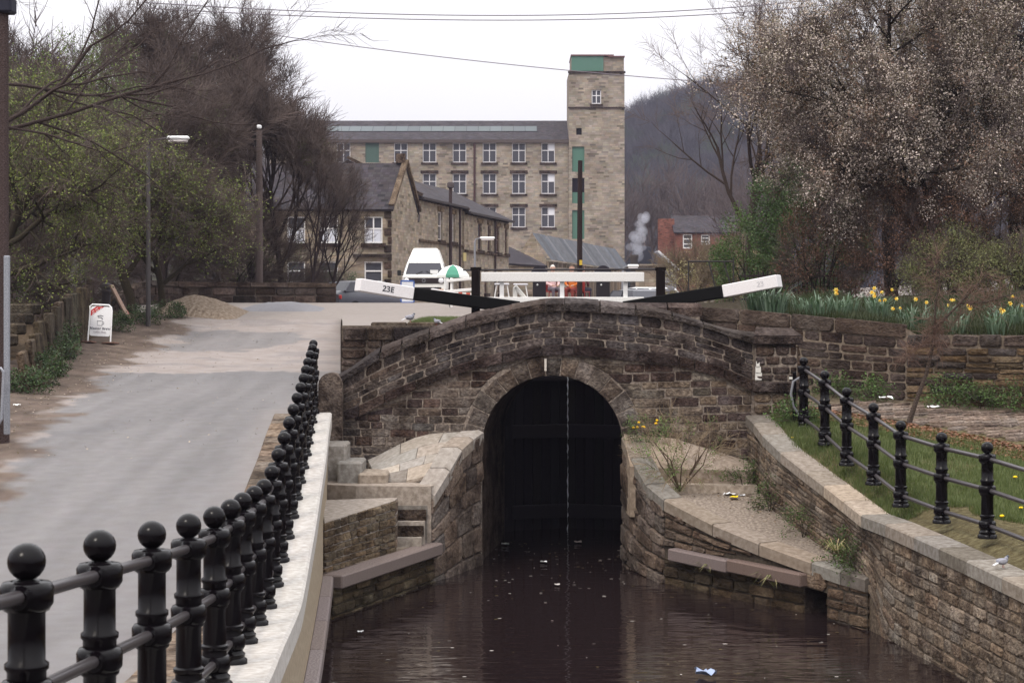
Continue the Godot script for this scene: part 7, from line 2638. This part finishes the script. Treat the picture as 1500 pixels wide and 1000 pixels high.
func build_small_plants() -> void:
	var olive := leaf_spray(40, 0.3, 0.14, 0.045, Color(0.05, 0.09, 0.025), Color(0.11, 0.16, 0.05), 3).mesh()
	var ivy := leaf_spray(40, 0.3, 0.18, 0.06, Color(0.025, 0.055, 0.022), Color(0.07, 0.115, 0.04), 3).mesh()
	var W := Color(1, 1, 1)
	var n := 0
	for z in [[-8.95, 35.3, 0.55, 0.3], [-9.1, 36.8, 0.5, 0.45], [-9.3, 38.4, 0.45, 0.35], [-9.6, 40.2, 0.6, 0.55], [-9.98, 42.4, 0.5, 0.7], [-10.5, 44.9, 0.4, 0.6], [-10.6, 50.5, 1.0, 0.3], [-10.3, 53.0, 1.0, 0.3], [-10.0, 55.2, 0.9, 0.3]]:
		bush("ivy_clump", "%s dark green ivy clump from the near end of the slab fence" % nth(n) if n < 6 else ["low green weeds at the foot of the black pillar", "low weeds between black pillar and twin-trunked tree", "low weeds at the foot of the twin-trunked tree"][n - 6], "ivy", "ivy along the slab fence" if n < 6 else "weeds under the green trees", V(z[0], left_y(z[0], z[1]), z[1]), Vector3(z[2], z[3], z[2]), 60, [[ivy, M.leaf, 0.5, 0.95, Color(0.85, 0.8, 0.8), 1.0]], 3)
		n += 1
	n = 0
	for z in [[5.65, 34.1, 0.45, 0.22], [6.3, 33.6, 0.5, 0.2], [7.45, 32.9, 0.6, 0.3], [8.0, 32.6, 0.5, 0.26], [8.75, 32.1, 0.6, 0.34], [9.8, 31.4, 0.7, 0.3], [4.6, 31.0, 0.4, 0.2]]:
		n += 1
		bush("weed_clump", "%s green weed clump from the left along the garden wall's foot" % nth(n - 1) if n < 7 else "small weed clump against the bridge's right pier by the railing", "weed", "weeds along the garden wall", V(z[0], gr(z[1]), z[1]), Vector3(z[2], z[3], z[2] * 0.7), 34, [[olive, M.leaf, 0.6, 1.1, Color(0.75, 0.85, 0.7), 1.0]], 3)
	for z in [[4.0, 29.6, 1.2, "weed tuft in the ledge corner by the steps"], [4.3, 28.2, 0.95, "weed tuft growing along the foot of the retaining wall"], [4.68, 25.9, 0.72, "bright weed tuft where the ledge runs out against the wall"], [3.75, 30.9, 1.4, "weeds growing on the ledge's steps"], [4.55, 26.5, 0.72, "second weed tuft near the end of the ledge"]]:
		bush("weed_clump", z[3], "weed", "weeds on the stepped ledge", V(z[0], z[2], z[1]), Vector3(0.4, 0.32, 0.4), 34, [[olive, M.leaf, 0.5, 0.9, Color(0.65, 0.68, 0.55), 0.8]], 3)
	bush("ledge_shrub", "sparse twiggy shrub with young leaves on the ledge right of the arch", "shrub", "", V(2.7, 1.45, 30.7), Vector3(1.3, 0.95, 0.9), 55, [[twig_spray(9, 0.5, 0.004, 0.5).mesh(), M.twig, 0.7, 1.0, Color(0.2, 0.15, 0.1), 1.0], [olive, M.leaf, 0.45, 0.8, Color(1.2, 1.2, 1.0), 0.8]], 12, Color(0.17, 0.12, 0.09))
	# a little yellow flowering plant by the arch
	var o := bush("flowering_plant", "little yellow-flowered plant growing by the arch foot", "plant", "", V(2.22, 2.08, 31.8), Vector3(0.6, 0.3, 0.3), 40, [[olive, M.leaf, 0.4, 0.7, W, 1.0]], 4)
	var m := MB.new()
	for k in 7:
		m = MB.new()
		m.col = Color(0.75, 0.45, 0.02)
		m.ball(Vector3(rf(-0.22, 0.24), rf(0.22, 0.36), rf(0.05, 0.15)), Vector3(0.028, 0.02, 0.028), 5, 7)
		part(o, "flower", m, M.cloth)
	# tufts of dry grass hanging from the timber on the right
	var blade := MB.new()
	for k in 34:
		var a := rf(0, TAU)
		var d := Vector3(cos(a), 0, sin(a))
		var l := rf(0.15, 0.34)
		blade.col = Color(0.33, 0.25, 0.13).lerp(Color(0.16, 0.17, 0.06), R.randf())
		var x := Vector3(-d.z, 0, d.x) * 0.006
		blade.quad(-x, x, d * l * 0.5 + Vector3(0, l * 0.5, 0) + x, d * l * 0.5 + Vector3(0, l * 0.5, 0) - x)
		blade.tri(d * l * 0.5 + Vector3(0, l * 0.5, 0) - x, d * l * 0.5 + Vector3(0, l * 0.5, 0) + x, d * l * 0.95 + Vector3(0, l * rf(-0.1, 0.4), 0))
	var tuft := blade.mesh()
	for z in [[3.75, 0.3, 27.35, "straw-coloured grass tuft hanging below the timber by the culvert", 1.0], [2.95, 0.34, 28.6, "small greenish grass tuft under the middle of the right timber", 0.7], [4.42, 0.95, 26.1, "tan grass tuft drooping over the ledge's outer end", 0.8]]:
		var s := single("grass_tuft", tuft, M.leaf, z[3], "grass tuft", "grass tufts on the right wall", "", V(z[0], z[1], z[2]))
		s.scale = Vector3.ONE * z[4] * 1.35
	# lawn blades
	blade = MB.new()
	for k in 9:
		var a := rf(0, TAU)
		var d := Vector3(cos(a), 0, sin(a)) * rf(0.01, 0.05)
		var l := rf(0.04, 0.09)
		blade.col = Color(0.07, 0.098, 0.03).lerp(Color(0.14, 0.16, 0.06), R.randf())
		var x := Vector3(rf(-1, 1), 0, rf(-1, 1)).normalized() * 0.004
		var p := Vector3(rf(-0.06, 0.06), 0, rf(-0.06, 0.06))
		blade.tri(p - x, p + x, p + d + Vector3(0, l, 0))
	var where := []
	for k in 26000:
		var d := rf(17.5, 32.3)
		var w := wall_x(d)
		var t := rf(0.36, 3.6)
		var x := w + t
		if x > 4.95 + (32.6 - d) * 0.74 - 0.35: continue
		var bare := sin(x * 2.3 + d * 0.9) + sin(d * 2.1 - x)
		if d < 25.2 and x < w + 1.3 + 0.2 * sin(d * 3): continue
		if bare > 1.2 and R.randf() < 0.6: continue
		where.append(Transform3D(Basis(Vector3.UP, rf(0, TAU)).scaled(Vector3.ONE * rf(0.7, 1.5)), V(x, lerpf(cw(d) - 0.02, gr(d), smoothstep(0.0, 0.5, x - w - 0.35)) - 0.005, d)))
	multi(self, "lawn_grass", blade.mesh(), M.leaf, where).set_meta("label", "short green grass behind the right railing")
	where = []
	for k in 4000:
		var d := rf(37.4, 44)
		where.append(Transform3D(Basis(Vector3.UP, rf(0, TAU)).scaled(Vector3.ONE * rf(0.8, 1.8)), V(rf(-1.95, -1.2), lerpf(3.93, maxf(4.1, rb(d)), smoothstep(37, 58, d)), d)))
	multi(self, "bank_grass", blade.mesh(), M.leaf, where).set_meta("label", "rough grass strip beside the lock left of the bridge")
	where = []
	var shade := []
	for k in 6000:
		var x := rf(5.2, 16)
		var d := garden_d(x) + 0.25 + pow(R.randf(), 1.5) * 7
		where.append(Transform3D(Basis(Vector3.UP, rf(0, TAU)).scaled(Vector3.ONE * rf(1.2, 2.6)), V(x, bank(x, d), d)))
		shade.append(Color(0.38, 0.38, 0.4) * rf(0.7, 1.1))
	multi(self, "garden_grass", blade.mesh(), M.leaf, where, shade).set_meta("label", "grass among the daffodils above the garden wall")
	# fallen leaves on the bark strip
	var lf := MB.new()
	lf.col = Color(1, 1, 1)
	lf.quad(Vector3(-0.03, 0, 0), Vector3(0, 0.008, 0.02), Vector3(0.03, 0.004, 0), Vector3(0, 0.01, -0.02))
	where = []
	var tints := []
	for k in 5000:
		var t := R.randf()
		var a := Vector2(4.95, 32.6).lerp(Vector2(9.6, 26.3), t) - Vector2(0.8, 0.6) * rf(-0.1, 0.72)
		where.append(Transform3D(Basis.from_euler(Vector3(rf(-0.5, 0.5), rf(0, TAU), rf(-0.5, 0.5))).scaled(Vector3.ONE * rf(0.7, 1.5)), V(a.x, gr(a.y) + 0.04, a.y)))
		var q := rf(0.6, 1.4)
		tints.append(Color(0.17 * q, 0.075 * q, 0.04 * q))
	multi(self, "fallen_leaves", lf.mesh(), M.leaf, where, tints).set_meta("label", "red-brown fallen leaves along the sett path")
	where = []
	tints = []
	for k in 420:
		var d := rf(26.2, 30.6)
		var x0 := lerpf(4.4, 2.2, (d - 26.2) / 4.4)
		var x := lerpf(x0 + 0.25, wall_x(d) - 0.02, pow(R.randf(), 0.5))
		where.append(Transform3D(Basis.from_euler(Vector3(rf(-0.4, 0.4), rf(0, TAU), rf(-0.4, 0.4))).scaled(Vector3.ONE * rf(0.4, 1.1)), V(x, minf(1.29, lerpf(0.72, 1.42, clampf((d - 26.2) / 3.9, 0, 1))) + 0.035, d)))
		var q := rf(0.5, 1.3)
		tints.append(Color(0.16 * q, 0.11 * q, 0.07 * q))
	multi(self, "ledge_debris", lf.mesh(), M.leaf, where, tints).set_meta("label", "dead leaves and twigs strewn on the stepped ledge")
	where = []
	tints = []
	for k in 1500:
		var d := rf(26, 58)
		var x := rf(-9.6, -0.11 * d) if R.randf() < 0.4 else lerpf(-9.4, -7.6, R.randf()) - 0.03 * (d - 30)
		where.append(Transform3D(Basis.from_euler(Vector3(rf(-0.4, 0.4), rf(0, TAU), rf(-0.4, 0.4))).scaled(Vector3.ONE * rf(0.3, 0.9)), V(x, left_y(x, d) + 0.025, d)))
		var q := rf(0.4, 1.6)
		tints.append(Color(0.24 * q, 0.19 * q, 0.15 * q))
	multi(self, "road_grit", lf.mesh(), M.leaf, where, tints).set_meta("label", "loose stones and leaf bits on the road and its dirt edge")
	# dandelions on the lawn
	var where_is := ["against the top of the retaining wall's coping", "second down along the coping", "by the post third from the near end", "just right of that post", "out on the lawn near the frame edge", "near the bark strip"]
	n = 0
	for z in [[4.42, 2.2, 30.2], [4.55, 2.0, 29.3], [5.9, 1.62, 23.9], [6.2, 1.62, 24.2], [6.6, 1.66, 24.8], [7.0, 1.9, 26.6]]:
		o = thing("dandelion", "yellow dandelion in the railing lawn, %s" % where_is[n], "flower", "dandelions in the grass", V(z[0], z[1] - 0.03, z[2]))
		n += 1
		m = MB.new()
		m.col = Color(0.1, 0.15, 0.04)
		m.tube([Vector3(0, -0.1, 0), Vector3(0.01, 0.06, 0)], [0.005, 0.004], 5, false)
		part(o, "stalk", m, M.leaf)
		m = MB.new()
		m.col = Color(0.75, 0.5, 0.02)
		m.ball(Vector3(0.01, 0.07, 0), Vector3(0.032, 0.018, 0.032), 5, 8)
		part(o, "flower", m, M.cloth)
	# daffodils
	var shapes := []
	for v in 3:
		var b := MB.new()
		for k in 46:
			var a := rf(0, TAU)
			var d := Vector3(cos(a), 0, sin(a))
			var l := rf(0.25, 0.5)
			b.col = Color(0.06, 0.105, 0.06).lerp(Color(0.16, 0.21, 0.155), R.randf())
			var x := Vector3(-d.z, 0, d.x) * 0.011
			var p := d * rf(0, 0.16)
			var q := p + d * l * 0.2 + Vector3(0, l * 0.7, 0)
			b.quad(p - x, p + x, q + x, q - x)
			b.tri(q - x, q + x, q + d * l * rf(0.1, 0.5) + Vector3(0, l * rf(-0.1, 0.3), 0))
		shapes.append(b.mesh())
	var head := MB.new()
	head.col = Color(0.78, 0.62, 0.16)
	for k in 6:
		var a := TAU * k / 6
		var d := Vector3(cos(a), sin(a), 0)
		var x := Vector3(-d.y, d.x, 0) * 0.018
		head.quad(Vector3.ZERO, d * 0.03 - x, d * 0.055 + Vector3(0, 0, -0.01), d * 0.03 + x)
	head.col = Color(0.8, 0.42, 0.02)
	head.lathe([Vector2(0.012, 0), Vector2(0.018, 0.03), Vector2(0.026, 0.042), Vector2(0.018, 0.04), Vector2(0.0, 0.02)], Vector3.ZERO, 10, Basis(Vector3(1, 0, 0), PI / 2))
	var head_mesh := head.mesh()
	var k0 := 0
	for k in 44:
		var x := 4.55 + 0.2 * k + rf(-0.15, 0.15)
		var d := garden_d(x) + rf(0.3, 2.6) if k > 6 else garden_d(x) + rf(0.5, 1.6)
		var o2 := thing("daffodil_clump", "%s daffodil clump from the left above the garden wall, leaves only" % nth(k), "daffodils", "daffodil clumps without flowers", V(x, bank(x, d) - 0.03, d))
		part(o2, "leaves", shapes[k % 3], M.leaf).rotation.y = rf(0, TAU)
		o2.scale = Vector3.ONE * rf(0.85, 1.25) * (1.25 if k < 7 else 1.0)
		if k > 6 and R.randf() < 0.88:
			o2.set_meta("label", "%s daffodil clump from the left above the garden wall, flowering yellow" % nth(k))
			o2.set_meta("group", "flowering daffodil clumps")
			for j in R.randi_range(1, 3):
				var f := part(o2, "flower", head_mesh, M.leaf, Vector3(rf(-0.22, 0.22), rf(0.34, 0.52), rf(0.0, 0.2)))
				f.rotation = Vector3(rf(-0.3, 0.4), rf(-0.9, 0.9), 0)
				f.scale = Vector3.ONE * rf(0.6, 0.85)
	# the sapling by the sett path
	o = thing("young_tree", "slender forked sapling with reddish twigs beside the sett path", "tree")
	m = MB.new()
	m.col = Color(0.13, 0.1, 0.085)
	m.tube([V(6.42, 2.35, 31.0), V(6.55, 2.75, 31.0), V(6.72, 3.2, 31.0), V(6.82, 3.62, 31.0), V(6.86, 3.95, 31.0)], [0.05, 0.04, 0.034, 0.03, 0.026], 8, false)
	m.tube([V(6.86, 3.95, 31.0), V(7.12, 4.2, 31.05), V(7.42, 4.5, 31.1), V(7.75, 4.85, 31.1)], [0.024, 0.02, 0.016, 0.006], 7, false)
	m.tube([V(6.86, 3.95, 31.0), V(6.85, 4.3, 30.9), V(6.92, 4.75, 30.9), V(6.9, 5.1, 30.9)], [0.02, 0.015, 0.01, 0.004], 7, false)
	m.tube([V(7.3, 4.36, 31.1), V(7.7, 4.38, 31.1), V(8.3, 4.55, 31.2), V(8.7, 4.52, 31.2)], [0.013, 0.011, 0.008, 0.004], 6, false)
	part(o, "trunk", m, M.bark)
	where = []
	tints = []
	for k in 150:
		var b: Array = [[V(6.8, 3.5, 31), V(7.7, 4.85, 31.1)], [V(6.86, 3.9, 31), V(6.9, 5.1, 30.9)], [V(7.3, 4.36, 31.1), V(8.7, 4.52, 31.2)], [V(6.4, 3.5, 31), V(6.9, 3.9, 31)]][k % 4]
		var t := R.randf()
		where.append(Transform3D(spray_basis(Vector3(rf(-1, 1), rf(-0.7, 0.8), rf(-1, 1)).normalized(), rf(0.5, 1.0)), b[0].lerp(b[1], t)))
		tints.append(Color(0.15, 0.095, 0.075))
	multi(o, "crown", twig_spray(10, 0.55, 0.0038, 0.8).mesh(), M.twig, where, tints)
	# an iron fence and a black frame beyond the right beam
	o = thing("iron_fence", "dark iron bar fence behind the plain white beam end", "fence")
	for k in 26:
		m = MB.new()
		m.col = Color(0.04, 0.035, 0.035)
		var x := 5.8 + k * 0.11
		m.tube([V(x, 4.3, 47.5), V(x, 5.2, 47.5)], [0.016, 0.014], 6)
		part(o, "bar", m, M.plain)
	for y in [4.5, 5.08]:
		m = MB.new()
		m.col = Color(0.04, 0.035, 0.035)
		m.bar(V(5.7, y, 47.5), V(8.65, y, 47.5), 0.03, 0.05)
		part(o, "rail", m, M.plain)
	o = thing("trellis", "thin black iron frame with slanting struts before the pale shrubs", "frame")
	for z in [[4.62, 4.2, 4.62, 5.52], [4.6, 5.5, 5.82, 5.5], [5.8, 4.2, 5.8, 5.6], [5.15, 5.5, 5.35, 4.7], [5.55, 5.5, 5.8, 4.6]]:
		m = MB.new()
		m.col = Color(0.05, 0.045, 0.045)
		m.tube([V(z[0], z[1], 50), V(z[2], z[3], 50)], [0.022, 0.02], 6)
		part(o, "bar", m, M.plain)

func build_litter() -> void:
	var m := MB.new()
	# pigeons
	var b := Color(0.24, 0.24, 0.28)
	m.col = b
	m.ball(Vector3(0, 0.14, 0), Vector3(0.135, 0.075, 0.07), 9, 12)
	m.ball(Vector3(0.1, 0.19, 0), Vector3(0.05, 0.06, 0.045), 7, 9)
	var o := thing("pigeon", "grey pigeon with pale tail standing on the lockside wall left of bridge", "pigeon", "pigeons", V(-2.0, 4.01, 37.3), 0.35)
	o.scale = Vector3.ONE * 0.66
	part(o, "body", m, M.cloth)
	m = MB.new()
	m.col = Color(0.1, 0.11, 0.13)
	m.ball(Vector3(0.135, 0.245, 0), Vector3(0.032, 0.03, 0.026), 7, 9)
	m.tube([Vector3(0.16, 0.24, 0), Vector3(0.19, 0.23, 0)], [0.008, 0.002], 5)
	part(o, "head", m, M.cloth)
	m = MB.new()
	m.col = Color(0.62, 0.62, 0.64)
	m.bar(Vector3(-0.08, 0.13, 0), Vector3(-0.24, 0.06, 0), 0.07, 0.018, 0.005)
	part(o, "tail", m, M.cloth)
	for s in [-1, 1]:
		m = MB.new()
		m.col = Color(0.3, 0.3, 0.34)
		m.ball(Vector3(-0.02, 0.15, s * 0.055), Vector3(0.12, 0.055, 0.025), 7, 9)
		part(o, "wing", m, M.cloth)
		m = MB.new()
		m.col = Color(0.35, 0.12, 0.1)
		m.tube([Vector3(0.02, 0.08, s * 0.025), Vector3(0.02, 0.0, s * 0.025), Vector3(0.05, 0.0, s * 0.025)], [0.007, 0.006, 0.005], 5)
		part(o, "leg", m, M.cloth)
	dup(o, "small grey bird perched on the retaining wall's coping at right", V(5.47, 1.4, 21.3)).scale = Vector3.ONE * 0.5
	var dark := dup(o, "second bird, seen end-on, low beside the pigeon on the wall", V(-1.45, 3.96, 37.0))
	dark.rotation.y = 2.6
	dark.scale = Vector3.ONE * 0.5
	# rubbish
	var n := 0
	for z in [[3.47, 1.3, 30.45, 0.16, Color(0.75, 0.74, 0.74), "white crumpled paper on the ledge before the steps"], [3.66, 1.3, 30.4, 0.09, Color(0.7, 0.7, 0.72), "smaller white scrap beside the crumpled paper"], [3.5, 1.29, 30.1, 0.12, Color(0.75, 0.55, 0.02), "yellow wrapper on the ledge below the steps"], [3.25, 1.7, 31.5, 0.12, Color(0.6, 0.6, 0.6), "white scrap on the top slab by the bridge wall"], [3.6, 1.68, 31.3, 0.1, Color(0.6, 0.62, 0.64), "pale scrap at the top slab's front edge"], [6.5, 2.7, 33.2, 0.2, Color(0.75, 0.74, 0.74), "white paper lying at the foot of the garden wall"], [7.1, 2.6, 32.2, 0.16, Color(0.6, 0.58, 0.58), "pale rag on the sett path behind the sapling"], [0.53, 0.012, 32.1, 0.1, Color(0.72, 0.72, 0.74), "white scrap floating under the arch"], [-0.12, 0.012, 34.5, 0.12, Color(0.6, 0.6, 0.58), "pale rubbish floating at the left inside the arch"], [1.2, 0.012, 34.8, 0.12, Color(0.55, 0.45, 0.42), "brownish white rubbish floating at the gate foot"], [2.25, 0.02, 22.2, 0.2, Color(0.27, 0.32, 0.45), "crumpled bluish plastic bag floating in the nearest water"], [0.7, 0.01, 29.5, 0.07, Color(0.4, 0.38, 0.36), "small pale fleck floating in mid channel"], [-2.0, 0.012, 25.2, 0.07, Color(0.5, 0.5, 0.5), "tiny white fleck floating by the left wall"], [-8.4, 2.62, 32.4, 0.1, Color(0.75, 0.75, 0.73), "white scrap on the bare dirt by the slab fence"]]:
		m = MB.new()
		m.col = z[4]
		var rows := []
		for k in 5:
			var row := []
			for j in 5: row.append(Vector3((j - 2) * z[3] * 0.28 + rf(-0.2, 0.2) * z[3] * 0.3, rf(0.0, 0.28) * z[3] * (1.6 if n == 10 else 1.0), -(k - 2) * z[3] * 0.28))
			rows.append(row)
		m.sheet(rows)
		for k in m.v.size(): m.v[k].y += 0.01
		single("litter", m, M.plain, z[5], "litter", "", "", V(z[0], z[1] if n != 13 else left_y(z[0], z[2]) + 0.03, z[2]))
		n += 1

func build_scum() -> void:
	var m := MB.new()
	m.col = Color(1, 1, 1)
	for k in 7: m.tri(Vector3.ZERO, Vector3(cos(TAU * k / 7), 0, -sin(TAU * k / 7)), Vector3(cos(TAU * (k + 1) / 7), 0, -sin(TAU * (k + 1) / 7)))
	var where := []
	var tints := []
	for k in 170:
		var d := rf(19, 35)
		var x := rf(-1.9, 4.6) if d < 29 else rf(-0.4, 1.9)
		where.append(Transform3D(Basis(Vector3.UP, rf(0, TAU)).scaled(Vector3(rf(0.008, 0.035), 1, rf(0.006, 0.02))), V(x, 0.006, d)))
		var q := rf(0.15, 0.6)
		tints.append(Color(q, q * 0.92, q * 0.85) if R.randf() < 0.6 else Color(0.12, 0.09, 0.04))
	multi(self, "water_scum", m.mesh(), M.plain, where, tints).set_meta("label", "specks of foam and leaf bits on the canal water")

func build_smoke() -> void:
	for k in 26:
		var t := k / 25.0
		var z := [lerpf(11.9, 12.9, t) + rf(-0.5, 0.5) * (1.1 - t * 0.6), lerpf(9.6, 13.2, pow(t, 0.9)) + rf(-0.3, 0.3), 186.5 + rf(-0.5, 0.5), rf(0.5, 1.3) * (1.2 - 0.5 * t), rf(0.5, 1.3)]
		var f := FogVolume.new()
		f.name = numbered("smoke")
		f.shape = RenderingServer.FOG_VOLUME_SHAPE_ELLIPSOID
		f.size = Vector3(z[3], z[4], z[3])
		f.position = V(z[0], z[1], z[2])
		var fm := FogMaterial.new()
		fm.albedo = Color(0.95, 0.95, 1.0)
		fm.density = rf(0.2, 0.5)
		f.material = fm
		f.set_meta("kind", "stuff")
		f.set_meta("label", "white smoke puffing from the flue beside the mill tower")
		add_child(f)

func _ready() -> void:
	R.seed = 20240
	# camera: a 67 mm view, level, with a little fall of the lens
	var cam := Camera3D.new()
	cam.name = "camera"
	var at := CameraAttributesPhysical.new()
	at.frustum_focal_length = 67.0
	at.frustum_focus_distance = 33.0
	at.exposure_aperture = 9.0
	at.frustum_near = 0.5
	at.frustum_far = 3000.0
	add_child(cam)
	cam.attributes = at
	cam.projection = Camera3D.PROJECTION_FRUSTUM
	cam.keep_aspect = Camera3D.KEEP_HEIGHT
	cam.near = 0.5
	cam.far = 3000.0
	cam.size = 2.0 * 0.5 * 500.0 / 2800.0
	cam.frustum_offset = Vector2(0, -0.5 * 50.0 / 2800.0)
	cam.position = EYE
	cam.current = true
	# overcast sky, soft light from high on the left behind the camera
	var env := Environment.new()
	var sky := Sky.new()
	var sm := ProceduralSkyMaterial.new()
	sm.sky_top_color = Color(0.995, 0.995, 1.0)
	sm.sky_horizon_color = Color(0.535, 0.53, 0.548)
	sm.sky_cover = noise_tex(0.006, 4, Color(0, 0, 0), Color(0.2, 0.2, 0.2), 41, 512)
	sm.sky_curve = 0.5
	sm.sky_energy_multiplier = 1.41
	sm.ground_bottom_color = Color(0.25, 0.23, 0.21)
	sm.ground_horizon_color = Color(0.5, 0.47, 0.46)
	sky.sky_material = sm
	env.background_mode = Environment.BG_SKY
	env.sky = sky
	env.tonemap_mode = Environment.TONE_MAPPER_LINEAR
	env.tonemap_exposure = 1.34
	env.sdfgi_enabled = true
	env.ssao_enabled = true
	env.ssil_enabled = true
	env.fog_enabled = true
	env.fog_density = 0.0002
	env.fog_light_color = Color(0.78, 0.78, 0.88)
	env.volumetric_fog_enabled = true
	env.volumetric_fog_density = 0.0
	var we := WorldEnvironment.new()
	we.name = "world_environment"
	we.environment = env
	add_child(we)
	var sun := DirectionalLight3D.new()
	sun.name = "sun"
	sun.light_energy = 0.5
	sun.light_angular_distance = 14.0
	sun.light_color = Color(1.0, 0.97, 0.93)
	sun.shadow_enabled = true
	add_child(sun)
	sun.look_at_from_position(Vector3.ZERO, Vector3(0.4, -0.9, -0.65))
	make_materials()
	mat("far_twig", Color(0.1, 0.078, 0.076), 0.95)
	mat("far_tint", Color(1, 1, 1), 0.95)
	build_ground()
	build_hills()
	build_bridge()
	build_left_ledge()
	build_left_wall()
	build_right_side()
	build_left_lock_wall()
	build_mill()
	build_terrace()
	build_lock()
	build_railings()
	build_roadside()
	build_poles()
	build_vehicles()
	build_cafe()
	build_trees()
	build_small_plants()
	build_litter()
	build_scum()
	build_smoke()
